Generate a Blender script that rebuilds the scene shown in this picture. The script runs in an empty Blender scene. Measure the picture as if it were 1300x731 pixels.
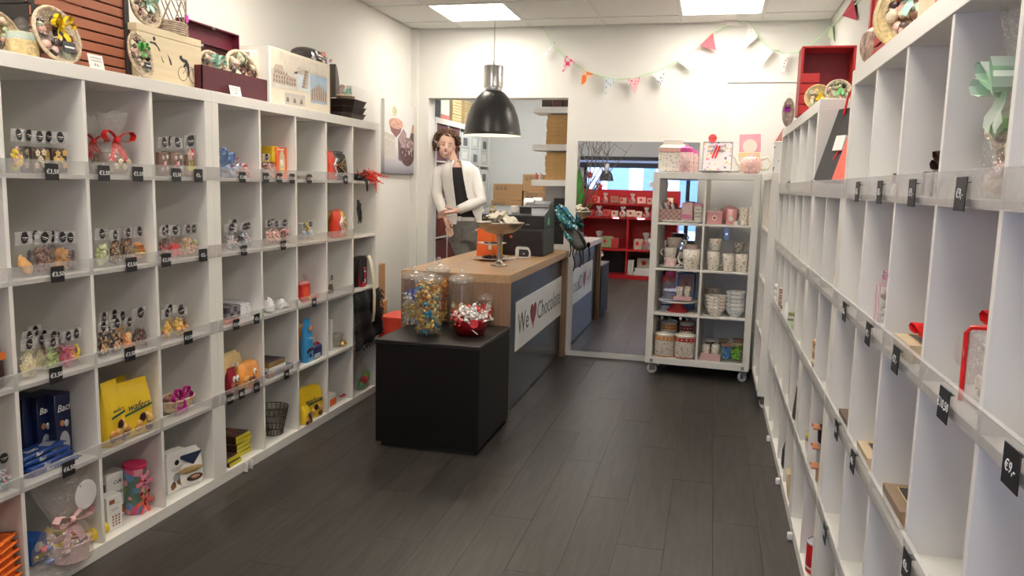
import bpy, bmesh, math, random
from mathutils import Matrix, Vector, Euler
C = bpy.context.scene.collection
S = bpy.context.scene
PI = math.pi
rnd = random.Random(7)

# ------------------------------------------------------------------ camera
F_PX = 1001.8
CAM = Vector((2.197, -3.167, 1.4608))
YAW, PITCH, ROLL = .2446, .1315, .0248
fw = Vector((-math.sin(YAW)*math.cos(PITCH), math.cos(YAW)*math.cos(PITCH), -math.sin(PITCH)))
r0 = Vector((math.cos(YAW), math.sin(YAW), 0)); u0 = r0.cross(fw)
rt = r0*math.cos(ROLL) + u0*math.sin(ROLL); up = u0*math.cos(ROLL) - r0*math.sin(ROLL)
cd = bpy.data.cameras.new('camera'); cam = bpy.data.objects.new('camera', cd); C.objects.link(cam)
cd.sensor_width = 36; cd.sensor_fit = 'HORIZONTAL'; cd.lens = F_PX/1300*36; cd.clip_start = .02
cam.matrix_world = Matrix(((rt.x, up.x, -fw.x, CAM.x), (rt.y, up.y, -fw.y, CAM.y), (rt.z, up.z, -fw.z, CAM.z), (0, 0, 0, 1)))
S.camera = cam
def at(px, py, ax, val):                     # surveying: where the sight line through a pixel meets a real plane of the room
    d = fw + rt*((px-650)/F_PX) - up*((py-365.5)/F_PX)
    return CAM + d*((val-CAM[ax])/d[ax])

# ------------------------------------------------------------------ light
S.view_settings.view_transform = 'Standard'; S.view_settings.look = 'None'
S.view_settings.gamma = 1; S.view_settings.use_curve_mapping = False
S.view_settings.exposure = 0.88
PANEL_STRENGTH = 10.5
w = bpy.data.worlds.new('daylight'); S.world = w; w.use_nodes = True
wn = w.node_tree.nodes; wl = w.node_tree.links
bg = wn['Background']; bg.inputs[1].default_value = 4.4
tc = wn.new('ShaderNodeTexCoord'); sx = wn.new('ShaderNodeSeparateXYZ'); cr = wn.new('ShaderNodeValToRGB')
wl.new(tc.outputs['Generated'], sx.inputs[0]); wl.new(sx.outputs[2], cr.inputs[0]); wl.new(cr.outputs[0], bg.inputs[0])
cr.color_ramp.elements[0].color = (.54, .69, 1, 1); cr.color_ramp.elements[1].color = (.42, .58, 1, 1); cr.color_ramp.elements[1].position = .8
S.cycles.transparent_max_bounces = 40
S.cycles.max_bounces = 10; S.cycles.diffuse_bounces = 5
S.cycles.caustics_reflective = False; S.cycles.caustics_refractive = False
S.cycles.sample_clamp_indirect = 4
pd = bpy.data.lights.new('window_portal', 'AREA'); pd.shape = 'RECTANGLE'; pd.size = 2.9; pd.size_y = 1.75
try: pd.cycles.is_portal = True
except Exception: pass
po = bpy.data.objects.new('window_portal', pd); C.objects.link(po); po.location = (1.3, -4.52, 1.2); po.rotation_euler = (PI/2, 0, 0)

# ------------------------------------------------------------------ materials
_M = {}
def M(name, col, rough=.5, metal=0, var=.05, scale=25, bump=0, spec=.5, emit=None, bscale=None, stretch=None, coat=0):
    if name in _M: return _M[name]
    m = bpy.data.materials.new(name); m.use_nodes = True; n = m.node_tree.nodes; l = m.node_tree.links
    b = n['Principled BSDF']; c = tuple(col)+(1,)
    b.inputs['Base Color'].default_value = c; b.inputs['Roughness'].default_value = rough; b.inputs['Metallic'].default_value = metal
    b.inputs['Specular IOR Level'].default_value = spec; b.inputs['Coat Weight'].default_value = coat
    t = n.new('ShaderNodeTexCoord'); mp = n.new('ShaderNodeMapping'); l.new(t.outputs['Object'], mp.inputs[0])
    if stretch: mp.inputs['Scale'].default_value = stretch
    if var:
        nz = n.new('ShaderNodeTexNoise'); nz.inputs['Scale'].default_value = scale; nz.inputs['Detail'].default_value = 4
        l.new(mp.outputs[0], nz.inputs[0])
        r = n.new('ShaderNodeValToRGB'); l.new(nz.outputs[0], r.inputs[0]); l.new(r.outputs[0], b.inputs['Base Color'])
        r.color_ramp.elements[0].position = .3; r.color_ramp.elements[1].position = .7
        r.color_ramp.elements[0].color = tuple(max(0, x*(1-var)) for x in col)+(1,)
        r.color_ramp.elements[1].color = tuple(min(1, x*(1+var)) for x in col)+(1,)
    if bump:
        nb = n.new('ShaderNodeTexNoise'); nb.inputs['Scale'].default_value = bscale or scale*3; nb.inputs['Detail'].default_value = 3
        l.new(mp.outputs[0], nb.inputs[0]); bp = n.new('ShaderNodeBump'); bp.inputs['Strength'].default_value = bump; bp.inputs['Distance'].default_value = .004
        l.new(nb.outputs[0], bp.inputs['Height']); l.new(bp.outputs[0], b.inputs['Normal'])
    if emit:
        b.inputs['Emission Color'].default_value = tuple(emit[:3])+(1,); b.inputs['Emission Strength'].default_value = emit[3]
    _M[name] = m; return m
def wood(name, c0, c1, rough=.4, axis='x', sc=6, rand=0):
    if name in _M: return _M[name]
    m = bpy.data.materials.new(name); m.use_nodes = True; n = m.node_tree.nodes; l = m.node_tree.links; b = n['Principled BSDF']
    t = n.new('ShaderNodeTexCoord'); mp = n.new('ShaderNodeMapping'); l.new(t.outputs['Object'], mp.inputs[0])
    mp.inputs['Scale'].default_value = {'x': (.6, 9, 9), 'y': (9, .6, 9), 'z': (9, 9, .6)}[axis]
    nz = n.new('ShaderNodeTexNoise'); nz.inputs['Scale'].default_value = sc; nz.inputs['Detail'].default_value = 6; nz.inputs['Distortion'].default_value = .6
    l.new(mp.outputs[0], nz.inputs[0]); r = n.new('ShaderNodeValToRGB'); l.new(nz.outputs[0], r.inputs[0])
    r.color_ramp.elements[0].position = .3; r.color_ramp.elements[1].position = .72
    r.color_ramp.elements[0].color = tuple(c0)+(1,); r.color_ramp.elements[1].color = tuple(c1)+(1,)
    if rand:
        oi = n.new('ShaderNodeObjectInfo'); hs = n.new('ShaderNodeHueSaturation'); mr = n.new('ShaderNodeMapRange')
        mr.inputs['To Min'].default_value = 1-rand; mr.inputs['To Max'].default_value = 1+rand
        l.new(oi.outputs['Random'], mr.inputs[0]); l.new(mr.outputs[0], hs.inputs['Value']); l.new(r.outputs[0], hs.inputs['Color']); l.new(hs.outputs[0], b.inputs['Base Color'])
        ad = n.new('ShaderNodeVectorMath'); ad.operation = 'ADD'; l.new(mp.outputs[0], ad.inputs[0]); l.new(oi.outputs['Random'], ad.inputs[1])
        sc2 = n.new('ShaderNodeVectorMath'); sc2.operation = 'SCALE'; sc2.inputs['Scale'].default_value = 30
        cb = n.new('ShaderNodeCombineXYZ'); l.new(oi.outputs['Random'], cb.inputs[0]); l.new(oi.outputs['Random'], cb.inputs[1]); l.new(cb.outputs[0], sc2.inputs[0]); l.new(sc2.outputs[0], ad.inputs[1])
        l.new(ad.outputs[0], nz.inputs[0])
    else: l.new(r.outputs[0], b.inputs['Base Color'])
    b.inputs['Roughness'].default_value = rough
    bp = n.new('ShaderNodeBump'); bp.inputs['Strength'].default_value = .08; bp.inputs['Distance'].default_value = .002
    l.new(nz.outputs[0], bp.inputs['Height']); l.new(bp.outputs[0], b.inputs['Normal'])
    _M[name] = m; return m
def prints(name, base, cols, scale=60, thr=.35, rough=.35):          # printed motifs: coloured blobs on a base colour
    if name in _M: return _M[name]
    m = bpy.data.materials.new(name); m.use_nodes = True; n = m.node_tree.nodes; l = m.node_tree.links; b = n['Principled BSDF']
    t = n.new('ShaderNodeTexCoord'); v = n.new('ShaderNodeTexVoronoi'); v.inputs['Scale'].default_value = scale; l.new(t.outputs['Object'], v.inputs[0])
    nz = n.new('ShaderNodeTexNoise'); nz.inputs['Scale'].default_value = scale*2.2; l.new(t.outputs['Object'], nz.inputs[0])
    mu = n.new('ShaderNodeMath'); mu.operation = 'MULTIPLY_ADD'; mu.inputs[1].default_value = .35; l.new(nz.outputs[0], mu.inputs[0]); l.new(v.outputs['Distance'], mu.inputs[2])
    lt = n.new('ShaderNodeMath'); lt.operation = 'LESS_THAN'; lt.inputs[1].default_value = thr+.17; l.new(mu.outputs[0], lt.inputs[0])
    sp = n.new('ShaderNodeSeparateColor'); l.new(v.outputs['Color'], sp.inputs[0])
    r = n.new('ShaderNodeValToRGB'); r.color_ramp.interpolation = 'CONSTANT'; l.new(sp.outputs[0], r.inputs[0])
    el = r.color_ramp.elements
    while len(el) < len(cols): el.new(.5)
    for i, c in enumerate(cols): el[i].position = i/len(cols); el[i].color = tuple(c)+(1,)
    mx = n.new('ShaderNodeMix'); mx.data_type = 'RGBA'; l.new(lt.outputs[0], mx.inputs[0]); mx.inputs[6].default_value = tuple(base)+(1,); l.new(r.outputs[0], mx.inputs[7])
    l.new(mx.outputs[2], b.inputs['Base Color']); b.inputs['Roughness'].default_value = rough
    _M[name] = m; return m
def stripes(name, c0, c1, scale=60, direction='X', rough=.6, diag=False, check=False):
    if name in _M: return _M[name]
    m = bpy.data.materials.new(name); m.use_nodes = True; n = m.node_tree.nodes; l = m.node_tree.links; b = n['Principled BSDF']
    t = n.new('ShaderNodeTexCoord')
    if check:
        wv = n.new('ShaderNodeTexChecker'); wv.inputs['Scale'].default_value = scale; wv.inputs[1].default_value = tuple(c0)+(1,); wv.inputs[2].default_value = tuple(c1)+(1,)
        ad = n.new('ShaderNodeVectorMath'); ad.inputs[1].default_value = (.0031, .0017, .0023); l.new(t.outputs['Object'], ad.inputs[0]); l.new(ad.outputs[0], wv.inputs[0]); l.new(wv.outputs[0], b.inputs['Base Color'])
    else:
        wv = n.new('ShaderNodeTexWave'); wv.wave_type = 'BANDS'; wv.bands_direction = 'DIAGONAL' if diag else direction; wv.inputs['Scale'].default_value = scale
        l.new(t.outputs['Object'], wv.inputs[0]); r = n.new('ShaderNodeValToRGB'); r.color_ramp.interpolation = 'CONSTANT'; l.new(wv.outputs[0], r.inputs[0])
        r.color_ramp.elements[0].color = tuple(c0)+(1,); r.color_ramp.elements[1].color = tuple(c1)+(1,); r.color_ramp.elements[1].position = .5
        l.new(r.outputs[0], b.inputs['Base Color'])
    b.inputs['Roughness'].default_value = rough
    _M[name] = m; return m
def clear(name, tint=(.97, .97, .97), gloss=.12, milk=0, rough=.12, wrinkle=0, wscale=40, edge=.35):     # thin clear plastic or glass
    if name in _M: return _M[name]
    m = bpy.data.materials.new(name); m.use_nodes = True; n = m.node_tree.nodes; l = m.node_tree.links
    n.remove(n['Principled BSDF']); o = n['Material Output']
    tr = n.new('ShaderNodeBsdfTransparent'); tr.inputs[0].default_value = tuple(tint)+(1,)
    gl = n.new('ShaderNodeBsdfGlossy'); gl.inputs['Roughness'].default_value = rough; gl.inputs[0].default_value = (1, 1, 1, 1)
    df = n.new('ShaderNodeBsdfDiffuse'); df.inputs[0].default_value = (.85, .85, .86, 1)
    fr = n.new('ShaderNodeLayerWeight'); pw_ = n.new('ShaderNodeMath'); pw_.operation = 'POWER'; pw_.inputs[1].default_value = 4; l.new(fr.outputs['Facing'], pw_.inputs[0])
    a = n.new('ShaderNodeMath'); a.operation = 'MULTIPLY_ADD'; a.inputs[1].default_value = edge; a.inputs[2].default_value = gloss*.5; l.new(pw_.outputs[0], a.inputs[0])
    m1 = n.new('ShaderNodeMixShader'); l.new(tr.outputs[0], m1.inputs[1]); l.new(gl.outputs[0], m1.inputs[2]); l.new(a.outputs[0], m1.inputs[0])
    m2 = n.new('ShaderNodeMixShader'); m2.inputs[0].default_value = milk; l.new(m1.outputs[0], m2.inputs[1]); l.new(df.outputs[0], m2.inputs[2]); l.new(m2.outputs[0], o.inputs[0])
    if wrinkle:
        t = n.new('ShaderNodeTexCoord'); nz = n.new('ShaderNodeTexNoise'); nz.inputs['Scale'].default_value = wscale; nz.inputs['Detail'].default_value = 2; nz.inputs['Distortion'].default_value = 1.5
        l.new(t.outputs['Object'], nz.inputs[0]); bp = n.new('ShaderNodeBump'); bp.inputs['Strength'].default_value = wrinkle; bp.inputs['Distance'].default_value = .02
        l.new(nz.outputs[0], bp.inputs['Height']); l.new(bp.outputs[0], gl.inputs['Normal'])
    _M[name] = m; return m

WHITE = M('white_laminate', (.80, .785, .745), .38, var=.015, scale=8)
PAINT = M('wall_paint', (.79, .785, .75), .75, var=.015, scale=3, bump=.05, bscale=140)
FILM = clear('cellophane', (1, 1, 1), .13, .008, .13, .9, 55, edge=.15)
GLASS = clear('clear_glass', (.965, .975, .97), .10, .01, .03, edge=.6)
RAIL = clear('clear_plastic_strip', (.99, .99, .99), .22, .16, .22, .25, 14, edge=.5)
BLACK = M('black_card', (.008, .008, .009), .5, var=0)
CHALK = M('chalk_white', (.85, .85, .85), .8, var=0)
RED = M('bright_red', (.62, .015, .02), .4, var=.08)
SATINRED = M('red_satin', (.75, .02, .02), .3, var=.1, scale=60)
CHOC = M('milk_chocolate', (.16, .065, .03), .35, var=.2, scale=60)
DARK = M('dark_chocolate', (.045, .018, .012), .3, var=.2, scale=60)
CARD = M('brown_cardboard', (.40, .235, .11), .75, var=.06, scale=30)
KRAFT = M('kraft_carton', (.52, .31, .12), .7, var=.06, scale=30)
PAPERW = M('white_paper', (.82, .81, .78), .6, var=.02)
INK = M('dark_ink', (.03, .03, .04), .6, var=0)
CREAM = M('cream_ceramic', (.80, .76, .66), .25, var=.02, coat=.3)
WICKER = M('wicker', (.50, .37, .22), .7, var=.35, scale=70, bump=.8, bscale=110)
WICKERP = M('pale_wicker', (.62, .50, .35), .7, var=.35, scale=80, bump=.8, bscale=120)
STRAW = M('straw', (.62, .47, .22), .8, var=.3, scale=90)
CHROME = M('chrome', (.75, .76, .78), .15, 1, var=.03)
BLACKP = M('black_plastic', (.014, .014, .016), .38, var=.1)

# ------------------------------------------------------------------ mesh building
def rotm(rx=0, ry=0, rz=0): return Euler((rx, ry, rz)).to_matrix()
class MB:
    def __init__(s): s.v = []; s.f = []; s.m = []
    def add(s, vs, fs, mi=0):
        o = len(s.v); s.v += [tuple(v) for v in vs]; s.f += [tuple(i+o for i in f) for f in fs]; s.m += [mi]*len(fs); return s
    def box(s, c, d, mi=0, R=None, taper=1.0, bev=0):
        c = Vector(c); x, y, z = d[0]/2, d[1]/2, d[2]/2
        if bev:
            b = min(bev, x*.49, y*.49, z*.49); vs = []
            for (sx_, sy_, sz_) in ((-1,-1,-1),(1,-1,-1),(1,1,-1),(-1,1,-1),(-1,-1,1),(1,-1,1),(1,1,1),(-1,1,1)):
                vs += [Vector((sx_*x, sy_*(y-b), sz_*(z-b))), Vector((sx_*(x-b), sy_*y, sz_*(z-b))), Vector((sx_*(x-b), sy_*(y-b), sz_*z))]
            bm = bmesh.new(); [bm.verts.new(v) for v in vs]; r_ = bmesh.ops.convex_hull(bm, input=bm.verts[:]); bm.verts.index_update()
            bmesh.ops.dissolve_limit(bm, angle_limit=.01, verts=bm.verts[:], edges=bm.edges[:]); bm.verts.index_update()
            vs = [v.co.copy() for v in bm.verts]; fs = [[v.index for v in f.verts] for f in bm.faces]; bm.free()
        else:
            t = taper
            vs = [Vector(p) for p in ((-x,-y,-z),(x,-y,-z),(x,y,-z),(-x,y,-z),(-x*t,-y*t,z),(x*t,-y*t,z),(x*t,y*t,z),(-x*t,y*t,z))]
            fs = [(0,3,2,1),(4,5,6,7),(0,1,5,4),(1,2,6,5),(2,3,7,6),(3,0,4,7)]
        return s.add([c+(R@v if R else v) for v in vs], fs, mi)
    def bx(s, x0, x1, y0, y1, z0, z1, mi=0, bev=0): return s.box(((x0+x1)/2, (y0+y1)/2, (z0+z1)/2), (x1-x0, y1-y0, z1-z0), mi, bev=bev)
    def lathe(s, prof, n=16, o=(0,0,0), mi=0, sx=1, sy=1, R=None):
        vs = []; fs = []; o = Vector(o)
        for r, z in prof:
            for k in range(n):
                a = 2*PI*k/n; p = Vector((r*sx*math.cos(a), r*sy*math.sin(a), z)); vs.append(o+(R@p if R else p))
        for i in range(len(prof)-1):
            for k in range(n): fs.append((i*n+k, i*n+(k+1)%n, (i+1)*n+(k+1)%n, (i+1)*n+k))
        if prof[0][0] > 1e-5: fs.append(tuple(range(n-1, -1, -1)))
        if prof[-1][0] > 1e-5: fs.append(tuple((len(prof)-1)*n+k for k in range(n)))
        return s.add(vs, fs, mi)
    def open_lathe(s, prof, n=16, o=(0,0,0), mi=0, sx=1, sy=1, R=None):
        k = len(s.f); s.lathe(prof, n, o, mi, sx, sy, R)
        while len(s.f) > k and len(s.f[-1]) == n and n != 4: s.f.pop(); s.m.pop()
        return s
    def tube(s, pts, r, n=6, mi=0, closed=False, cap=True, flat=1.0):
        pts = [Vector(p) for p in pts]; N = len(pts); vs = []; fs = []; prev = None
        for i, p in enumerate(pts):
            if closed: d = pts[(i+1) % N]-pts[i-1]
            else: d = pts[min(i+1, N-1)]-pts[max(i-1, 0)]
            d.normalize()
            if prev is None:
                a = Vector((0,0,1)) if abs(d.z) < .9 else Vector((1,0,0)); u = d.cross(a).normalized()
            else: u = (prev - d*prev.dot(d)).normalized()
            prev = u; v = d.cross(u); rr = r[i] if isinstance(r, (list, tuple)) else r
            for k in range(n):
                a = 2*PI*k/n; vs.append(p+u*(rr*math.cos(a))+v*(rr*flat*math.sin(a)))
        for i in range(N if closed else N-1):
            j = (i+1) % N
            for k in range(n): fs.append((i*n+k, i*n+(k+1)%n, j*n+(k+1)%n, j*n+k))
        if not closed and cap: fs.append(tuple(range(n-1,-1,-1))); fs.append(tuple((N-1)*n+k for k in range(n)))
        return s.add(vs, fs, mi)
    def ball(s, c, r, mi=0, n=8, k=5, R=None):
        if not isinstance(r, (tuple, list, Vector)): r = (r, r, r)
        vs = []; fs = []; c = Vector(c)
        def P(v): v = Vector(v); return c+(R@v if R else v)
        vs.append(P((0,0,-r[2])))
        for i in range(1, k):
            t = -PI/2+PI*i/k
            for j in range(n):
                a = 2*PI*j/n; vs.append(P((r[0]*math.cos(t)*math.cos(a), r[1]*math.cos(t)*math.sin(a), r[2]*math.sin(t))))
        vs.append(P((0,0,r[2]))); L = len(vs)-1
        for j in range(n): fs.append((0, 1+(j+1)%n, 1+j)); fs.append((L, L-n+j, L-n+(j+1)%n))
        for i in range(k-2):
            for j in range(n): a = 1+i*n; fs.append((a+j, a+(j+1)%n, a+n+(j+1)%n, a+n+j))
        return s.add(vs, fs, mi)
    def prism(s, poly, d0, d1, mi=0, T=None):                 # polygon in the xz plane given thickness along y
        n = len(poly); vs = [Vector((x, d0, z)) for x, z in poly]+[Vector((x, d1, z)) for x, z in poly]
        if T: vs = [T@v for v in vs]
        return s.add(vs, [tuple(range(n)), tuple(range(2*n-1, n-1, -1))]+[(i, i+n, (i+1)%n+n, (i+1)%n) for i in range(n)], mi)
    def sheet(s, fn, nu, nv, mi=0, closed_u=False):
        vs = [fn(i/nu, j/nv) for j in range(nv+1) for i in range(nu+(0 if closed_u else 1))]; w_ = nu if closed_u else nu+1
        return s.add(vs, [(j*w_+i, j*w_+(i+1) % w_, (j+1)*w_+(i+1) % w_, (j+1)*w_+i) for j in range(nv) for i in range(nu)], mi)
    def mesh(s, name, mats, smooth=False):
        me = bpy.data.meshes.new(name); me.from_pydata(s.v, [], s.f)
        for m in (mats if isinstance(mats, (list, tuple)) else [mats]): me.materials.append(m)
        me.polygons.foreach_set('material_index', s.m)
        if smooth:
            me.polygons.foreach_set('use_smooth', [True]*len(s.f))
            if smooth != 'all': me.set_sharp_from_angle(angle=math.radians(40))
        me.update(); return me
    def build(s, name, mats, parent=None, loc=(0,0,0), rz=0, smooth=True): return obj(name, s.mesh(name, mats, smooth), parent, loc, rz)
def obj(name, me, parent=None, loc=(0,0,0), rz=0):
    o = bpy.data.objects.new(name, me); C.objects.link(o)
    if parent: o.parent = parent
    o.location = loc
    o.rotation_euler = rz if isinstance(rz, (tuple, Euler)) else (0, 0, rz)
    return o
def thing(name, label, cat, loc=(0,0,0), rz=0, group=None):
    o = obj(name, None, None, loc, rz); o.empty_display_size = .05; return tag(o, label, cat, group)
def tag(o, label, cat, group=None, kind=None):
    o['label'] = label; o['category'] = cat
    if group: o['group'] = group
    if kind: o['kind'] = kind
    return o
def struct(o): o['kind'] = 'structure'; return o
def stuff(o): o['kind'] = 'stuff'; return o
def dup(root, loc=None, rz=None, label=None, group=None, scale=None):
    r = root.copy(); C.objects.link(r)
    if loc is not None: r.location = loc
    if rz is not None: r.rotation_euler = rz if isinstance(rz, tuple) else (0, 0, rz)
    if label: r['label'] = label
    if group: r['group'] = group
    if scale: r.scale = scale
    for ch in list(root.children):
        c = ch.copy(); C.objects.link(c); c.parent = r
        for g in list(ch.children):
            d = g.copy(); C.objects.link(d); d.parent = c
    return r
_T = {}
def text_mesh(s, mat, size, depth=.0006, align='CENTER', shear=0):
    k = (s, mat.name, size, align, shear)
    if k in _T: return _T[k]
    cu = bpy.data.curves.new('lettering', 'FONT'); cu.body = s; cu.size = size; cu.extrude = depth/2; cu.align_x = align; cu.align_y = 'CENTER'; cu.resolution_u = 2; cu.shear = shear
    o = bpy.data.objects.new('lettering_tmp', cu); C.objects.link(o); bpy.context.view_layer.update()
    me = bpy.data.meshes.new_from_object(o.evaluated_get(bpy.context.evaluated_depsgraph_get())); bpy.data.objects.remove(o)
    me.materials.clear(); me.materials.append(mat); me.name = 'lettering'; _T[k] = me; return me
def lettering(s, parent, loc, size, mat=CHALK, rot=(PI/2, 0, 0), shear=0):
    return obj('lettering', text_mesh(s, mat, size, shear=shear), parent, loc, rot)
HEART = [(.5*math.sin(t)**3, (13*math.cos(t)-5*math.cos(2*t)-2*math.cos(3*t)-math.cos(4*t))/32+.02) for t in [PI*2*k/20 for k in range(20)]]
NUM = ['first', 'second', 'third', 'fourth', 'fifth', 'sixth', 'seventh', 'eighth']
ROW = {1: 'top', 2: 'second', 3: 'third', 4: 'fourth', 5: 'bottom'}

# ------------------------------------------------------------------ the setting
BW = 3.46; LWX = -.392; RWX = 3.0; FRONT = -4.6; CEIL = 2.755; BACKF = .20
dark_floor = wood('dark_laminate', (.019, .0165, .0145), (.050, .044, .039), .40, 'y', 5, .16)
fl = MB().bx(LWX-.1, RWX+.1, FRONT-.2, BW+.08, -.06, -.012).build('floor', M('floor_joint', (.03, .027, .024), .6)); struct(fl)
pw, plen = .192, 1.285
me = MB().bx(0, pw-.0007, 0, plen-.0015, -.012, 0, bev=.0005).mesh('plank', dark_floor)
for i in range(18):
    x = LWX-.02+i*pw; off = (i*.47) % plen
    y = FRONT-.1-off
    while y < BW+.02:
        if y+plen > BW+.03 or y < FRONT-.1 or x+pw > RWX+.02:
            a, b_ = max(y, FRONT-.1), min(y+plen-.0015, BW+.02)
            if b_-a > .03: MB().bx(0, pw-.0012, 0, b_-a, -.012, 0, bev=.0012).build('plank', dark_floor, fl, (x, a, 0))
        else: obj('plank', me, fl, (x, y, 0))
        y += plen
struct(MB().bx(LWX-.1, LWX, FRONT, BW+.08, 0, CEIL+.1).build('wall_left', PAINT))
struct(MB().bx(RWX, RWX+.1, FRONT, BW+.08, 0, CEIL+.1).build('wall_right', PAINT))
DX0, DX1, DZ = -.245, .985, 2.18
for q in ((LWX-.1, DX0, 0, CEIL+.1), (DX1, RWX+.1, 0, CEIL+.1), (DX0, DX1, DZ, CEIL+.1)): struct(MB().bx(q[0], q[1], BW, BW+.16, q[2], q[3]).build('wall_back', PAINT))
struct(MB().bx(LWX, -.335, BW-.05, BW, 0, CEIL).build('trim_1', PAINT))
struct(MB().bx(2.235, 2.26, BW-.012, BW, 0, CEIL).build('trim_2', PAINT))
# the door in the back wall beside the mirror
d1 = struct(MB().bx(2.265, RWX-.02, BW-.02, BW, .01, 2.285).build('door_1', M('door_white', (.80, .80, .78), .45, var=.01)))
MB().bx(2.26, RWX, BW-.028, BW, 2.292, 2.33).build('door_frame', PAINT, d1)
h = MB().bx(2.30, 2.345, BW-.026, BW-.02, 1.05, 1.27, bev=.003).build('door_handle', M('lock_plate', (.45, .50, .58), .35, .8), d1)
b = MB().tube([(2.322, BW-.026, 1.19), (2.322, BW-.07, 1.19), (2.42, BW-.07, 1.19)], .008); b.lathe([(.009, 0), (.009, .003)], 10, (2.322, BW-.026, 1.10), R=rotm(PI/2)); b.build('lever', CHROME, h)
# ceiling
ce = struct(MB().bx(LWX-.1, RWX+.1, FRONT, BW+.1, CEIL+.03, CEIL+.1).build('ceiling', M('ceiling_void', (.5, .5, .49), .9)))
tile_m = M('mineral_tile', (.80, .80, .785), .9, var=.02, scale=60, bump=.2, bscale=260)
grid_m = M('ceiling_grid_white', (.72, .72, .70), .5, var=0)
GX = [LWX]+[.05+.61*k for k in range(-0, 5)]+[RWX]
GY = [FRONT]; y = 3.16
ys = []
while y > FRONT+.1: ys.append(y); y -= .605
GY += ys[::-1]+[BW]
panels = [(1, len(GY)-3), (4, len(GY)-3)]+[(i, len(GY)-3-k) for k in (4, 7, 10) for i in (1, 4)]
for i in range(len(GX)-1):
    for j in range(len(GY)-1):
        if (i, j) in panels: continue
        MB().bx(GX[i]+.006, GX[i+1]-.006, GY[j]+.006, GY[j+1]-.006, CEIL+.004, CEIL+.02, bev=.004).build('ceiling_tile', tile_m, ce)
for x in GX[1:-1]: MB().bx(x-.011, x+.011, FRONT, BW, CEIL, CEIL+.006).build('grid_bar', grid_m, ce)
for y in GY[1:-1]: MB().bx(LWX, RWX, y-.011, y+.011, CEIL-.0004, CEIL+.0056).build('grid_bar', grid_m, ce)
lit = M('lit_diffuser', (1, 1, 1), .5, var=0, emit=(1, .915, .79, PANEL_STRENGTH))
for n_, (i, j) in enumerate(panels):
    x0, x1, y0, y1 = GX[i]+.012, GX[i+1]-.012, GY[j]+.012, GY[j+1]-.012
    t = thing('ceiling_light', ['bright square light panel set in the ceiling above the counter', 'bright square light panel in the ceiling above the white trolley'][n_] if n_ < 2 else
              'square light panel in the ceiling %s, above the %s' % (['over the aisle', 'toward the shop window', 'at the shop window'][(n_-2)//2], ['picture-wall shelves', 'opposite shelves'][n_ % 2]), 'ceiling light', ((x0+x1)/2, (y0+y1)/2, CEIL), 0, 'ceiling light panels')
    a, c = (x1-x0)/2, (y1-y0)/2
    MB().bx(-a+.012, a-.012, -c+.012, c-.012, .001, .012).build('diffuser', lit, t)
    b = MB()
    for q in ((-a, a, -c, -c+.012), (-a, a, c-.012, c), (-a, -a+.012, -c+.012, c-.012), (a-.012, a, -c+.012, c-.012)): b.bx(*q, -.002, .014)
    b.build('frame', grid_m, t)
MB().tube([(1.21, 3.24, CEIL), (1.21, 3.24, CEIL-.025), (1.22, 3.24, CEIL-.035), (1.225, 3.24, CEIL-.02)], .0025).build('ceiling_hook', CHROME, ce)
# shop front behind the camera (seen in the mirror)
WX0, WX1, WZ0, WZ1 = -.15, 2.75, .35, 2.05
fm = M('shop_front_dark', (.012, .016, .03), .4)
b = MB(); b.bx(LWX-.1, WX0, FRONT-.15, FRONT, 0, CEIL+.1); b.bx(WX1, RWX+.1, FRONT-.15, FRONT, 0, CEIL+.1); b.bx(WX0, WX1, FRONT-.15, FRONT, 0, WZ0); b.bx(WX0, WX1, FRONT-.15, FRONT, WZ1, CEIL+.1)
struct(b.build('wall_front', M('front_wall_grey', (.55, .56, .58), .7)))
wi = struct(MB().bx(WX0, WX1, FRONT-.06, FRONT-.052, WZ0, WZ1).build('window_1', clear('window_glass', (.97, .98, .98), .04, 0, .02)))
b = MB()
for q in ((WX0, WX1, WZ0, WZ0+.06), (WX0, WX1, WZ1-.06, WZ1), (WX0, WX0+.06, WZ0, WZ1), (WX1-.06, WX1, WZ0, WZ1), (1.72, 1.79, WZ0, WZ1)): b.bx(q[0], q[1], FRONT-.1, FRONT-.03, q[2], q[3])
b.build('window_frame', fm, wi)
aw = thing('roller_blind_box', 'dark blue box of the rolled shutter across the shop window', 'blind', (1.3, FRONT+.08, 1.86))
MB().bx(-1.5, 1.5, -.06, .06, 0, .2, bev=.01).build('box', fm, aw); MB().bx(-1.5, 1.5, .06, .066, .09, .13).build('strip', M('pale_blue_strip', (.35, .5, .9), .4), aw)
# ------------------------------------------------------------------ shelving units
CELL, TH, FR = .335, .016, .05
ZS = {1: 1.454, 2: 1.103, 3: .752, 4: .401, 5: .05}
def expedit(name, label, cat, cols, rows, loc, rz, group=None, doors=None):
    t = thing(name, label, cat, loc, rz, group); W = 2*FR+cols*CELL+(cols-1)*TH; H = 2*FR+rows*CELL+(rows-1)*TH; D = .39
    MB().bx(0, W, 0, D, H-FR, H, bev=.0015).build('top_panel', WHITE, t)
    MB().bx(0, W, 0, D, 0, FR, bev=.0015).build('bottom_panel', WHITE, t)
    me = MB().bx(0, FR, 0, D, FR, H-FR, bev=.0015).mesh('side_panel', WHITE)
    obj('side_panel', me, t); obj('side_panel', me, t, (W-FR, 0, 0))
    me = MB().bx(0, TH, .003, D-.003, FR, H-FR, bev=.0008).mesh('divider', WHITE)
    for k in range(1, cols): obj('divider', me, t, (FR+k*CELL+(k-1)*TH, 0, 0))
    me = MB().bx(0, CELL, .004, D-.004, 0, TH, bev=.0008).mesh('shelf_board', WHITE)
    for k in range(cols):
        for q in range(1, rows): obj('shelf_board', me, t, (FR+k*(CELL+TH), 0, FR+q*CELL+(q-1)*TH))
    return t
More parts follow.
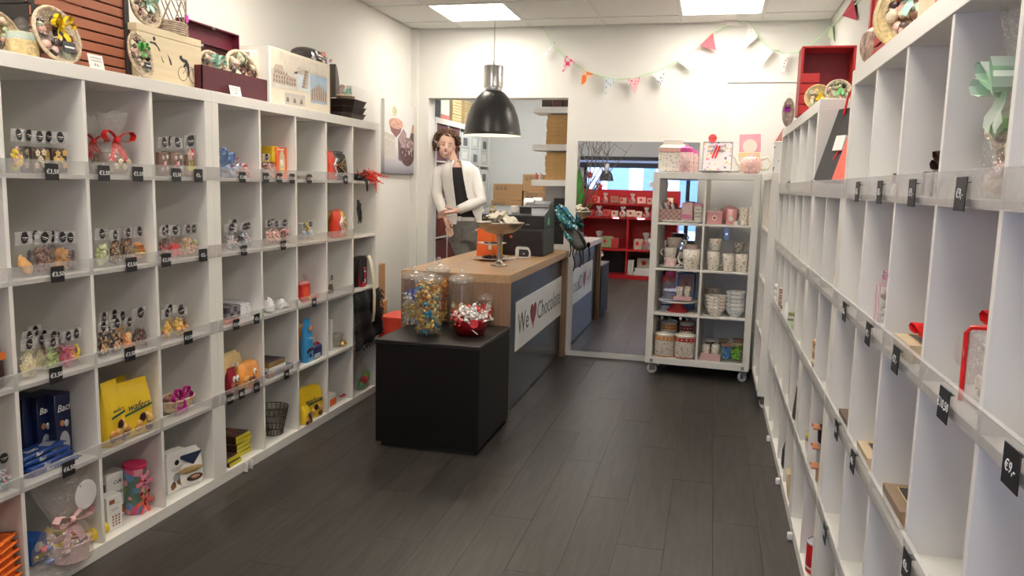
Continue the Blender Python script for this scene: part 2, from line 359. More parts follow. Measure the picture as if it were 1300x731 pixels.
UNITW = 2*FR+5*CELL+4*TH
AX = 2.604; AY = -.422
expedit('cube_shelf', 'white cube shelf on the picture wall, nearer unit, stocked with candy bags', 'shelf', 5, 5, (0, -UNITW, 0), PI/2, 'white cube shelves')
expedit('cube_shelf', 'white cube shelf on the picture wall, beside the black display cube', 'shelf', 5, 5, (0, 0, 0), PI/2, 'white cube shelves')
expedit('cube_shelf', 'white cube shelf opposite, nearest the camera, with mostly bare cells', 'shelf', 5, 5, (AX, AY, 0), -PI/2, 'white cube shelves')
expedit('cube_shelf', 'low narrow white cube shelf between two tall ones, bags standing on top', 'shelf', 2, 4, (AX, AY+.79, 0), -PI/2, 'white cube shelves')
expedit('cube_shelf', 'tall white cube shelf opposite the counter, red crate on top', 'shelf', 5, 5, (AX, AY+.79+UNITW, 0), -PI/2, 'white cube shelves')

# clear price strips: (x of the front, y0, y1, facing, row, where)
def strip(xf, y0, y1, row, where, wav=0):
    z = ZS[row]; s = 1 if xf < 1 else -1; x0 = xf+s*.0015
    def fn(u, v): return (x0+s*(.001+.006*v+wav*math.sin(u*37)*math.sin(v*2)), y0+(y1-y0)*u, z-.012+.058*v)
    b = MB(); b.sheet(fn, 26 if wav else 8, 3); b.sheet(lambda u, v: (lambda p: (p[0]+s*.0016, p[1], p[2]))(fn(u, v)), 26 if wav else 8, 3)
    b.bx(min(x0, x0+s*.009), max(x0, x0+s*.009), y0, y1, z+.0455, z+.0475)
    tag(b.build('price_strip', RAIL), 'clear plastic price strip along the %s row of %s' % (ROW[row], where), 'price strip', 'clear price strips')
for q in (1, 2, 3, 4): strip(0, -UNITW+.01, -.003, q, 'the nearer picture-wall shelf')
for q, e in ((1, 1.44), (2, 1.44), (3, 1.44), (4, .74)): strip(0, .003, e, q, 'the farther picture-wall shelf')
for q in (1, 2, 3, 4):
    strip(AX, AY-UNITW+.01, AY-.003, q, 'the bare opposite shelf nearest the camera', .0015 if q > 1 else .0006)
    strip(AX, AY+.003, AY+.787, q, 'the low narrow opposite shelf', .002) if q > 1 else strip(AX, AY+.003, AY+.787, q, 'the low narrow opposite shelf')
    strip(AX, AY+.793, AY+.79+UNITW-.06, q, 'the opposite shelf with the red crate', .002)

# price tags hung on the strips
tagm = M('slate_tag', (.010, .012, .014), .45, var=.15, scale=80)
_tagc = {}
def price(px, py, row, side, txt, where, wd=.058, hg=.056):
    xf = .012 if side == 'L' else AX-.012
    p = at(px, py, 0, xf); s = 1 if side == 'L' else -1
    t = thing('price_tag', 'black tag chalked %s on the %s strip, %s' % (txt, ROW[row], where), 'price tag', (xf, p.y, ZS[row]-.02), PI/2*s, 'black chalk price tags')
    b = MB(); b.box((0, 0, hg/2), (wd, .002, hg), 0, rotm(rnd.uniform(-.03, .03), 0, 0), bev=.0007); b.bx(-.012, .012, .001, .012, hg*.82, hg*.86); b.build('card', tagm, t)
    lettering(txt, t, (0, -.0019, hg*.5), .022, shear=.15)
U1 = 'nearer picture-wall shelf, %s column'; U2 = 'farther picture-wall shelf, %s column'
for px, py, row, txt, wh in ((66, 217, 1, '€3,50', 'under flower chocolate bags'), (132, 218, 1, '€3,50', 'beneath the red bow bag'), (175, 219, 1, '€5,50', 'beside the red bow bag'), (224, 222, 1, '€5,50', 'under the heart chocolates'), (252, 222, 1, '€5,-', 'under the pink flower bar'),
        (73, 346, 2, '€3,50', 'under dried orange bags'), (167, 333, 2, '€3,50', 'under spiral cookie bags'), (211, 328, 2, '€3,50', 'under red candy hearts'), (258, 323, 2, '€5,-', 'at the nearer unit\'s far end'),
        (71, 475, 3, '€3,50', 'under green and pink candy'), (165, 447, 3, '€3,50', 'under orange candy bags'), (239, 426, 3, '€3,50', 'under brown and yellow nut bags'), (87, 590, 4, '€6,50', 'under the blue chocolate boxes')):
    price(px, py, row, 'L', txt, wh)
for px, py, row, txt, wh in ((308, 224, 1, '€1,00', 'under pink and blue bundles'), (338, 225, 1, '€1,50', 'under the stacked yellow boxes'), (355, 226, 1, '€1,50', 'between yellow and orange boxes'), (371, 226, 1, '€2,50', 'under the orange window box'), (393, 228, 1, '€3,50', 'under the flat brown tin'), (439, 230, 1, '€8,-', 'under the black coffee pouch'),
        (310, 316, 2, '€2,50', 'under silver wrapped candies'), (360, 311, 2, '€2,50', 'under pink candy bags'), (300, 408, 3, '€3,50', 'under the red packet'), (326, 402, 3, '€2,-', 'under the white doodle box'), (399, 384, 3, '€4,-', 'under the pink candy house'),
        (292, 505, 4, '€3,50', 'under dark red pouches'), (307, 500, 4, '€2,-', 'between red and orange pouches'), (326, 494, 4, '€3,-', 'under the orange face pouch'), (364, 475, 4, '€4,-', 'under the puzzle boxes')):
    price(px, py, row, 'L', txt, wh, .05, .05)
for px, py, row, txt, wh in ((1219, 250, 1, '€9,-', 'below the green bow bag'), (1157, 252, 1, '€9,-', 'below the brown ribbon gift'), (1116, 250, 1, '€8,-', 'below the empty near cells'), (1088, 249, 1, '€8,-', 'beside the low narrow shelf'),
        (1284, 590, 2, '€9,-', 'bottom corner, largest of all tags'), (1198, 512, 2, '€10,50', 'below the red ribbon bag'), (1137, 455, 2, '€7,-', 'below the gold box, red bow'), (1102, 421, 2, '€7,-', 'below the pink ribbon bag'), (1072, 393, 2, '€6,-', 'at the empty far end'),
        (1157, 651, 3, '€8,-', 'below the brown window box'), (1083, 577, 3, '€8,-', 'below the cream window box'), (1062, 545, 3, '€6,-', 'below the small dark box'), (1047, 675, 4, '€5,-', 'above the beige tin')):
    price(px, py, row, 'R', txt, wh)

# ------------------------------------------------------------------ counter
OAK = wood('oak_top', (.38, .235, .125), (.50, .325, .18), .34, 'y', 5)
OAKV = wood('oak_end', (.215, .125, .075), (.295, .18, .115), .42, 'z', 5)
PANEL = M('counter_dark_panel', (.007, .009, .015), .25, var=.1)
CX0, CX1, CY0, CY1, CZ = .34, 1.04, 1.41, 3.425, .912
ct = thing('shop_counter', 'oak and black shop counter lettered We love Chocolate, before the doorway', 'counter', (0, 0, 0))
MB().bx(CX0, CX1, CY0, CY1, CZ-.052, CZ, bev=.0015).build('counter_top', OAK, ct)
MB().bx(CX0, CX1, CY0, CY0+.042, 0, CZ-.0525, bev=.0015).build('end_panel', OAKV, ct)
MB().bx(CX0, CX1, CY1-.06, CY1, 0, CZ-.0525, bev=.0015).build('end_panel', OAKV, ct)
MB().bx(CX1-.065, CX1-.045, CY0+.042, CY1-.06, .012, CZ-.0525).build('front_panel', PANEL, ct)
MB().bx(CX0+.03, CX1-.065, CY0+.042, CY1-.06, .45, .47).build('inner_shelf', PANEL, ct)
sp_ = [at(654, 384, 0, CX1-.045), at(718.7, 347, 0, CX1-.045), at(716.8, 394.4, 0, CX1-.045), at(654, 446, 0, CX1-.045)]
sy0, sy1 = (sp_[0].y+sp_[3].y)/2, min((sp_[1].y+sp_[2].y)/2, CY1-.065); sz0, sz1 = (sp_[2].z+sp_[3].z)/2, (sp_[0].z+sp_[1].z)/2
sg = MB().bx(CX1-.0448, CX1-.041, sy0, sy1, sz0, sz1).build('sign_panel', M('sign_white', (.78, .79, .78), .25, var=.01), ct)
L_ = sy1-sy0; zc = (sz0+sz1)/2; SIGNINK = M('sign_grey_ink', (.035, .035, .045), .4, var=0)
hs_ = (sz1-sz0)*.62
def signtext(s, yc, wd, hgt):
    me = text_mesh(s, SIGNINK, 1.0).copy(); xs = [v.co.x for v in me.vertices]; ys_ = [v.co.y for v in me.vertices]; kx = wd/(max(xs)-min(xs)); x_c = (max(xs)+min(xs))/2
    for v in me.vertices: v.co = ((v.co.x-x_c)*kx, v.co.y*hgt, v.co.z)
    return obj('lettering', me, sg, (CX1-.0402, yc, zc), (PI/2, 0, PI/2))
signtext('We', sy0+L_*.135, L_*.20, hs_*.95); signtext('Chocolate', sy0+L_*.69, L_*.56, hs_*.95)
b = MB(); hw = L_*.13; b.prism([(x*hw, z*hs_*1.0) for x, z in HEART], -.0008, 0)
b.build('heart', M('heart_red', (.24, .012, .02), .35, var=.15, scale=15), sg, (CX1-.0402, sy0+L_*.325, zc+.01), PI/2)
# black display cube
bc = thing('display_cube', 'matt black display cube with candy jars on it, before the counter', 'cube', (.755, 1.078, 0))
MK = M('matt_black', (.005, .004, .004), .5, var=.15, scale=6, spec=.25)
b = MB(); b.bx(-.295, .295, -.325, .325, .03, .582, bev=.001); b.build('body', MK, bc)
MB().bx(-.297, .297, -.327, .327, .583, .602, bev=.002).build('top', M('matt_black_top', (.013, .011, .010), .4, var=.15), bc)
MB().bx(-.27, .27, -.30, .30, 0, .03).build('plinth', BLACK, bc)

# ------------------------------------------------------------------ mirror, baseboard
MX0, MX1 = 1.083, 2.075
mt = thing('wall_mirror', 'tall frameless mirror on the back wall beside the counter, reflecting the shop', 'mirror', (0, BW-.012, .05)); mt.rotation_euler = (-.0042, 0, 0)
mm = bpy.data.materials.new('mirror_silver'); mm.use_nodes = True; q = mm.node_tree.nodes['Principled BSDF']; q.inputs['Metallic'].default_value = 1; q.inputs['Roughness'].default_value = .012; q.inputs['Base Color'].default_value = (.86, .88, .89, 1)
MB().bx(MX0, MX1, 0, .004, 0, 1.775).build('glass', mm, mt)
b = MB(); b.bx(MX0-.006, MX0, -.002, .006, -.004, 1.779); b.bx(MX1, MX1+.006, -.002, .006, -.004, 1.779); b.bx(MX0, MX1, -.002, .006, 1.775, 1.781); b.build('edge_strip', M('mirror_edge', (.7, .7, .7), .4), mt)
struct(MB().bx(CX1-.03, 2.265, BW-.016, BW, 0, .048, bev=.002).build('baseboard_back', PAINT))

# ------------------------------------------------------------------ trolleys on castors
TRZ = -.08
def castor(t, x, y):
    c = obj('castor', None, t, (x, y, 0)); b = MB(); b.bx(-.03, .03, -.025, .025, .082, .088); b.lathe([(.014, .066), (.014, .083)], 10)
    b.box((.0, -.014, .05), (.05, .003, .045)); b.box((.0, .014, .05), (.05, .003, .045)); b.box((.03, 0, .068), (.045, .02, .006), 0, rotm(0, .35, 0)); b.build('bracket', CHROME, c)
    b = MB(); b.lathe([(.02, -.011), (.036, -.011), (.038, -.007), (.038, .007), (.036, .011), (.02, .011)], 16, (0, 0, .038), R=rotm(PI/2)); b.build('wheel', M('castor_white', (.7, .7, .7), .4), c)
    b = MB(); b.lathe([(.012, -.0125), (.012, .0125)], 10, (0, 0, .038), R=rotm(PI/2)); b.build('hub', BLACKP, c)
    return c
def trolley(label, loc, rz):
    t = expedit('shelf_trolley', label, 'trolley', 2, 4, loc, rz, 'white shelf trolleys on castors'); z = .09
    for c in t.children: c.location.z += z
    for x in (.05, .74):
        for y in (.05, .34): castor(t, x, y).rotation_euler = (0, 0, rnd.uniform(.2, .9))
    for x in (.05, .74): MB().bx(x-.012, x+.012, -.002, 0, .1, .125).build('bracket_plate', M('zinc', (.3, .3, .32), .3, .9), t)
    return t
T1 = Vector((1.75, 3.005, 0))
tr1 = trolley('white shelf trolley with printed crockery, standing before the mirror', T1, TRZ)
tr2 = trolley('white shelf trolley seen edge-on between the crockery trolley and tall shelf', (2.56, 3.012, 0), -PI/2)

# ------------------------------------------------------------------ pendant lamps
def pendant(label, loc, sc, top):
    t = thing('pendant_lamp', label, 'lamp', loc); k = sc
    prof = [(.217, 0), (.219, .004), (.214, .008), (.211, .02), (.203, .07), (.188, .14), (.162, .21), (.125, .27), (.085, .312), (.06, .325)]
    prof = [(r*k, z*k) for r, z in prof]
    b = MB(); b.open_lathe(prof, 40); b.build('shade', M('lamp_black_enamel', (.028, .028, .03), .32, var=.03), t, smooth='all')
    b = MB(); b.open_lathe([(r-.003*k, z+.001) for r, z in prof[::-1]], 40); b.build('shade_lining', M('lamp_white_inside', (.85, .85, .82), .4, var=0), t, smooth='all')
    b = MB(); b.lathe([(.062*k, .325*k), (.064*k, .332*k), (.064*k, .35*k), (.072*k, .352*k), (.072*k, .5*k), (.07*k, .505*k), (.01*k, .508*k), (.008*k, .54*k)], 20); b.build('socket_cover', M('brushed_aluminium', (.55, .55, .56), .28, .9, scale=80, stretch=(30, 30, .5)), t)
    b = MB(); b.tube([(0, 0, .54*k), (.004, 0, (top-loc[2])*.6), (0, 0, top-loc[2])], .003); b.build('cord', M('grey_cord', (.35, .35, .35), .6), t)
    b = MB(); b.lathe([(.008*k, .26*k), (.022*k, .24*k), (.045*k, .18*k), (.05*k, .14*k), (.042*k, .105*k), (.02*k, .085*k), (0, .082*k)][::-1], 16); b.build('bulb', M('lit_bulb', (1, 1, 1), .5, var=0, emit=(1, .86, .66, 14)), t, smooth='all')
    return t
pendant('large black dome pendant lamp with silver top hanging above the counter', (.577, 2.60, 1.812), 1.0, CEIL)
pendant('small black pendant lamp near the shop window, seen in the mirror', (.42, -3.5, 1.60), .58, CEIL)

# ------------------------------------------------------------------ canvas picture on the picture wall
def canvas():
    p0, p1 = 2.772, 3.435; z0, z1 = 1.52, 2.105
    t = thing('canvas_picture', 'canvas print of chocolates and cakes hung on the wall', 'picture', (LWX, p0, z0), PI/2); W, H = p1-p0, z1-z0   # local x -> world +y, front -y -> +x
    m = bpy.data.materials.new('canvas_photo'); m.use_nodes = True; n = m.node_tree.nodes; l = m.node_tree.links; bs = n['Principled BSDF']
    tc_ = n.new('ShaderNodeTexCoord'); sx_ = n.new('ShaderNodeSeparateXYZ'); r = n.new('ShaderNodeValToRGB'); l.new(tc_.outputs['Generated'], sx_.inputs[0]); l.new(sx_.outputs[2], r.inputs[0]); l.new(r.outputs[0], bs.inputs['Base Color'])
    e = r.color_ramp.elements; e[0].color = (.22, .21, .25, 1); e[1].color = (.80, .81, .80, 1); e[1].position = .55
    for p, c in ((.12, (.42, .42, .47, 1)), (.25, (.60, .58, .60, 1)), (.35, (.72, .71, .70, 1))): x = e.new(p); x.color = c
    bs.inputs['Roughness'].default_value = .6
    MB().bx(0, W, -.03, 0, 0, H).build('canvas', m, t)
    def blob(name, col, pts, lift, v=.2):
        MB().prism([(x*W, z*H) for x, z in pts], -.0302-lift, -.03).build(name, M('print_'+name, col, .6, var=v, scale=40), t)
    def ell(cx, cz, rx, rz_, a0=0, a1=360, n_=22): return [(cx+rx*math.cos(math.radians(a)), cz+rz_*math.sin(math.radians(a))) for a in [a0+(a1-a0)*i/n_ for i in range(n_ if a1-a0 >= 360 else n_+1)]][::-1]
    blob('wrapped_sweet', (.62, .58, .56), [(.0, .56), (.32, .52), (.36, .22), (.30, .20), (0, .19)], .0003, .08)
    blob('wrapper_cord', (.70, .66, .58), [(0, .50), (.34, .45), (.34, .43), (0, .475)], .0006, .05)
    blob('dark_cake', (.10, .07, .085), [(.80, .50), (.86, .60), (1, .62), (1, .40), (.93, .40)], .0003)
    blob('dark_cake_cream', (.55, .36, .27), [(.86, .60), (.90, .72), (1, .74), (1, .60)], .0006)
    blob('cupcake', (.30, .14, .15), [(.14, .68), (.20, .58), (.36, .50), (.50, .58), (.58, .70)], .0003)
    blob('cupcake_top', (.70, .42, .33), ell(.36, .695, .23, .075), .0006, .3)
    blob('flower', (.62, .66, .42), ell(.31, .86, .07, .07), .0004, .3)
    blob('egg_shadow', (.16, .10, .11), [(.42, .50), (.44, .20), (.52, .17), (.56, .35), (.52, .48)], .0003)
    blob('truffle_cone', (.42, .29, .30), [(.42, .50), (.60, .64), (.70, .58), (.72, .44), (.50, .42)], .0005, .2)
    blob('truffle', (.11, .055, .06), ell(.74, .31, .25, .20), .0008)
    blob('truffle_top', (.30, .19, .20), ell(.74, .37, .245, .155, 0, 180), .0011, .15)
    rr = random.Random(3); b = MB()
    for i in range(34):
        x = .74+rr.uniform(-.19, .19); z = rr.uniform(.26, .48); a = rr.uniform(-.6, .6); L2, w2 = .02, .008
        b.box((x*W, -.0314, z*H), (w2, .0004, L2), 0, rotm(0, a, 0))
    stuff(b.build('sprinkles', M('print_sprinkles', (.72, .66, .62), .6, var=.05), t))
canvas()

# ------------------------------------------------------------------ bunting
bt = thing('bunting', 'bunting of printed cloth triangles strung on green cord across the back wall', 'bunting', (0, 0, 0))
BY = BW-.05
cordpts = [(688, 28), (693, 40), (702, 58), (722, 78), (745, 91), (768, 98), (785, 100.5), (805, 99), (835, 90), (860, 77), (880, 63), (903, 43), (929, 9)]
P0 = [at(x, y, 1, BY) for x, y in cordpts]
P1 = [at(x, y, 1, BY) for x, y in ((941, 9), (950, 27), (965, 49), (980, 63), (1000, 68), (1012, 67))]+[at(1035, 52, 1, BY-.12), at(1060, 28, 0, RWX-.012), at(1078, 12, 0, RWX-.012)]
P1.append(P1[-1]+(P1[-1]-P1[-2])*2)
for P in (P0, P1): P[0 if P is P1 else -1].z = min(P[0 if P is P1 else -1].z, CEIL-.01)
P0[0].z = CEIL-.003
gc = M('mint_cord', (.50, .74, .45), .7)
MB().tube(P0, .0045).build('cord', gc, bt); MB().tube(P1, .0045).build('cord', gc, bt); MB().tube([P0[-1], P1[0]], .0045).build('cord', gc, bt)
BLUEF = prints('cloth_blue_sprig', (.66, .74, .78), ((.30, .06, .08), (.75, .72, .68), (.10, .12, .25)), 55, .28, .85)
PINKD = prints('cloth_pink_dot', (.80, .50, .55), ((.65, .03, .10), (.65, .03, .10)), 40, .22, .85)
GING = stripes('cloth_gingham', (.80, .55, .60), (.62, .05, .14), 30, check=True)
ORA = stripes('cloth_orange_check', (.85, .60, .42), (.85, .18, .03), 14, check=True)
GRN = stripes('cloth_green_dot', (.62, .78, .52), (.70, .82, .62), 60, check=True)
PNK = M('cloth_coral', (.78, .13, .17), .85); FLW = prints('cloth_white_sprig', (.80, .76, .74), ((.70, .30, .35), (.40, .62, .35), (.75, .45, .5)), 60, .2, .85); DOTS = prints('cloth_white_dot', (.82, .76, .76), ((.72, .14, .22), (.72, .14, .22)), 38, .22, .85); YEL = M('cloth_yellow', (.85, .62, .10), .85); REDC = M('cloth_red', (.50, .02, .06), .85)
flags = [((690, 69), (708, 49), (692, 72), BLUEF), ((718, 70), (730, 79), (714, 92), GING), ((740, 88), (753, 94), (738, 110), ORA), ((768, 99), (784, 100), (769, 120), BLUEF), ((797, 100), (813, 98), (806, 121), PINKD), ((828, 94), (846, 86), (841, 112), BLUEF), ((859, 77), (876, 66), (878, 91), GRN), ((888, 58), (905, 42), (909, 64), PNK), ((915, 30), (930, 10), (940, 34), FLW)]
flags2 = [((937, 11), (943, 9), (934, 30), DOTS), ((950, 28), (963, 46), (945, 62), FLW), ((968, 54), (982, 65), (966, 85), FLW), ((990, 68), (1003, 68), (993, 96), DOTS)]
for i, (a, c, d, m) in enumerate(flags+flags2):
    A, B_, D_ = [at(x, y, 1, BY-.004) for x, y in (a, c, d)]; off = Vector((0, -.012, 0))
    b = MB(); b.add([A, B_, (A+D_)/2+off*.6, (B_+D_)/2+off*.4, D_+off], [(0, 1, 3, 2), (2, 3, 4)]); b.add([Vector(p)+Vector((0, .0015, 0)) for p in b.v[:5]], [(0, 2, 3, 1), (2, 4, 3)]); b.build('flag', m, bt)
for (a, c, d, m) in (((1046, 42), (1057, 33), (1058, 52), GRN), ((1069, 20), (1083, -2), (1088, 26), REDC)):
    A, B_, D_ = [at(x, y, 0, RWX-.016) for x, y in (a, c, d)]
    b = MB(); b.add([A, B_, D_], [(0, 1, 2)]); b.add([Vector(p)+Vector((.0015, 0, 0)) for p in b.v[:3]], [(0, 2, 1)]); b.build('flag', m, bt)
# ------------------------------------------------------------------ the stock room behind the doorway (its floor is a step higher)
RX0, RX1, RY1, RC = -.64, 1.45, 5.62, 2.66
COOL = M('stock_room_paint', (.78, .80, .79), .75, var=.015, scale=3)
struct(MB().bx(RX0-.08, RX1+.08, BW+.005, RY1+.08, -.05, BACKF).build('floor_stock_room', M('stock_floor', (.16, .15, .14), .6)))
struct(MB().bx(RX0-.08, RX0, BW+.16, RY1, BACKF, RC).build('wall_stock_left', COOL))
struct(MB().bx(RX1, RX1+.08, BW+.16, RY1, BACKF, RC).build('wall_stock_right', COOL))
struct(MB().bx(RX0-.08, RX1+.08, RY1, RY1+.08, BACKF, RC).build('wall_stock_back', COOL))
struct(MB().bx(RX0-.08, RX1+.08, BW+.16, RY1+.08, RC, RC+.06).build('ceiling_stock_room', COOL))
t = thing('ceiling_light', 'long ceiling lamp in the stock room behind the doorway', 'ceiling light', (.5, 4.3, RC))
MB().bx(-.6, .6, -.12, .12, -.06, 0).build('housing', grid_m, t)
MB().bx(-.58, .58, -.11, .11, -.066, -.06).build('diffuser', M('lit_tube', (1, 1, 1), .5, var=0, emit=(1, .97, .92, 17)), t)
su = expedit('cube_shelf', 'white cube shelf in the stock room behind the woman, dark red boxes inside', 'shelf', 5, 5, (-.255, 3.66, BACKF), PI/2, 'white cube shelves')
WINE = M('wine_red_box', (.13, .022, .035), .35, var=.15, scale=6); LGREY = M('pale_box', (.62, .66, .66), .6)
def fy(k): return 3.66+FR+k*(CELL+TH)
for k in (0, 1):
    for r in (1, 2, 3, 4, 5):
        t = thing('storage_box', 'dark wine red storage box, %s row, %s column of the stock room shelf' % (ROW[r], NUM[k]), 'box', (-.262, fy(k)+.1675, BACKF+ZS[r]+.0015), PI/2, 'wine red boxes in the stock room')
        b = MB(); b.bx(-.16, .16, 0, .33, 0, .32, bev=.004); b.build('body', WINE, t)
        b = MB(); b.prism([(-.09, .05), (.02, .05), (.10, .20), (.02, .23), (-.06, .16)], -.0015, 0); b.build('printed_blossom', M('blossom_red', (.22, .012, .02), .35, var=.2), t)
for k in (2, 3, 4):
    for r in (1, 2):
        for h in range(2):
            t = thing('carton', '%s white carton with dark label, %s row, %s column of the stock room shelf' % (('lower', 'upper')[h], ROW[r], NUM[k]), 'box', (-.262, fy(k)+.1675, BACKF+ZS[r]+.0015+h*.152), PI/2, 'white cartons in the stock room')
            MB().bx(-.13, .13, 0, .3, 0, .148, bev=.003).build('body', LGREY, t)
            if (h+k) % 2: MB().bx(-.06, .07, -.0015, 0, .02, .10).build('label', M('grey_photo_label', (.12, .12, .14), .5, var=.4, scale=30), t)
            else: MB().bx(-.09, .06, -.0015, 0, .04, .11).build('label', PAPERW, t)
    for r in (3, 4, 5):
        t = thing('shelf_door_insert', 'white drawer front, %s row, %s column of the stock room shelf' % (ROW[r], NUM[k]), 'drawer', (-.262, fy(k)+.1675, BACKF+ZS[r]+.0015), PI/2, 'white drawer inserts in the stock room')
        MB().bx(-.163, .163, 0, .33, .004, .325, bev=.003).build('front', M('insert_white', (.60, .66, .64), .5), t)
        b = MB(); b.lathe([(.006, 0), (.006, .012), (.013, .018), (.012, .026), (0, .028)], 10, (0, 0, .165), R=rotm(PI/2)); b.build('knob', CHROME, t)
zt = BACKF+UNITW
SLAT = M('pine_slat', (.60, .46, .24), .6, var=.1)
def top_box(y, wd, hgt, mat, label, extra=None):
    t = thing('box', label, 'box', (-.30, y, zt), PI/2)
    MB().bx(-wd/2, wd/2, 0, .28, 0, hgt, bev=.003).build('body', mat, t); return t
top_box(3.80, .20, .22, BLACKP, 'black box on top of the stock room shelf')
t = top_box(4.06, .24, .20, M('pale_green_box', (.55, .60, .52), .6), 'pale box with red striped base on the stock room shelf')
b = MB()
for i in range(6): b.bx(-.12+i*.042, -.12+i*.042+.024, -.002, 0, .0, .05)
b.build('red_stripe', RED, t)
for j, y in enumerate((4.42, 4.80)):
    for h in range(3):
        t = thing('pine_crate', 'small slatted pine crate, %s of the %s stack on the stock room shelf' % (('bottom', 'middle', 'top')[h], ('nearer', 'farther')[j]), 'crate', (-.30, y, zt+h*.085), PI/2, 'pine crates on the stock room shelf')
        me = MB().bx(-.14, .14, 0, .008, 0, .024, bev=.001).mesh('slat', SLAT)
        for q in range(3): obj('slat', me, t, (0, 0, q*.028)); obj('slat', me, t, (0, .22, q*.028))
        me = MB().bx(-.008, .008, .008, .22, 0, .08).mesh('end_board', SLAT); obj('end_board', me, t, (-.132, 0, 0)); obj('end_board', me, t, (.132, 0, 0))
# cardboard boxes stacked in the stock room
def carton(px0, px1, py0, py1, Y, label, base=None, dep=.32):
    a = at(px0, (py0+py1)/2, 1, Y); c = at(px1, (py0+py1)/2, 1, Y); z1 = at((px0+px1)/2, py0, 1, Y).z; z0 = at((px0+px1)/2, py1, 1, Y).z if base is None else base
    t = thing('cardboard_box', label, 'box', ((a.x+c.x)/2, Y, z0), 0, 'brown cartons in the stock room'); wd = c.x-a.x; hg = z1-z0
    MB().bx(-wd/2, wd/2, 0, dep, 0, hg-.002, bev=.004).build('body', CARD, t)
    b = MB()
    for q in range(3):
        x = -wd/2+.03+q*.045; z = hg-.065
        b.bx(x, x+.03, -.0015, 0, z, z+.003); b.bx(x, x+.03, -.0015, 0, z+.037, z+.04); b.bx(x, x+.003, -.0015, 0, z, z+.04); b.bx(x+.027, x+.03, -.0015, 0, z, z+.04)
        b.prism([(x+.007, z+.022), (x+.023, z+.022), (x+.015, z+.008)][::-1] if q == 1 else [(x+.009, z+.006), (x+.021, z+.006), (x+.015, z+.032)], -.0015, 0)
    b.build('handling_marks', INK, t); MB().bx(-.03, .03, .02, dep-.02, hg-.002, hg-.0012).build('tape', M('parcel_tape', (.45, .28, .12), .3), t)
    return z1
Yb = 4.92
z = carton(623, 662, 254, 290, Yb, 'lower brown carton of the wider stack in the stock room')
b0 = [o for o in bpy.data.objects if o.name == 'cardboard_box'][0]
z2 = carton(626, 663, 233, 254, Yb+.02, 'upper brown carton of the wider stack in the stock room', z+.001)
z = carton(664, 690, 243, 290, Yb, 'lower brown carton of the narrower stack, partly behind the wall shelves')
carton(663.5, 690, 221, 243, Yb+.02, 'topmost brown carton of the narrower stack in the stock room', z+.001)
z0 = b0.location.z-.002
for i, x0, x1 in ((0, -.09, .22), (1, .235, .48)):
    for q in range(2):
        hh = (z0-BACKF)/2; t = thing('cardboard_box', 'brown carton low in the stock room under the %s stack, %s' % (('wider', 'narrower')[i], ('on the floor', 'second from the floor')[q]), 'box', ((x0+x1)/2, Yb, BACKF+q*hh), 0, 'brown cartons in the stock room')
        MB().bx((x0-x1)/2, (x1-x0)/2, 0, .32, 0, hh-.002, bev=.004).build('body', CARD, t); MB().bx(-.03, .03, -.001, 0, .02, hh-.02).build('tape', _M['parcel_tape'], t)
# thick white wall shelves with flat boxes
SY = 3.92; LX0, LX1 = .585, 1.10
struct(MB().bx(.66, 1.2, SY+.30, SY+.36, BACKF, RC).build('partition_stock', PAINT))
lz = []
for q, (pa, pb) in enumerate(((135.5, 143.5), (183, 191), (228, 236))):
    za, zb = at(690, pa, 1, SY).z, at(690, pb, 1, SY).z; lz.append((zb, za))
    tag(MB().bx(LX0, LX1, SY, SY+.295, zb, za, bev=.002).build('wall_shelf', WHITE), 'thick white wall shelf in the stock room, %s of three' % ('top', 'middle', 'bottom')[q], 'shelf', 'thick white wall shelves')
for q, n_, x0 in ((1, 7, .70), (2, 8, .695)):
    base = lz[q][1]; top = at(700, 144 if q == 1 else 191, 1, SY+.03).z-.012; hh = min((top-base)/n_, (lz[q-1][0]-base-.012)/n_)
    for k in range(n_):
        j = rnd.uniform(-.008, .008); t = thing('flat_box', 'flat brown carton, %s of the pile on the %s wall shelf' % (NUM[k], ('', 'middle', 'bottom')[q]), 'box', (.85+j, SY+.03+rnd.uniform(0, .01), base+k*hh), rnd.uniform(-.01, .01), 'flat brown cartons on wall shelves')
        MB().bx(-.145, .145, 0, .22, 0, hh-.002, bev=.002).build('body', KRAFT, t); MB().bx(-.1455, .1455, -.001, .2205, hh*.62, hh-.001).build('lid', KRAFT, t)
for k, x in enumerate((.70, .80, .90)):
    tag(MB().bx(-.042, .042, 0, .15, 0, .085, bev=.003).build('box', [DARK, M('maroon_box', (.10, .03, .03), .5), DARK][k], None, (x, SY+.02, lz[0][1])), 'small dark box on the top wall shelf, %s from the doorway middle' % NUM[k], 'box', 'small dark boxes')
for k, (x, c) in enumerate(((.625, (.55, .10, .08)), (.655, (.6, .55, .5)), (.64, (.7, .6, .5)))):
    b = MB(); b.lathe([(.014, 0), (.016, .03), (.008, .045), (.009, .06)], 10); tag(b.build('small_jar', M('jar_tone_%d' % k, c, .4), None, (x, SY+.03+.05*k, lz[2][1])), ['small red jar on the bottom wall shelf', 'small grey jar on the bottom wall shelf, beside the red one', 'small tan jar at the back of the bottom wall shelf'][k], 'jar')
tb = struct(MB().bx(.62, 1.2, SY-.05, SY+.29, .88, .92).build('trim_3', WHITE))
for k in range(4):
    t = thing('flat_box', 'flat black box, %s of the pile under the wall shelves' % NUM[k], 'box', (.92+rnd.uniform(-.006, .006), SY+.02, .921+k*.105), 0, 'flat black boxes under wall shelves')
    MB().bx(-.13, .13, 0, .22, 0, .10, bev=.003).build('body', BLACKP, t); MB().bx(-.1302, .1302, -.001, .2202, .07, .102, bev=.002).build('lid', BLACKP, t)

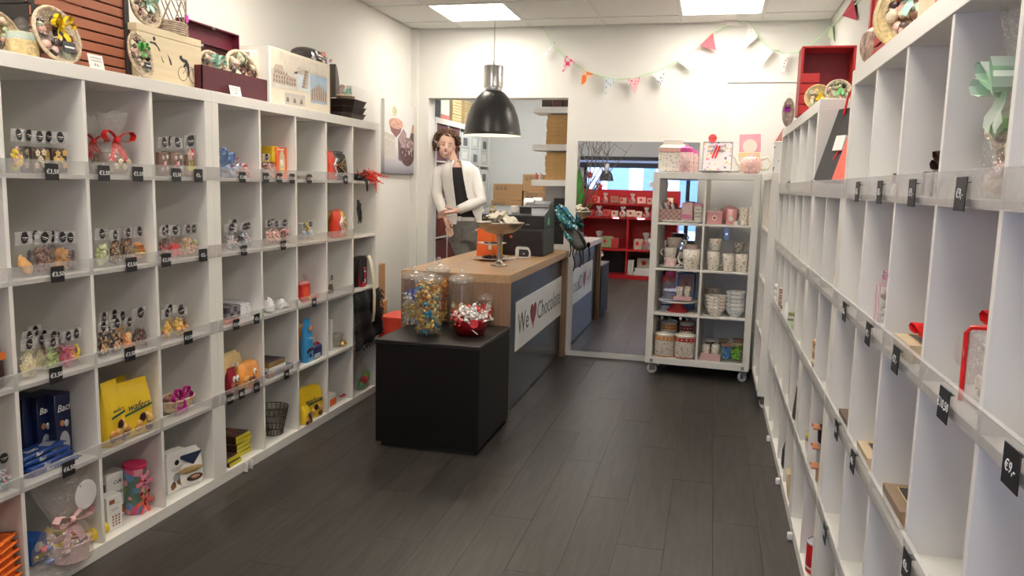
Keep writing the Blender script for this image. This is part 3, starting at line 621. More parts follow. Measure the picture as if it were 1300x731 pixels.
# ------------------------------------------------------------------ the woman leaning in the doorway
def loft(b, rings, n=14, mi=0, cap=True):               # rings: centre, half width vector, half depth vector
    vs = []; fs = []
    for c, a, d in rings:
        c, a, d = Vector(c), Vector(a), Vector(d)
        for k in range(n):
            t_ = 2*PI*k/n; vs.append(c+a*math.cos(t_)+d*math.sin(t_))
    for i in range(len(rings)-1):
        for k in range(n): fs.append((i*n+k, i*n+(k+1) % n, (i+1)*n+(k+1) % n, (i+1)*n+k))
    if cap: fs.append(tuple(range(n-1, -1, -1))); fs.append(tuple((len(rings)-1)*n+k for k in range(n)))
    b.add(vs, fs, mi); return b
def limb(b, pts, rs, n=12, mi=0, flat=1.0): return b.tube(pts, list(rs), n, mi, flat=flat)
def remesh(o, vox, smooth=6, fac=.5):
    md = o.modifiers.new('join', 'REMESH'); md.mode = 'VOXEL'; md.voxel_size = vox
    ms = o.modifiers.new('soft', 'SMOOTH'); ms.iterations = smooth; ms.factor = fac
    dg = bpy.context.evaluated_depsgraph_get(); me = bpy.data.meshes.new_from_object(o.evaluated_get(dg)); mats = list(o.data.materials); o.modifiers.clear(); o.data = me
    me.materials.clear(); [me.materials.append(m) for m in mats]; me.polygons.foreach_set('use_smooth', [True]*len(me.polygons)); return o
def person():
    Y = 3.60
    t = thing('person', 'smiling woman in white blazer and grey jeans leaning in the doorway', 'person', (0, 0, 0))
    SKIN = M('skin', (.68, .43, .33), .5, var=.06, scale=30); HAIR = M('brown_hair', (.12, .058, .030), .55, var=.35, scale=60)
    BLZ = M('white_blazer', (.80, .79, .76), .7, var=.03, scale=30); TOP = M('black_top', (.010, .010, .011), .7); JEAN = M('grey_denim', (.17, .165, .152), .8, var=.3, scale=14, bump=.2); BELT = M('white_belt', (.72, .70, .66), .5)
    def P(px, py, dy=0): return at(px, py, 1, Y+dy)
    hd = P(566.5, 185); neck0 = P(573, 199, .03); chest = P(583, 217, .03); base_n = P(576, 207, .04)
    shR = P(558, 219, .02); shL = P(600, 219, .05)                  # her right shoulder is towards the jamb
    elR = P(554, 245, .0); wrR = P(565, 276, -.08); haR = P(570, 291, -.10)
    elL = P(612, 254, -.02); wrL = P(578, 268, -.17); haL = P(566, 270, -.19)
    wst = P(589, 262, .05); hip = P(592, 287, .06)
    kR = Vector((.075, Y+.02, .68)); kL = Vector((.225, Y+.10, .68)); fR = Vector((.06, Y+.03, BACKF+.07)); fL = Vector((.245, Y+.12, BACKF+.07))
    X = Vector((math.cos(.2), math.sin(.2), 0)); D = Vector((-math.sin(.2), math.cos(.2), 0))
    # body: one continuous surface
    b = MB()
    loft(b, [(hip-Vector((0, 0, .10)), X*.135, D*.09), (hip, X*.15, D*.10), (wst, X*.12, D*.085), ((wst+chest)/2, X*.132, D*.092), (chest, X*.138, D*.096), (chest+Vector((-.01, 0, .085)), X*.085, D*.062), (base_n, X*.06, D*.055)], 16)
    limb(b, [base_n-Vector((0, 0, .02)), neck0, hd-Vector((-.015, -.03, .03))], [.055, .047, .046])
    # head, tilted toward her shoulder
    R = Euler((.03, .17, .36)).to_matrix()
    def H(x, y, z): return hd+R@Vector((x, y, z))
    b.ball(H(0, .012, .028), (.073, .092, .095), 0, 18, 12, R); b.ball(H(0, -.030, -.040), (.054, .058, .072), 0, 16, 10, R); b.ball(H(0, -.052, -.092), (.026, .024, .022), 0, 10, 8, R)
    b.ball(H(.034, -.050, -.030), (.024, .022, .024), 0, 10, 8, R); b.ball(H(-.034, -.050, -.030), (.024, .022, .024), 0, 10, 8, R)
    limb(b, [H(0, -.078, .015), H(0, -.093, -.012), H(0, -.104, -.030)], [.007, .008, .010], 8); b.ball(H(0, -.092, -.034), (.014, .010, .008), 0, 8, 6, R)
    b.ball(H(.075, .005, -.005), (.010, .018, .030), 0, 8, 6, R); b.ball(H(-.075, .005, -.005), (.010, .018, .030), 0, 8, 6, R)
    for a, e, w_, h_ in ((shR, elR, wrR, haR), (shL, elL, wrL, haL)):
        limb(b, [a*.85+chest*.15-Vector((0, 0, .03)), a-Vector((0, 0, .03)), (a+e)/2, e, (e+w_)/2, w_], [.03, .042, .043, .040, .036, .026]); d = (h_-w_).normalized()
        limb(b, [w_-d*.01, w_+d*.03, h_+d*.01], [.026, .034, .036], 10, flat=.5)
    for kx, k_, f_ in ((-.075, kR, fR), (.075, kL, fL)):
        limb(b, [hip+Vector((kx, 0, -.02)), (hip+Vector((kx, 0, -.02))+k_)/2, k_, k_*.6+f_*.4, f_], [.098, .083, .058, .054, .036]); limb(b, [f_-Vector((0, -.04, .025)), f_-Vector((0, .06, .035)), f_-Vector((0, .15, .045))], [.035, .036, .025], 10, flat=.8)
    body = b.build('body', SKIN, t); remesh(body, .0075, 4)
    # fingers: separate, unequal and bent
    def hand(name, w_, h_, side, curl, thumb):
        d = (h_-w_).normalized(); s = side.normalized(); n_ = d.cross(s).normalized(); b = MB(); p0 = h_+d*.012
        for i, L in enumerate((.062, .072, .068, .052)):
            o = p0+s*((i-1.5)*.0185); u = d.copy(); pts = [o-d*.02, o]
            for q in range(3): u = (u+n_*curl).normalized(); pts.append(pts[-1]+u*L*(.45, .32, .23)[q])
            b.tube(pts, [.009, .0095, .009, .008, .006], 8)
        o = w_+d*.03+s*thumb*.022; b.tube([o, o+d*.022+s*thumb*.020, o+d*.045+s*thumb*.028+n_*.008, o+d*.062+s*thumb*.028+n_*.014], [.012, .0105, .0095, .007], 8)
        b.build(name, SKIN, body, smooth='all')
    hand('fingers', wrR, haR, Vector((1, -.25, .12)), .22, 1)
    hand('fingers', wrL, haL, Vector((.15, -.35, 1)), -.30, 1)
    # face
    b = MB()
    for s in (-1, 1): b.ball(H(s*.029, -.0795, .004), (.0125, .006, .0062), 0, 10, 6, R); b.ball(H(s*.029, -.0850, .0035), (.0055, .002, .0052), 1, 8, 5, R)
    b.build('eyes', [M('eye_white', (.75, .72, .70), .3, var=0), M('iris_brown', (.03, .018, .012), .3, var=0)], body, smooth='all')
    b = MB()
    for s in (-1, 1):
        b.tube([H(s*.013, -.087, .022), H(s*.030, -.088, .028), H(s*.046, -.077, .021)], [.0025, .0035, .0018], 6)
        b.tube([H(s*.016, -.086, .0095), H(s*.029, -.0885, .0125), H(s*.043, -.080, .007)], [.0012, .0018, .0012], 5)
    b.build('eyebrows', HAIR, body)
    b = MB(); n_ = 10
    sm = lambda u, k: H(-.032+.064*u, -.096+.022*(2*u-1)**2, -.060+.013*(2*u-1)**2-k*(1-(2*u-1)**2))
    b.sheet(lambda u, v: sm(u, .001+.014*v)+R@Vector((0, -.005, 0)), n_, 3, 0)
    b.tube([sm(i/n_, .0)+R@Vector((0, -.006, .001)) for i in range(n_+1)], [.001]+[.0026]*(n_-1)+[.001], 6, 1); b.tube([sm(i/n_, .0165)+R@Vector((0, -.005, 0)) for i in range(n_+1)], [.001]+[.0034]*(n_-1)+[.001], 6, 1)
    b.build('smile', [M('teeth', (.85, .83, .80), .3, var=0), M('lips', (.52, .20, .18), .4, var=0)], body)
    b = MB()
    for s in (-1, 1): b.ball(H(s*.082, -.004, -.047), .0075)
    b.build('earrings', M('pearl', (.8, .78, .72), .2, var=0), t)
    # curly hair
    b = MB(); rr = random.Random(11)
    b.ball(H(0, .038, .045), (.088, .092, .088), 0, 14, 9, R)
    for i in range(430):
        th = rr.uniform(0, 2*PI); ph = rr.uniform(-.55, 1.5); x, y, z = math.cos(ph)*math.cos(th), math.cos(ph)*math.sin(th), math.sin(ph)
        if y < -.35 and z < .52: continue
        if y < -.1 and z < .35 and abs(x) < .86: continue
        q = H(x*.112, .030+y*.102, .036+z*.100-(.03 if z < 0 else 0)); r_ = rr.uniform(.010, .017); ax = rr.uniform(0, PI); k0 = rr.uniform(0, 6)
        m_ = Euler((rr.uniform(0, 3), rr.uniform(0, 3), ax)).to_matrix()
        b.tube([q+m_@Vector((r_*math.cos(k0+j*1.1), r_*math.sin(k0+j*1.1), (j-2.5)*.006)) for j in range(6)], [.003, .006, .0065, .0065, .006, .003], 5)
    stuff(b.build('hair', HAIR, t, smooth='all'))
    # clothes
    up_ = Vector((0, 0, 1))
    b = MB(); loft(b, [(hip+up_*.05, X*.158, D*.105), (wst, X*.145, D*.10), ((wst+chest)/2, X*.15, D*.108), (chest-up_*.01, X*.148, D*.113), (chest+up_*.03+X*-.005, X*.138, D*.103)], 18); b.build('black_top', TOP, t)
    b = MB()
    loft(b, [(hip-up_*.13, X*.165, D*.118), (hip, X*.178, D*.12), (hip+up_*.07, X*.160, D*.112)], 18)
    for kx, k_, f_ in ((-.078, kR, fR), (.078, kL, fL)): limb(b, [hip+Vector((kx, 0, -.04)), (hip+Vector((kx, 0, -.02))+k_)/2, k_, k_*.5+f_*.5, f_+up_*.02], [.108, .092, .068, .062, .050])
    j = b.build('jeans', JEAN, t); remesh(j, .012, 4)
    b = MB(); b.tube([hip+Vector((.0, -.118, -.01)), hip+Vector((.004, -.128, -.05)), hip+Vector((.0, -.115, -.11))], .003, 5); b.tube([hip+Vector((-.14, -.085, .045)), hip+Vector((-.11, -.110, .005)), hip+Vector((-.155, -.07, -.03))], .0025, 5); b.build('seams', M('denim_seam', (.055, .055, .05), .8), j)
    b = MB(); loft(b, [(hip+up_*.052, X*.166, D*.116), (hip+up_*.085, X*.163, D*.114)], 24, cap=False); bl = b.build('belt', BELT, t)
    MB().box(hip+Vector((-.03, -.118, .07)), (.045, .008, .042), bev=.003).build('buckle', CHROME, bl)
    # blazer: open front sheet wrapped round the torso, two sleeves, lapels
    b = MB(); rows = [(hip+up_*.02+X*.018, .212, .138, .66), (hip+up_*.075+X*.012, .190, .130, .58), (wst+up_*.02, .160, .118, .50), ((wst+chest)/2, .165, .122, .44), (chest, .168, .122, .42), (chest+up_*.04, .150, .106, .42), (chest+up_*.085+X*-.004, .098, .078, .50), (base_n+up_*.022, .070, .066, .62)]
    def coat(u, v, off=0):
        f_ = v*(len(rows)-1); i = min(int(f_), len(rows)-2); k = f_-i; c = rows[i][0].lerp(rows[i+1][0], k); a, d, g = [rows[i][q]*(1-k)+rows[i+1][q]*k for q in (1, 2, 3)]
        g0 = g*.55 if True else g; ang = -PI/2-.12+g+(2*PI-g-g0-.0)*u
        return c+X*((a-off)*math.cos(ang))+D*((d-off)*math.sin(ang))
    b.sheet(lambda u, v: coat(u, v), 28, 16); b.sheet(lambda u, v: coat(u, v, .006), 28, 16)
    for sh, e, w_, d0 in ((shR, elR, wrR, 0), (shL, elL, wrL, 0)):
        c_ = (sh+chest+up_*.06)/2; limb(b, [c_, sh+up_*.005, (sh+e)/2, e, (e+w_)/2, w_.lerp(e, .12)], [.060, .062, .057, .052, .047, .040], 14)
    bz = b.build('blazer', BLZ, t, smooth='all')
    b = MB()
    for s in (-1, 1):
        v0 = coat(0 if s == 1 else 1, .46); pts = [coat((0 if s == 1 else 1), v)+Vector((0, -.008, 0)) for v in (.35, .5, .62, .74, .86, .97)]
        b.tube(pts, [.008, .012, .016, .018, .018, .014], 6, flat=.5)
    b.build('lapels', BLZ, bz)
    b = MB(); b.ball(coat(1, .40)+Vector((-.006, -.01, 0)), .007, n=6, k=4); b.build('button', CHROME, bz)
    b = MB(); b.box(coat(.93, .17)+Vector((0, -.006, 0)), (.10, .004, .010), 0, rotm(0, -.12, .25)); b.build('pocket_welt', BLZ, bz)
person()
# ------------------------------------------------------------------ goods on the picture-wall shelves
def proj_y(p): d = Vector(p)-CAM; return 365.5-F_PX*d.dot(up)/d.dot(fw)
def span(px0, px1, pyt, z0, ax, val):                  # real centre, width and height of a thing standing at height z0 on the plane axis=val
    o = 1-ax; py = pyt+10
    for _ in range(3):
        a, c = at(px0, py, ax, val), at(px1, py, ax, val); m = (a+c)/2; base = Vector((m.x, m.y, z0)); pb = proj_y(base); py = (pyt+pb)/2
    top = at((px0+px1)/2, pyt, ax, val).z
    return m[o], abs(c[o]-a[o]), max(.008, top-z0)
def Lspan(px0, px1, pyt, row, xf=-.06): return span(px0, px1, pyt, ZS[row], 0, xf)
def clampY(c, m_, ref=None):
    ref = c if ref is None else ref
    for u0 in (0, -UNITW):
        for k in range(5):
            y0 = u0+FR+k*(CELL+TH)
            if y0-.014 < ref < y0+CELL+.014: return y0+CELL/2 if 2*m_ > CELL else min(max(c, y0+m_), y0+CELL-m_)
    return c
def Lthing(name, label, cat, px0, px1, pyt, row, xf=-.06, group=None, rz=0, dz=0):
    c, w_, h = Lspan(px0, px1, pyt, row, xf)
    w_ *= .84; c += w_*.09
    if xf < 0: c = clampY(c, w_*.5*(1+abs(math.sin(rz))*.5)+.006, Lspan(px0, px1, pyt, row, 0)[0])
    return thing(name, label, cat, (xf, c, ZS[row]+dz+.0015), PI/2+rz, group), w_, h-dz
PAL = {}
def tone(c, rough=.4, metal=0):
    k = ('tone', tuple(c), rough, metal)
    if k not in PAL: PAL[k] = M('candy_tone_%d' % len(PAL), c, rough, metal, var=.18, scale=70)
    return PAL[k]
def flower(b, c, r, mi, mc, nrm=rotm(), petals=5, th=.35):
    c = Vector(c)
    for k in range(petals):
        a = 2*PI*k/petals+.3; b.ball(c+nrm@Vector((r*.62*math.cos(a), 0, r*.62*math.sin(a))), (r*.40, r*th, r*.40), mi, 6, 4, nrm)
    b.ball(c+nrm@Vector((0, -r*.2, 0)), r*.28, mc, 6, 4)
def lump(b, shape, c, s, mi, rr):
    R = Euler((rr.uniform(-.8, .8), rr.uniform(0, 6), rr.uniform(-.8, .8))).to_matrix()
    if shape == 'ball': b.ball(c, s, mi, 7, 5)
    elif shape == 'nut': b.ball(c, (s*1.25, s*.8, s*.75), mi, 6, 4, R)
    elif shape == 'chunk': b.box(c, (s*2.2, s*1.1, s*1.5), mi, R, bev=s*.3)
    elif shape == 'slice': b.lathe([(s*1.2, -s*.22), (s*1.5, 0), (s*1.2, s*.22)], 9, c, mi, R=Euler((PI/2+rr.uniform(-.6, .6), 0, rr.uniform(-.5, .5))).to_matrix())
    elif shape == 'chip': b.lathe([(s*1.3, -s*.18), (s*1.7, 0), (s*1.3, s*.18)], 9, c, mi, R=Euler((rr.uniform(-.3, .3), rr.uniform(-.3, .3), 0)).to_matrix())
    elif shape == 'swirl':
        for q, k in ((1.5, 0), (.95, 1), (.45, 0)): b.lathe([(s*q, -s*.2-.0006*(2-q)), (s*q, s*.2+.0006*(2-q))], 9, c, mi if k == 0 else 1, R=Euler((PI/2+.2, 0, rr.uniform(-.5, .5))).to_matrix())
    elif shape == 'heart': b.prism([(x*s*2.6, z*s*2.6) for x, z in HEART[::2]], -s*.4, s*.4, mi, Matrix.Translation(c) @ R.to_4x4())
    elif shape == 'twist':
        b.ball(c, (s*1.1, s*.8, s*.8), mi, 7, 5, R)
        for q in (-1, 1):
            vs = [Vector(c)+R@Vector((q*s*.95, 0, 0))]+[Vector(c)+R@Vector((q*s*1.9, s*.75*math.cos(a), s*.75*math.sin(a)*.6)) for a in (0, 1.26, 2.5, 3.8, 5.0)]
            b.add(vs, [(0, i, i % 5+1) for i in range(1, 6)], mi)
    elif shape == 'curl': b.tube([Vector(c)+R@Vector((s*1.6*math.cos(j*.8), (j-3)*s*.35, s*1.6*math.sin(j*.8))) for j in range(7)], s*.42, 5, mi)
    elif shape == 'flower': flower(b, c, s*1.5, mi, (mi+1) % 2, Euler((rr.uniform(-.3, .3), 0, rr.uniform(-.5, .5))).to_matrix())
BAGK = {  # kind: (contents as words, shape, colours, size, fill, count)
 'chick': ('yellow and pink eggs', 'nut', [(.80, .60, .05), (.75, .35, .35), (.30, .13, .06)], .013, .085, 30),
 'creamflower': ('dark chocolate with cream flowers', 'slab', [(.05, .022, .014), (.80, .70, .45), (.78, .45, .38), (.35, .55, .35)], 0, 0, 5),
 'yellowflower': ('dark chocolate with yellow flowers', 'slab', [(.05, .022, .014), (.80, .50, .12), (.80, .50, .12), (.45, .60, .40)], 0, 0, 6),
 'hearttile': ('chocolate with little white blossoms', 'slab', [(.17, .075, .045), (.80, .74, .68), (.72, .45, .42), (.65, .02, .05)], 0, 0, 5),
 'pinkbar': ('chocolate bar with pale pink flower', 'bar', [(.20, .09, .05), (.82, .55, .48), (.85, .72, .45), (.72, .66, .05)], 0, 0, 1),
 'redbar': ('chocolate bar with red flower', 'bar', [(.20, .09, .05), (.70, .10, .13), (.85, .72, .65), (.72, .66, .05)], 0, 0, 1),
 'slices': ('dried orange slices', 'slice', [(.62, .30, .06), (.45, .20, .05), (.10, .04, .02)], .014, .085, 26),
 'oneslice': ('a single dried orange slice', 'slice', [(.70, .36, .08), (.12, .06, .04)], .017, .06, 4),
 'almond': ('roasted brown almonds', 'nut', [(.20, .085, .055), (.26, .13, .09)], .009, .10, 60),
 'cluster': ('dark chocolate clusters', 'nut', [(.10, .045, .035), (.17, .09, .07)], .0105, .08, 55),
 'mint': ('pale green and white bits', 'nut', [(.66, .70, .42), (.78, .76, .58), (.42, .50, .20)], .010, .09, 50),
 'swirl': ('brown spiral cookies', 'swirl', [(.10, .045, .025), (.42, .27, .15)], .012, .10, 26),
 'chips': ('orange chips', 'chip', [(.80, .33, .09), (.80, .33, .09), (.80, .68, .18)], .014, .085, 20),
 'redmix': ('dark sweets with red bits', 'nut', [(.12, .045, .035), (.60, .12, .12)], .011, .085, 45),
 'redheart': ('shiny red candy hearts', 'heart', [(.80, .04, .06), (.80, .10, .10)], .0085, .07, 26),
 'nuts': ('blanched beige nuts', 'nut', [(.66, .46, .30), (.55, .33, .19)], .009, .09, 60),
 'herb': ('pink and green candies', 'chunk', [(.72, .42, .30), (.55, .70, .30), (.30, .20, .08)], .009, .08, 36),
 'whiteflower': ('white chocolate flowers', 'flower', [(.80, .72, .50), (.78, .66, .35)], .011, .085, 18),
 'greenheart': ('sugared green hearts', 'heart', [(.40, .52, .16), (.50, .58, .25)], .010, .085, 22),
 'pinkroll': ('bright pink candy ropes', 'curl', [(.78, .12, .22), (.80, .20, .28)], .010, .085, 16),
 'yellowroll': ('yellow and brown candy', 'nut', [(.82, .62, .04), (.24, .10, .05), (.65, .08, .12)], .015, .08, 20),
 'nougat': ('dark nutty nougat', 'chunk', [(.07, .032, .02), (.72, .55, .28), (.62, .26, .12)], .008, .09, 50),
 'orangeball': ('orange sugar balls', 'ball', [(.82, .32, .10), (.85, .45, .20), (.70, .58, .25)], .011, .085, 40),
 'flake': ('dark flaky clusters', 'nut', [(.085, .035, .025), (.16, .07, .05), (.50, .15, .14)], .009, .075, 60),
 'trailmix': ('brown balls and orange blossoms', 'ball', [(.17, .065, .03), (.80, .42, .08), (.80, .55, .10)], .011, .08, 42),
 'fruitmix': ('yellow and orange fruit candy', 'ball', [(.82, .58, .06), (.80, .36, .08), (.70, .12, .12)], .011, .08, 38),
 'silver': ('silver wrapped candies', 'twist', [(.62, .64, .68), (.70, .35, .32), (.35, .50, .62)], .009, .09, 40),
 'blacksilver': ('black silver wrapped candies', 'twist', [(.03, .03, .04), (.60, .62, .66), (.25, .40, .55)], .009, .09, 40),
 'pinkchunk': ('pale pink marshmallow pieces', 'chunk', [(.75, .42, .36), (.80, .58, .50)], .011, .09, 36),
 'pinkbrown': ('pink candy in brown chocolate', 'curl', [(.22, .09, .06), (.72, .36, .34)], .011, .09, 18),
 'bluewhite': ('white and blue sweets', 'chunk', [(.75, .76, .78), (.35, .50, .72), (.78, .55, .42)], .010, .085, 36),
}
LABELB = [BLACK, CHALK, RED]
FILM2 = clear('cellophane_fold', (.97, .97, .97), .3, .22, .2, .9, 70)
BW0, BD0, BH0 = .09, .052, .165
def bag_meshes(kind):
    desc, shape, cols, s, fill, n_ = BAGK[kind]; rr = random.Random(sum(map(ord, kind)))
    b = MB(); mats = [tone(c, .35, .6 if kind in ('silver', 'blacksilver') and i == 1 else 0) for i, c in enumerate(cols)]
    if shape == 'slab':
        b.bx(-.040, .040, -.006, .012, .003, .10, 0, bev=.003)
        for i in range(n_):
            x, z = ((-.022, .03), (.020, .035), (-.014, .078), (.022, .082), (.002, .055), (-.026, .056))[i]; flower(b, (x, -.012, z), .0135 if kind != 'hearttile' else .009, 2 if i == 0 else 1, 2 if i else 1)
        for sx_ in (-1, 1): b.ball((sx_*.008, -.010, .052), (.011, .004, .005), 3, 6, 4, rotm(0, sx_*.6, 0))
    elif shape == 'bar':
        b.bx(-.032, .032, -.006, .012, .003, .085, 0, bev=.003); flower(b, (0, -.012, .088), .022, 1, 2, petals=5); b.bx(-.002, .002, -.012, -.008, .02, .07, 3)
        for sx_ in (-1, 1): b.ball((sx_*.014, -.010, .034), (.015, .004, .007), 3, 7, 4, rotm(0, -sx_*.5, 0))
    else:
        for i in range(n_):
            z = s*1.75+max(.01, fill-s*1.75)*((i+.5)/n_); k = 1-.25*(z/fill); c = Vector((rr.uniform(-1, 1)*(BW0/2-s*1.2)*k, rr.uniform(-1, .8)*(BD0/2-s)*k, z+rr.uniform(-.004, .004)))
            lump(b, shape, c, s*rr.uniform(.85, 1.15), rr.choices(range(len(cols)), [3, 1.6, 1][:len(cols)])[0], rr)
    inn = b.mesh('contents', mats, True)
    return inn
def film_mesh(v):
    rr = random.Random(v); b = MB(); rings = []; n = 20
    for z, hw, hd in ((0, .040, .020), (.004, .044, .025), (.05, .045, .026), (.085, .044, .022), (.105, .043, .012), (.118, .042, .0045)):
        ring = []
        for k in range(n):
            a = 2*PI*k/n; ca, sa = math.cos(a), math.sin(a); x = math.copysign(abs(ca)**.55, ca)*hw; y = math.copysign(abs(sa)**.55, sa)*hd
            ring.append((x+rr.uniform(-.0015, .0015), y+rr.uniform(-.0022, .0022)*(1 if z > .004 else 0), z))
        rings.append(ring)
    vs = [p for r_ in rings for p in r_]; fs = [tuple(range(n-1, -1, -1))]+[(i*n+k, i*n+(k+1) % n, (i+1)*n+(k+1) % n, (i+1)*n+k) for i in range(len(rings)-1) for k in range(n)]
    b.add(vs, fs, 0); lean = rr.uniform(-.012, .012)
    def hdr(u, v_): return ((u-.5)*.082+lean*v_*.6, -.004-.004*v_+.003*math.sin(u*9+v), .116+(BH0-.118)*v_)
    b.sheet(hdr, 6, 3, 1); b.sheet(lambda u, v_: tuple(Vector(hdr(u, v_))+Vector((0, .003, 0))), 6, 3, 1)
    return b.mesh('film', [FILM, FILM2], True), lean
FILMS = [film_mesh(i) for i in range(4)]
def oval_label():
    b = MB(); n = 20; b.prism([(.0175*math.cos(-2*PI*k/n), .0215*math.sin(-2*PI*k/n)) for k in range(n)], -.0012, 0, 0)
    b.bx(-.013, .0145, -.0016, -.001, -.0012, .0014, 1); b.bx(-.007, -.0035, -.0019, -.001, -.0016, .0018, 2); b.bx(-.008, .009, -.0015, -.001, -.0075, -.0065, 1)
    return b.mesh('label', LABELB)
OVAL = oval_label(); _INN = {}
def bag_at(kind, loc, rz, w_, h, label, group='clear bags of candy with black oval labels'):
    if kind not in _INN: _INN[kind] = bag_meshes(kind)
    t = thing('candy_bag', label, 'candy bag', loc, rz, group); t.scale = (w_/BW0, (w_/BW0*.5+h/BH0*.5), h/BH0)
    fm_, lean = FILMS[rnd.randrange(4)]; obj('film', fm_, t); stuff(obj('contents', _INN[kind], t)); obj('label', OVAL, t, (lean*.3, -.012, .142), (rnd.uniform(-.1, .1), rnd.uniform(-.3, .3), 0))
    return t
_used = {}
CELLN = {}
def bags(cell, row, lst):
    for i, q in enumerate(lst):
        kind, px0, px1, pyt = q[:4]; xf = q[4] if len(q) > 4 else -.055
        c, w_, h = Lspan(px0, px1, pyt, row, xf); w_ = min(max(w_*.84, .05), .09); c = clampY(c+.006, w_*.56, Lspan(px0, px1, pyt, row, 0)[0]); d = BAGK[kind][0]
        lab = '%sclear bag of %s, %s row, %s' % ('' if xf > -.09 else 'rear ', d, ROW[row], cell)
        k = lab; _used[k] = _used.get(k, 0)+1
        if _used[k] > 1: lab = NUM[_used[k]-1]+' '+lab
        bag_at(kind, (xf, c, ZS[row]+.0015), PI/2+rnd.uniform(-.18, .12), w_, min(h, .25), lab)
B2, B3, B4 = ['%s column of nearer shelf' % q for q in ('second', 'third', 'fourth')]
F1, F2, F3, F4, F5 = ['%s column of farther shelf' % q for q in NUM[:5]]
bags(B2, 1, [('chick', 8, 31, 163), ('creamflower', 34, 58, 166), ('yellowflower', 61, 84, 167), ('yellowflower', 48, 70, 166, -.13), ('creamflower', 22, 44, 164, -.13)])
bags(B4, 1, [('hearttile', 196, 214, 174), ('hearttile', 213, 231, 174), ('pinkbar', 231, 244, 172), ('redbar', 246, 259, 172), ('hearttile', 204, 222, 172, -.13)])
bags(B2, 2, [('oneslice', 16, 40, 294), ('almond', 38, 66, 294), ('slices', 65, 87, 294), ('cluster', 86, 109, 294), ('cluster', 30, 52, 292, -.14), ('almond', 54, 76, 292, -.14), ('slices', 75, 95, 293, -.14)])
bags(B3, 2, [('mint', 117, 135, 290), ('swirl', 136, 151, 292), ('swirl', 152, 167, 289), ('chips', 170, 186, 287), ('mint', 124, 138, 290, -.13), ('swirl', 157, 170, 288, -.13)])
bags(B4, 2, [('redmix', 199, 211, 288), ('redheart', 211, 228, 287), ('nuts', 228, 243, 285), ('herb', 244, 259, 284), ('redmix', 202, 216, 285, -.14), ('nuts', 218, 232, 285, -.14)])
bags(B2, 3, [('whiteflower', 21, 46, 430), ('greenheart', 53, 74, 429), ('pinkroll', 74, 93, 420), ('yellowroll', 96, 115, 414), ('whiteflower', 40, 58, 426, -.10), ('greenheart', 55, 74, 420, -.12), ('whiteflower', 24, 44, 420, -.14), ('pinkroll', 74, 94, 417, -.14), ('whiteflower', 32, 52, 413, -.20), ('yellowroll', 62, 80, 415, -.20), ('yellowroll', 86, 103, 415, -.17)])
bags(B3, 3, [('nougat', 123, 135, 408), ('nougat', 136, 154, 404), ('orangeball', 153, 169, 403), ('flake', 166, 190, 389), ('nougat', 134, 150, 400, -.12), ('nougat', 123, 135, 396, -.13), ('nougat', 138, 155, 392, -.19), ('orangeball', 154, 170, 393, -.15)])
bags(B4, 3, [('fruitmix', 203, 216, 392), ('trailmix', 216, 238, 389), ('fruitmix', 206, 220, 386, -.12), ('trailmix', 220, 236, 386, -.13)])
bags(F1, 2, [('silver', 283, 300, 284), ('blacksilver', 299, 316, 283), ('silver', 315, 330, 281), ('silver', 288, 302, 278, -.13), ('blacksilver', 303, 316, 280, -.13)])
bags(F2, 2, [('pinkchunk', 336, 343, 279), ('pinkchunk', 344, 354, 280), ('pinkbrown', 354, 364, 278), ('pinkbrown', 365, 377, 278), ('pinkchunk', 342, 354, 277, -.13), ('pinkbrown', 352, 362, 277, -.13)])
bags(F3, 2, [('bluewhite', 381, 388, 283), ('bluewhite', 387, 397, 281)])
# a bag partly hidden by the divider, black boxes bag beside the yellow boxes
bags(F2, 1, [('pinkbrown', 331, 341, 195)])
bags(F4, 3, [('cluster', 416, 423, 349)])

# ---- bows, baskets, pouches, cartons
def ribbon_loop(b, c, L_, wd, ang, mi=0, tilt=0):      # one loop of a bow
    R = Euler((tilt, ang, 0)).to_matrix(); vs = []
    for k in range(9):
        a = PI*2*k/8; q = .5-.5*math.cos(a); x, z, y = L_*q, L_*.34*math.sin(a)*(.25+.75*q), -L_*.12*q
        for s in (-.5, .5): vs.append(Vector(c)+R@Vector((x, y+s*wd*(.45+.55*q), z)))
    b.add(vs, [(2*i, 2*i+1, 2*i+3, 2*i+2) for i in range(8)], mi)
def ribbon_tail(b, c, L_, wd, ang, mi=0, tilt=0):
    R = Euler((tilt, ang, 0)).to_matrix(); vs = []
    for k in range(5):
        x = L_*k/4
        for s in (-.5, .5): vs.append(Vector(c)+R@Vector((x, .006*math.sin(k*1.4), s*wd)))
    b.add(vs, [(2*i, 2*i+1, 2*i+3, 2*i+2) for i in range(4)], mi)
def bow(parent, c, size, mat, wd=None, tails=True, loops=2, name='bow'):
    b = MB(); wd = wd or size*.28
    for a in ((.25, PI-.25), (.25, PI-.25, .9, PI-.9))[loops > 2]: ribbon_loop(b, c, size*.55, wd, -a)
    if tails:
        for a in (1.1, 2.0): ribbon_tail(b, c, size*.6, wd, a)
    b.ball(c, size*.09, 0, 7, 5); return b.build(name, mat, parent)
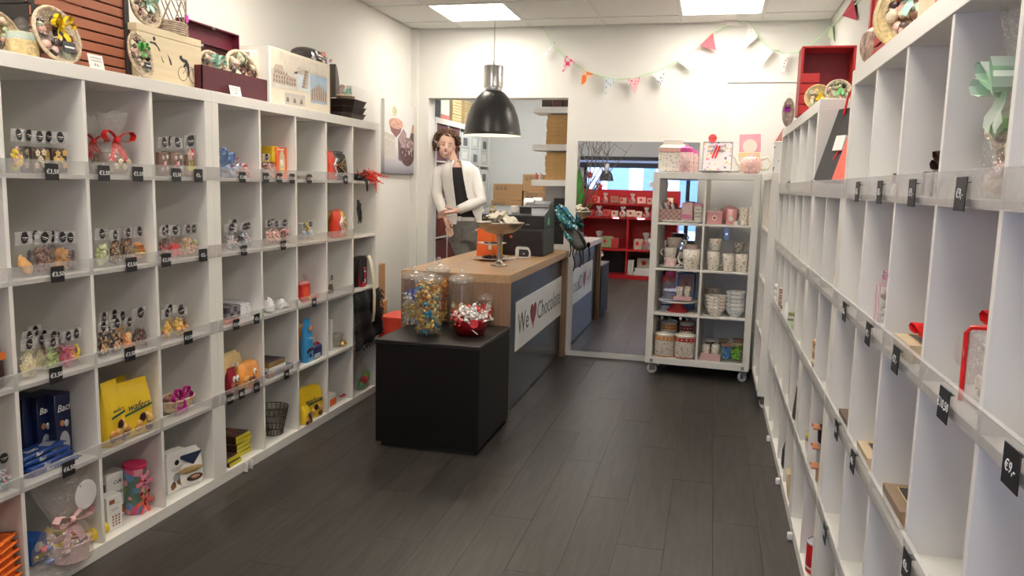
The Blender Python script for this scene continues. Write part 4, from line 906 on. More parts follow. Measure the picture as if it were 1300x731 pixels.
def gift_sack(t, w_, h, mats, neck, inner):             # cellophane sack tied at the neck, flared top
    b = MB(); n = 20; rr = random.Random(int(h*1e4)); rings = []
    for z, r in ((0, .40), (.03, .47), (neck*.5, .5), (neck*.85, .34), (neck, .13), (neck+.05, .17), (neck+(1-neck)*.6, .36), (1, .44)):
        rings.append([(w_*r*math.cos(2*PI*k/n)*(1+rr.uniform(-.1, .1)*(z > .1)), w_*.62*r*math.sin(2*PI*k/n)*(1+rr.uniform(-.16, .16)*(z > .1)), h*z*(1+(rr.uniform(-.06, .04) if z == 1 else 0))) for k in range(n)])
    b.add([p for q in rings for p in q], [tuple(range(n-1, -1, -1))]+[(i*n+k, i*n+(k+1) % n, (i+1)*n+(k+1) % n, (i+1)*n+k) for i in range(len(rings)-1) for k in range(n)]); b.build('film', clear('sack_film', (1, 1, 1), .30, .05, .12, 1.0, 38, edge=.2), t)
    if inner: inner(t)
# two cellophane sacks with red bows, top row
def egg_inner(w_, h):
    def f(t):
        b = MB(); b.bx(-w_*.36, w_*.36, -w_*.16, w_*.16, .004, h*.36, 0, bev=.01)
        for k in range(4): flower(b, (-w_*.1+w_*.13*k, -w_*.19, h*(.14+.08*(k % 2))), .013, 1, 2)
        b.build('chocolate_block', [CHOC, tone((.80, .66, .40)), tone((.80, .5, .1))], t)
    return f
for i, (a, c, tp, xf, lab) in enumerate(((114, 162, 142, -.09, 'cellophane sack of chocolate tied with red bow, top row of nearer candy shelf'), (103, 126, 146, -.17, 'cellophane sack with red bow half hidden beside the divider, nearer candy shelf'))):
    t, w_, h = Lthing('gift_sack', lab, 'gift bag', a, c, tp, 1, xf, 'red bow gift sacks'); gift_sack(t, w_, h, None, .55, egg_inner(w_, h)); bow(t, (.0, -w_*.14, h*.56), .15 if i == 0 else .12, SATINRED, .028)
def pouch(name, label, cat, px0, px1, pyt, row, mat, xf=-.06, rz=0, dep=.06, extra=None, group=None, pinch=.85, crimp=True):
    t, w_, h = Lthing(name, label, cat, px0, px1, pyt, row, xf, group, rz); pouch_body(t, w_, h, mat, dep, pinch, crimp)
    if extra: extra(t, w_, h, dep)
    return t
def pouch_body(t, w_, h, mat, dep=.06, pinch=.85, crimp=True, wr=.02):
    rr = random.Random(int(w_*1e5)); b = MB(); n = 24; rings = []
    for z, kx, ky in ((0, .86, .75), (.03, .97, .95), (.25, 1, 1), (.5, 1, .9), (.72, .97, .62), (.88, .92, .25), (.94, pinch+.04, .06), (1, pinch+.05, .05)):
        rings.append([(math.copysign(abs(math.cos(2*PI*k/n))**.6, math.cos(2*PI*k/n))*w_/2*kx*(1+rr.uniform(-wr, wr)), math.copysign(abs(math.sin(2*PI*k/n))**.6, math.sin(2*PI*k/n))*dep/2*ky*(1+rr.uniform(-wr*3, wr*3)), h*z) for k in range(n)])
    b.add([p for q in rings for p in q], [tuple(range(n-1, -1, -1)), tuple(range((len(rings)-1)*n, len(rings)*n))]+[(i*n+k, i*n+(k+1) % n, (i+1)*n+(k+1) % n, (i+1)*n+k) for i in range(len(rings)-1) for k in range(n)])
    b.build('pouch', mat, t)
def carton_at(name, label, cat, px0, px1, pyt, row, mat, dep=.06, xf=-.06, rz=0, group=None, extra=None, dz=0):
    t, w_, h = Lthing(name, label, cat, px0, px1, pyt, row, xf, group, rz, dz); MB().bx(-w_/2, w_/2, 0, dep, 0, h, bev=.0025).build('box', mat, t)
    if extra: extra(t, w_, h, dep)
    return t
def bars(t, mat, items, name='print'):                   # flat print: rectangles (x, z, w, h) on the front
    b = MB()
    for x, z, a, c in items: b.bx(x-a/2, x+a/2, -.0012, .0004, z-c/2, z+c/2)
    o = b.build(name, mat, t)
    return stuff(o) if len(items) > 1 else o
def disc(t, mat, x, z, rx, rz_, lift=.0012, y0=.0, name='print', n=18):
    return MB().prism([(x+rx*math.cos(-2*PI*k/n), z+rz_*math.sin(-2*PI*k/n)) for k in range(n)], y0-lift, y0+.0004).build(name, mat, t)
# yellow wafer pouches
YEL_P = M('yellow_foil', (.82, .56, .03), .28, var=.06, scale=10, bump=.35, bscale=30)
def wafer(t, w_, h, d):
    y = -d/2-.001
    lettering('wafers', t, (0, y-.002, h*.56), w_*.24, M('print_navy', (.03, .05, .10), .4, var=0), shear=.2)
    b = MB(); b.box((0, y-.001, h*.48), (w_*.78, .002, h*.035), 0, rotm(0, -.15, 0)); b.build('green_band', M('print_green', (.03, .12, .06), .4), t)
    b = MB(); rr = random.Random(5)
    for i in range(9): x, z = rr.uniform(-.36, .36)*w_, rr.uniform(.08, .34)*h; b.ball((x, y, z), (.02, .006, .016), i % 3, 7, 5)
    stuff(b.build('biscuit_picture', [tone((.50, .23, .06)), tone((.72, .45, .14)), tone((.14, .06, .03))], t))
    b = MB(); b.ball((w_*.1, y-.003, h*.32), (.018, .004, .02), 0, 10, 6); b.build('dark_badge', DARK, t)
pouch('wafer_pouch', 'yellow wafer pouch standing front, fourth row, third column of nearer candy shelf', 'pouch', 152, 199, 479, 4, YEL_P, -.06, -.1, .075, wafer, 'yellow wafer pouches')
pouch('wafer_pouch', 'yellow wafer pouch beside the divider, fourth row, third column of nearer shelf', 'pouch', 122, 151, 484, 4, YEL_P, -.05, .08, .075, wafer, 'yellow wafer pouches')
pouch('wafer_pouch', 'yellow wafer pouch standing behind the other two, nearer candy shelf', 'pouch', 136, 168, 478, 4, YEL_P, -.16, 0, .075, wafer, 'yellow wafer pouches')
pouch('wafer_pouch', 'yellow biscuit pouch leaning in the bottom row of the farther shelf', 'pouch', 383, 409, 487, 5, YEL_P, -.06, -.25, .07, wafer, 'yellow wafer pouches', .6)
pouch('wafer_pouch', 'yellow biscuit pouch lying low before another, bottom row of farther shelf', 'pouch', 380, 391, 514, 5, YEL_P, -.03, .1, .06, wafer, 'yellow wafer pouches', .6)
# wicker boat with magenta ribbon
MAG = M('magenta_satin', (.50, .02, .26), .35, var=.1)
def basket_mesh(t, w_, d_, h, mat, n=28, rows=5, name='basket'):
    b = MB(); prof = [(.62, 0), (.78, .18), (.92, .55), (1.0, .95), (1.03, 1.0), (.97, 1.0), (.88, .55), (.74, .22), (.0, .16)]
    b.lathe([(r*.5, z*h) for r, z in prof], n, (0, 0, 0), 0, w_, d_)
    b.tube([(w_*.51*math.cos(2*PI*k/n), d_*.51*math.sin(2*PI*k/n), h*.99+.003*(k % 2)) for k in range(n)], .006, 5, closed=True)
    return b.build(name, mat, t)
t, w_, h = Lthing('candy_boat', 'pale wicker boat of pink eggs with magenta bow, fourth row, nearer candy shelf', 'basket', 209, 254, 505, 4, -.10); basket_mesh(t, w_*1.0, .13, h, WICKERP); t.location.y -= .02; t.location.z += .012
b = MB(); rr = random.Random(9)
for i in range(26): a = rr.uniform(0, 6.3); r_ = rr.uniform(0, .36); b.ball((w_*r_*math.cos(a), .12*r_*math.sin(a), h*.75+.014*(1-r_)), (.016, .012, .012), i % 3, 7, 5)
stuff(b.build('eggs', [tone((.45, .18, .17)), tone((.65, .35, .30)), tone((.30, .13, .10))], t)); bow(t, (-.03, -.055, h*1.15), .12, MAG, .022, True, 4)
b = MB(); b.tube([(-.03, -.068, h*1.1), (-.03, -.075, h*.6), (-.035, -.055, .01)], .009, 6, flat=.2); b.build('ribbon_band', MAG, t)
# deep blue chocolate boxes and bars
BLUE = M('deep_blue_card', (.006, .012, .055), .3, var=.1); BLUE2 = M('royal_blue_wrap', (.012, .055, .26), .28, var=.1); SILV = M('silver_print', (.55, .58, .62), .3, .5)
def baci(t, w_, h, d):
    lettering('Baci', t, (0, -.0016, h*.78), w_*.48, PAPERW, shear=.25); disc(t, SILV, 0, h*.22, w_*.33, h*.20); b = MB(); b.ball((-.01, -.002, h*.55), (.012, .004, .012), 0, 8, 5); b.ball((.012, -.002, h*.53), (.012, .004, .014), 1, 8, 5); b.build('sweet_picture', [tone((.45, .18, .08)), tone((.6, .65, .7), .3, .6)], t)
    MB().bx(-w_/2-.0012, -w_/2, d*.5, d*.85, h*.60, h*.82).build('side_label', M('silver_label', (.45, .47, .52), .4), t)
carton_at('chocolate_box', 'upright dark blue chocolate box lettered Baci, fourth row of nearer candy shelf', 'box', 66, 92, 500, 4, BLUE, .12, -.10, .06, 'dark blue chocolate boxes', baci)
carton_at('chocolate_box', 'upright dark blue chocolate box standing behind its lettered neighbour', 'box', 44, 68, 503, 4, BLUE, .12, -.13, .06, 'dark blue chocolate boxes', baci)
carton_at('chocolate_box', 'upright dark blue chocolate box beside the divider, deepest of three', 'box', 27, 45, 505, 4, BLUE, .12, -.15, .06, 'dark blue chocolate boxes')
yy, ww, _ = Lspan(33, 92, 560, 4, -.05)
for i in range(4):
    t = thing('chocolate_bar', 'flat royal blue chocolate bar, %s of the pile before the blue boxes' % ('bottom', 'second', 'third', 'top')[i], 'chocolate bar', (-.045-.006*i, yy-.01*i+.02, ZS[4]+.001+i*.021), PI/2+(-.05, .1, .03, .12)[i], 'royal blue chocolate bars')
    b = MB(); b.box((0, .035, .0095), (.20, .075, .016), 0, bev=.004); b.box((.107, .035, .0095), (.016, .07, .003)); b.box((-.107, .035, .0095), (.016, .07, .003)); b.build('wrapper', BLUE2, t)
    lettering('Baci', t, (-.03, -.0036, .0095), .019, PAPERW, shear=.25); b = MB(); b.box((.05, .03, .0178), (.05, .04, .001), 0, rotm(0, 0, .3)); b.build('silver_picture', SILV, t); obj('lettering', text_mesh('Baci', PAPERW, .035, shear=.25), t, (-.03, .03, .0183), (0, 0, 0))
# bottom row, nearer shelf: white cartons, flower tin, pouches
def cafe(t, w_, h, d): lettering('Café', t, (0, -.0016, h*.80), w_*.22, INK, shear=.2); lettering('CARRÉ', t, (.0, -.0016, h*.55), w_*.24, M('slate_blue', (.10, .14, .22), .5)); bars(t, tone((.45, .2, .06)), [(-w_*.3, h*.12, w_*.25, h*.14), (w_*.25, h*.15, w_*.35, h*.18)]); MB().bx(-w_/2-.0012, -w_/2, .01, .03, h*.5, h*.8).build('side_flash', M('slate_blue', (.10, .14, .22), .5), t)
def dots(t, w_, h, d):
    bars(t, tone((.30, .11, .05)), [(-w_*.18, h*.84, w_*.34, h*.12)]+[((i-1)*w_*.2+w_*.05, h*(.14+.085*j), w_*.1, h*.045) for i in range(3) for j in range(4)]); bars(t, M('grey_print', (.35, .35, .35), .6), [(w_*.2, h*.76, w_*.3, h*.012), (0, h*.62, w_*.5, h*.012), (0, h*.585, w_*.45, h*.01)], 'fine_print')
carton_at('cocoa_carton', 'tall white carton lettered in slate blue behind the small dotted one, bottom row', 'carton', 133, 161, 601, 5, PAPERW, .07, -.12, -.1, None, cafe)
carton_at('cocoa_carton', 'small white carton with grid of brown squares, bottom row of nearer shelf', 'carton', 134, 155, 630, 5, PAPERW, .06, -.045, -.1, None, dots)
t, w_, h = Lthing('flower_tin', 'round pink tin printed with lilies, bottom row of nearer candy shelf', 'tin', 167, 195, 583, 5, -.09); r_ = w_*.42
MB().lathe([(r_*.97, 0), (r_, .004), (r_, h*.93), (r_*.98, h*.935)], 28, (0, 0, 0)).build('body', prints('lily_print', (.12, .22, .16), ((.70, .12, .22), (.80, .35, .42), (.16, .30, .55), (.25, .42, .10), (.78, .10, .08)), 26, .62, .35), t)
MB().lathe([(r_*1.02, h*.925), (r_*1.03, h*.93), (r_*1.03, h*.985), (r_*1.0, h), (r_*.9, h*.995), (0, h*.995)], 28).build('lid', M('pink_lid', (.62, .03, .12), .35), t)
b = MB()
for j, (z, mi) in enumerate(((.62, 0), (.22, 1))):
    for k in range(6): a = 2*PI*k/6; b.box((.026*math.cos(a), -r_-.0005, h*z+.030*math.sin(a)), (.05, .002, .016), mi, rotm(0, -a, 0), taper=1)
b.build('lily', [M('lily_pink', (.80, .25, .36), .4), M('lily_red', (.78, .12, .10), .4)], t)
def praline(t, w_, h, d):
    disc(t, BLACK, .0, h*.76, w_*.11, h*.07); bars(t, M('grey_print', (.35, .35, .35), .6), [(0, h*.62, w_*.6, h*.012), (0, h*.585, w_*.5, h*.01), (0, h*.55, w_*.4, h*.01)], 'fine_print'); disc(t, SILV, 0, h*.37, w_*.2, h*.12, name='dish_picture')
    b = MB(); rr = random.Random(4)
    for i in range(8): b.box((rr.uniform(-.34, .34)*w_, -.001, h*rr.uniform(.14, .26)), (.022, .003, .02), i % 2, rotm(0, rr.uniform(0, 3), 0))
    b.build('nougat_picture', [tone((.42, .19, .07)), tone((.18, .08, .04))], t); MB().prism([(-w_*.5, h), (w_*.5, h), (w_*.46, h*1.07), (-w_*.46, h*1.07)][::-1], .0, .04).build('folded_top', PAPERW, t)
carton_at('praline_carton', 'white praline carton with folded top, bottom row, fourth column of nearer shelf', 'carton', 209, 236, 577, 5, PAPERW, .075, -.07, -.08, None, praline)
def navytri(t, w_, h, d):
    y = -d/2-.002; MB().prism([(-w_*.42, h*.86), (w_*.42, h*.88), (.02, h*.55)], y+.008, y+.012).build('navy_triangle', M('print_navy', (.03, .05, .10), .4, var=0), t)
    b = MB(); b.ball((0, y, h*.46), (w_*.42, .006, h*.09), 0, 10, 6); b.build('crown_picture', tone((.42, .30, .13)), t); b = MB(); b.ball((.02, y, h*.22), (w_*.27, .008, h*.10), 0, 10, 6); b.ball((.02, y-.004, h*.24), (w_*.16, .008, h*.05), 1, 10, 6); b.build('window', [DARK, tone((.42, .20, .09))], t)
pouch('praline_pouch', 'white pouch with navy triangle and a window, bottom row of nearer shelf', 'pouch', 232, 264, 562, 5, PAPERW, -.08, -.35, .07, navytri, None, .7)
# first column at the picture edge
pouch('dark_pouch', 'dark brown coffee pouch at the picture edge, third row, first column', 'pouch', -16, 12, 432, 3, DARK, -.05, 0, .06, lambda t, w_, h, d: MB().bx(-w_*.4, w_*.4, -d/2-.004, -d/2, h*.62, h*.78).build('orange_label', M('orange_print', (.75, .20, .04), .4), t))
for i in range(2): bag_at('silver', (-.05-.07*i, Lspan(-14, 12, 580, 4)[0]-.01*i, ZS[4]+.0015), PI/2, .085, .13, 'clear bag of gold and white wraps at the picture edge, fourth row, %s' % ('front', 'rear')[i])
ORN = M('orange_felt', (.80, .17, .02), .8, var=.1, bump=.2)
yy = clampY(Lspan(-25, 22, 700, 5)[0], .13)
for i in range(6):
    t = thing('felt_basket', 'orange folded felt basket, %s of the nested stack at the bottom edge' % NUM[i], 'basket', (-.072, yy, ZS[5]+.002+i*.027), PI/2+.15+.04*i, 'nested orange felt baskets')
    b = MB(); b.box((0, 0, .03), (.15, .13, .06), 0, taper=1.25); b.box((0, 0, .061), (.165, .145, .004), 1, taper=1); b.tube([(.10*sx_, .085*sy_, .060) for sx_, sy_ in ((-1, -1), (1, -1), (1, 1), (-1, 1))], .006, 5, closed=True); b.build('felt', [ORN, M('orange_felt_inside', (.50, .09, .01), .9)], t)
# cellophane gift with round tag, bottom row at the edge
t, w_, h = Lthing('gift_sack', 'big cellophane gift with pale pink ribbon and blank round tag, bottom row', 'gift bag', 42, 112, 628, 5, .03)
w_ = .25; t.location.x = -.01; t.location.y = clampY(t.location.y, .155)
gift_sack(t, w_, .322, None, .50, None); PINKR = M('pale_pink_ribbon', (.78, .48, .48), .4, var=.05); bow(t, (0, -.045, .175), .16, PINKR, .03)
b = MB(); b.lathe([(.05, 0), (.062, .01), (.066, .075), (.060, .075), (.056, .012), (0, .010)], 20, (.03, 0, .004)); b.build('pink_tub', M('pale_pink_card', (.80, .58, .55), .5), t)
b = MB(); rr = random.Random(2)
for i in range(18): b.ball((rr.uniform(-.08, .08), rr.uniform(-.05, .03), rr.uniform(.02, .11)), (.018, .014, .012), i % 4, 7, 5)
stuff(b.build('sweets', [tone((.80, .60, .08)), tone((.75, .12, .15)), tone((.75, .55, .50)), tone((.10, .15, .4))], t))
dt = disc(t, M('pearl_card', (.74, .70, .71), .5, var=.02), .035, .262, .050, .053, .002, -.075, 'round_tag', 28); MB().lathe([(.005, 0), (.005, .001)], 8, (.01, -.0775, .302), R=rotm(PI/2)).build('eyelet', M('tag_eyelet', (.5, .35, .33), .5), dt)
yy = Lspan(88, 121, 690, 5)
for i, (dx, dy, dz) in enumerate(((.02, .10, 0), (.05, .02, 0), (.13, .08, 0))):
    t = thing('wrapped_candy', 'big yellow twist-wrapped candy on the bottom shelf, %s' % ('beside the divider', 'by the pink ribbon', 'at the back')[i], 'candy', (-.03-dx, yy[0]+dy-.06, ZS[5]+.031), PI/2+i, 'yellow wrapped candies'); b = MB(); b.ball((0, 0, 0), (.045, .028, .026), 0, 10, 7); b.lathe([(.008, .03), (.026, .062)], 9, R=rotm(0, PI/2)); b.lathe([(.008, .03), (.026, .062)], 9, R=rotm(0, -PI/2)); b.build('wrapper', YEL_P, t)
carton_at('blue_packet', 'blue and yellow packet lying behind the cellophane gift, bottom row', 'packet', 36, 62, 682, 5, M('blue_packet', (.02, .12, .50), .4), .10, -.10, .1, None, lambda t, w_, h, d: (bars(t, YEL_P, [(0, h*.25, w_*.9, h*.2)], 'yellow_band'), disc(t, PAPERW, -w_*.1, h*.65, .02, .018)))
# ---- farther unit
PB = tone((.30, .42, .68), .4); PK = tone((.78, .40, .42), .4)
for i, (a, c, tp, xf, mt_, lab) in enumerate(((279, 296, 196, -.06, PB, 'blue cellophane bundle, top row, first column of farther shelf'), (290, 303, 206, -.05, tone((.55, .60, .70)), 'grey blue cellophane bundle beside the blue one, top row of farther shelf'), (302, 327, 202, -.07, PK, 'pink ribbon bundle, top row, first column of farther shelf'))):
    t, w_, h = Lthing('candy_bundle', lab, 'candy', a, c, tp, 1, xf); b = MB(); rr = random.Random(i)
    for k in range(16): ribbon_loop(b, (rr.uniform(-.3, .3)*w_, rr.uniform(-.02, .03), h*rr.uniform(.35, .85)), h*.5, h*.22, rr.uniform(0, 6.2), 0, rr.uniform(-1, 1))
    b.build('ribbon_curls', mt_, t); b = MB()
    for k in range(14): b.ball((rr.uniform(-.4, .4)*w_, rr.uniform(-.03, .03), .014+h*rr.uniform(0, .35)), .014, k % 2, 7, 5)
    stuff(b.build('sweets', [mt_, tone((.40, .20, .14))], t))
def winbox(t, w_, h, d): disc(t, M('window_cream', (.66, .58, .42), .3), 0, h*.5, w_*.27, h*.40); b = MB(); b.ball((-.008, -.003, h*.50), (.016, .005, .020), 0, 9, 6); b.ball((-.002, -.003, h*.27), (.014, .004, .014), 1, 8, 5); b.build('sweet_figure', [tone((.80, .74, .55)), tone((.85, .55, .15))], t); bars(t, PAPERW, [(-.01, h*.93, w_*.6, h*.04)])
ORB = M('orange_card', (.85, .14, .02), .45); YEB = M('yellow_card', (.85, .55, .02), .45)
carton_at('candy_carton', 'orange carton with oval window, top row, second column of farther shelf', 'carton', 355, 370, 188, 1, ORB, .06, -.05, 0, None, winbox)
def badge(t, w_, h, d): disc(t, PAPERW, 0, h*.55, w_*.16, h*.22); bars(t, M('print_navy', (.03, .05, .10), .4, var=0), [(0, h*.36, w_*.24, h*.16)], 'navy_print')
c1 = carton_at('candy_carton', 'small yellow carton stacked on a clear box, beside the orange carton', 'carton', 344, 355, 186, 1, YEB, .06, -.06, 0, None, badge, .085)
carton_at('candy_carton', 'small yellow carton against the divider, half hidden, farther shelf', 'carton', 333, 343, 186, 1, YEB, .06, -.14, 0, None, badge, .03)
carton_at('clear_box', 'clear box of brown and red sweets under the yellow carton', 'box', 341, 355, 208, 1, FILM2, .07, -.055, 0, None, lambda t, w_, h, d: stuff((lambda b: ([b.ball((-w_*.35+w_*.14*(k % 6), .018+.03*(k // 12), .014+.026*((k // 6) % 2)), .013, k % 3, 7, 5) for k in range(24)], b.build('sweets', [CHOC, RED, tone((.7, .55, .45))], t))[1])(MB())))
carton_at('box', 'clear stand under the half hidden yellow carton, farther shelf top row', 'box', 333, 343, 212, 1, FILM2, .06, -.14)
t, w_, h = Lthing('flat_tin', 'flat brown tin lying in the top row, third column of farther shelf', 'tin', 380, 397, 220, 1, -.05); MB().bx(-w_/2, w_/2, 0, .10, 0, .02, bev=.004).build('tin', M('brown_tin', (.20, .11, .06), .35), t); MB().bx(-w_/2-.001, w_/2+.001, -.001, .101, .013, .021, bev=.003).build('lid', _M['brown_tin'], t)
COF = M('black_foil', (.018, .014, .012), .25, var=.1, bump=.3, bscale=30); REDF = M('red_foil', (.72, .05, .015), .28, var=.08, bump=.3, bscale=30); GOLD = M('gold_foil', (.50, .30, .09), .3, .5, var=.1, bump=.3, bscale=30)
def swirlp(m_):
    def f(t, w_, h, d):
        b = MB(); y = -d/2-.003
        b.tube([(w_*.2*math.sin(k*1.0), y-.002+.004*(k > 6), h*(.15+.075*k)) for k in range(9)], .004, 5); b.tube([(w_*(.1+.14*math.cos(k*.9)), y-.002, h*(.5+.06*math.sin(k*.9))) for k in range(6)], .003, 5); b.build('script_print', m_, t)
    return f
pouch('coffee_pouch', 'red foil pouch at the divider, top row, fourth column of farther shelf', 'pouch', 411, 425, 192, 1, REDF, -.05, .1, .06, swirlp(PAPERW), None, .7)
pouch('coffee_pouch', 'black foil pouch with pale print, top row, fourth column of farther shelf', 'pouch', 427, 443, 193, 1, COF, -.06, -.2, .06, swirlp(GOLD), None, .6)
pouch('coffee_pouch', 'plain black pouch between red and printed black pouch, farther shelf top row', 'pouch', 420, 432, 194, 1, COF, -.13, 0, .06, None, None, .7)
pouch('coffee_pouch', 'red foil pouch with pale swirls, second row, fourth column of farther shelf', 'pouch', 419, 432, 266, 2, REDF, -.05, .05, .06, swirlp(PAPERW), None, .8)
pouch('coffee_pouch', 'gold foil pouch leaning, second row, fourth column of farther shelf', 'pouch', 435, 449, 266, 2, GOLD, -.06, -.25, .06, swirlp(PAPERW), None, .55)
pouch('coffee_pouch', 'dull gold pouch squeezed between red and bright gold pouch', 'pouch', 429, 439, 267, 2, GOLD, -.13, 0, .05, None, None, .7)
for i, (dx, m1, m2) in enumerate(((0, YEB, BLACK), (.02, PAPERW, RED))):
    t, w_, h = Lthing('sweet_packet', ['yellow and black packet leaning flat, second row, third column of farther shelf', 'white and red packet leaning behind the yellow one, farther shelf'][i], 'packet', 396+4*i, 408+4*i, 287, 2, -.05-dx); t.rotation_euler = (0, -.75, PI/2)
    MB().bx(-.008, .006, 0, .07, .0, .13, bev=.002).build('packet', m1, t); MB().bx(.006, .0072, .004, .066, .02, .07).build('print', m2, t); t.location.z += .008
# third row
t, w_, h = Lthing('napkin_pack', 'dark plaid napkin pack, third row, first column of farther shelf', 'napkins', 285, 306, 389, 3, -.05, dz=.02); MB().bx(-w_/2, w_/2, 0, .15, 0, h, bev=.003).build('pack', stripes('plaid', (.05, .05, .08), (.22, .19, .20), 34, check=True), t)
t, w_, h = Lthing('napkin_pack', 'red packet lying under the plaid napkins', 'napkins', 284, 305, 405, 3, -.035); MB().bx(-w_/2, w_/2, 0, .14, 0, .018, bev=.003).build('pack', tone((.75, .20, .16)), t)
t, w_, h = Lthing('doodle_box', 'white box covered in small blue grey doodles, third row of farther shelf', 'box', 303, 327, 384, 3, -.06); MB().bx(-w_/2, w_/2, 0, .16, 0, h, bev=.003).build('box', prints('doodles', (.74, .75, .78), ((.12, .14, .22), (.25, .28, .36), (.08, .10, .16)), 75, .26, .5), t)
yy = Lspan(338, 372, 375, 3)
for i in range(7):
    t = thing('foil_packet', 'crumpled white packet, third row, second column of farther shelf, %s from the divider' % NUM[i], 'packet', (-.05-.03*(i % 3), clampY(yy[0]-yy[1]*.45+yy[1]*.15*i, .055), ZS[3]+.002), PI/2+rnd.uniform(-.5, .5), 'crumpled white packets'); b = MB(); rr = random.Random(i)
    b.sheet(lambda u, v: ((u-.5)*.075, -.03+v*.07, (.055*(1-i/9)+.012)*(math.sin(PI*u)*.8+.2)*math.sin(PI*(v*.8+.1))*(1+.3*math.sin(17*u+i*3+11*v))), 8, 7); b.bx(-.036, .036, -.029, .039, 0, .003); b.build('packet', M('white_cellophane', (.80, .80, .79), .3, var=.05), t)
for i in range(2):
    tag(MB().tube([(0, 0, 0), (.0, .02, .03), (0, .03, .075)], .003, 6).build('white_stick', PAPERW, None, (-.045-.02*i, Lspan(362+5*i, 364+5*i, 380, 3)[0], ZS[3]+.004), PI/2+.3), ['white paper stick leaning in the third row, second column of farther shelf', 'second white paper stick beside the first, farther shelf third row'][i], 'stick', 'white sticks')
def house(t, w_, h, d): MB().prism([(-w_/2, h), (w_/2, h), (w_*.42, h*1.14), (-w_*.42, h*1.14)][::-1], .01, d-.01).build('folded_top', M('pink_card', (.80, .42, .42), .5), t); disc(t, tone((.80, .10, .03)), 0, h*.55, w_*.34, h*.3)
carton_at('candy_house', 'red carton with pink folded top, third row, third column of farther shelf', 'carton', 381, 394, 361, 3, M('red_card', (.62, .025, .02), .45), .07, -.05, 0, None, house)
def tray(t, w_, h, d): lettering('LOVE', t, (.01, -.0015, h*.5), .022, RED); disc(t, YEB, -w_*.3, h*.8, .012, .012)
carton_at('candy_house', 'open pink carton with red letters and clear lid, third row of farther shelf', 'carton', 395, 413, 374, 3, M('pink_card', (.80, .42, .42), .5), .08, -.05, 0, None, tray)
tag(MB().sheet(lambda u, v: ((u-.5)*.12, .07+.02*v, .05+.10*v*(1-.3*u)), 6, 4).build('plastic_cover', clear('pink_film', (.95, .75, .74), .1, .05, .15), None, (-.05, Lspan(396, 414, 352, 3)[0], ZS[3]), PI/2), 'clear pink lid standing open behind the pink carton', 'cover')
# fourth row
def facep(c1_, eyes):
    def f(t, w_, h, d):
        y = -d/2-.004; b = MB()
        for s in eyes: b.ball((s*w_, y, h*.60), (.012, .005, .017), 0, 10, 6); b.ball((s*w_+.003, y-.004, h*.58), (.005, .003, .007), 1, 8, 5)
        b.build('eye_print', [PAPERW, BLACK], t); b = MB(); rr = random.Random(1)
        for i in range(10): b.ball((rr.uniform(-.36, .36)*w_, y+.005, h*rr.uniform(.1, .42)), (.016, .006, .014), i % 2, 7, 5)
        b.build('sweet_print', [tone(c1_), tone((.20, .07, .04))], t)
    return f
pouch('face_pouch', 'dark red snack pouch with round eyes, fourth row, first column of farther shelf', 'pouch', 286, 298, 467, 4, M('dark_red_foil', (.30, .012, .03), .3, bump=.3, bscale=30), -.035, 0, .05, facep((.45, .12, .08), (-.2, .2)), None, .9)
pouch('face_pouch', 'orange snack pouch with one big eye, fourth row of farther shelf', 'pouch', 298, 325, 458, 4, M('orange_foil', (.82, .34, .08), .35, var=.2, scale=14, bump=.3, bscale=30), -.04, -.12, .06, facep((.75, .40, .12), (.12,)), None, .5)
pouch('face_pouch', 'pale yellow snack pouch standing behind the red and orange ones', 'pouch', 284, 318, 443, 4, M('pale_yellow_foil', (.75, .58, .28), .35, var=.25, scale=14, bump=.3, bscale=30), -.13, 0, .06, facep((.45, .18, .28), (-.1, .1)), None, .6)
for i, (a, c, tp, dz, m_, lab) in enumerate(((338, 372, 466, 0, prints('puzzle_print', (.16, .14, .18), ((.50, .20, .10), (.12, .18, .35), (.45, .40, .38)), 30, .5), 'dark flat printed box, bottom of the pile, fourth row, second column'), (339, 360, 458, .035, PAPERW, 'thin white flat box on the dark printed box, farther shelf'), (338, 359, 452, .055, stripes('yellow_spines', (.55, .35, .10), (.05, .03, .04), 60, 'Z'), 'yellow and black flat boxes topping the pile, farther shelf'))):
    c_, w_, h = Lspan(a, c, tp, 4, -.045); t = thing('flat_box', lab, 'box', (-.03, c_, ZS[4]+dz+.0015), PI/2); hh = (.034, .019, .03)[i]; MB().bx(-w_/2, w_/2, 0, .14, 0, hh, bev=.002).build('box', m_, t)
def chocp(t, w_, h, d):
    lettering('Choco', t, (0, -d/2-.004, h*.55), .026, PAPERW, shear=.2); b = MB(); rr = random.Random(6)
    for i in range(6): b.ball((rr.uniform(-.3, .3)*w_, -d/2, h*rr.uniform(.08, .35)), (.012, .006, .012), 0, 7, 5)
    b.ball((0, -d/2, h*.78), (.014, .006, .02), 1, 8, 5); b.build('choc_print', [DARK, tone((.85, .3, .08))], t)
pouch('snack_pouch', 'light blue snack pouch, fourth row, third column of farther shelf', 'pouch', 382, 395, 405, 4, M('sky_blue_foil', (.05, .32, .68), .3, var=.06, bump=.3, bscale=30), -.045, 0, .05, chocp, None, .7)
pouch('snack_pouch', 'yellow and red snack pouch behind the light blue one, farther shelf', 'pouch', 378, 388, 411, 4, tone((.80, .35, .06), .3), -.12, 0, .05, None, None, .8)
t, w_, h = Lthing('gift_mug', 'navy sack with white dots and pale panel, fourth row of farther shelf', 'gift bag', 396, 413, 434, 4, -.06); MB().bx(-w_*.46, w_*.46, -.035, .045, 0, h, bev=.012).build('sack', prints('navy_print', (.012, .02, .12), ((.72, .72, .75), (.72, .72, .75)), 26, .22), t); bars(t, M('pale_panel', (.5, .55, .65), .5), [(-.005, h*.25, w_*.5, h*.3)]).location.y = -.0355; bow(t, (-.01, -.02, h*1.02), .06, RED, .012)
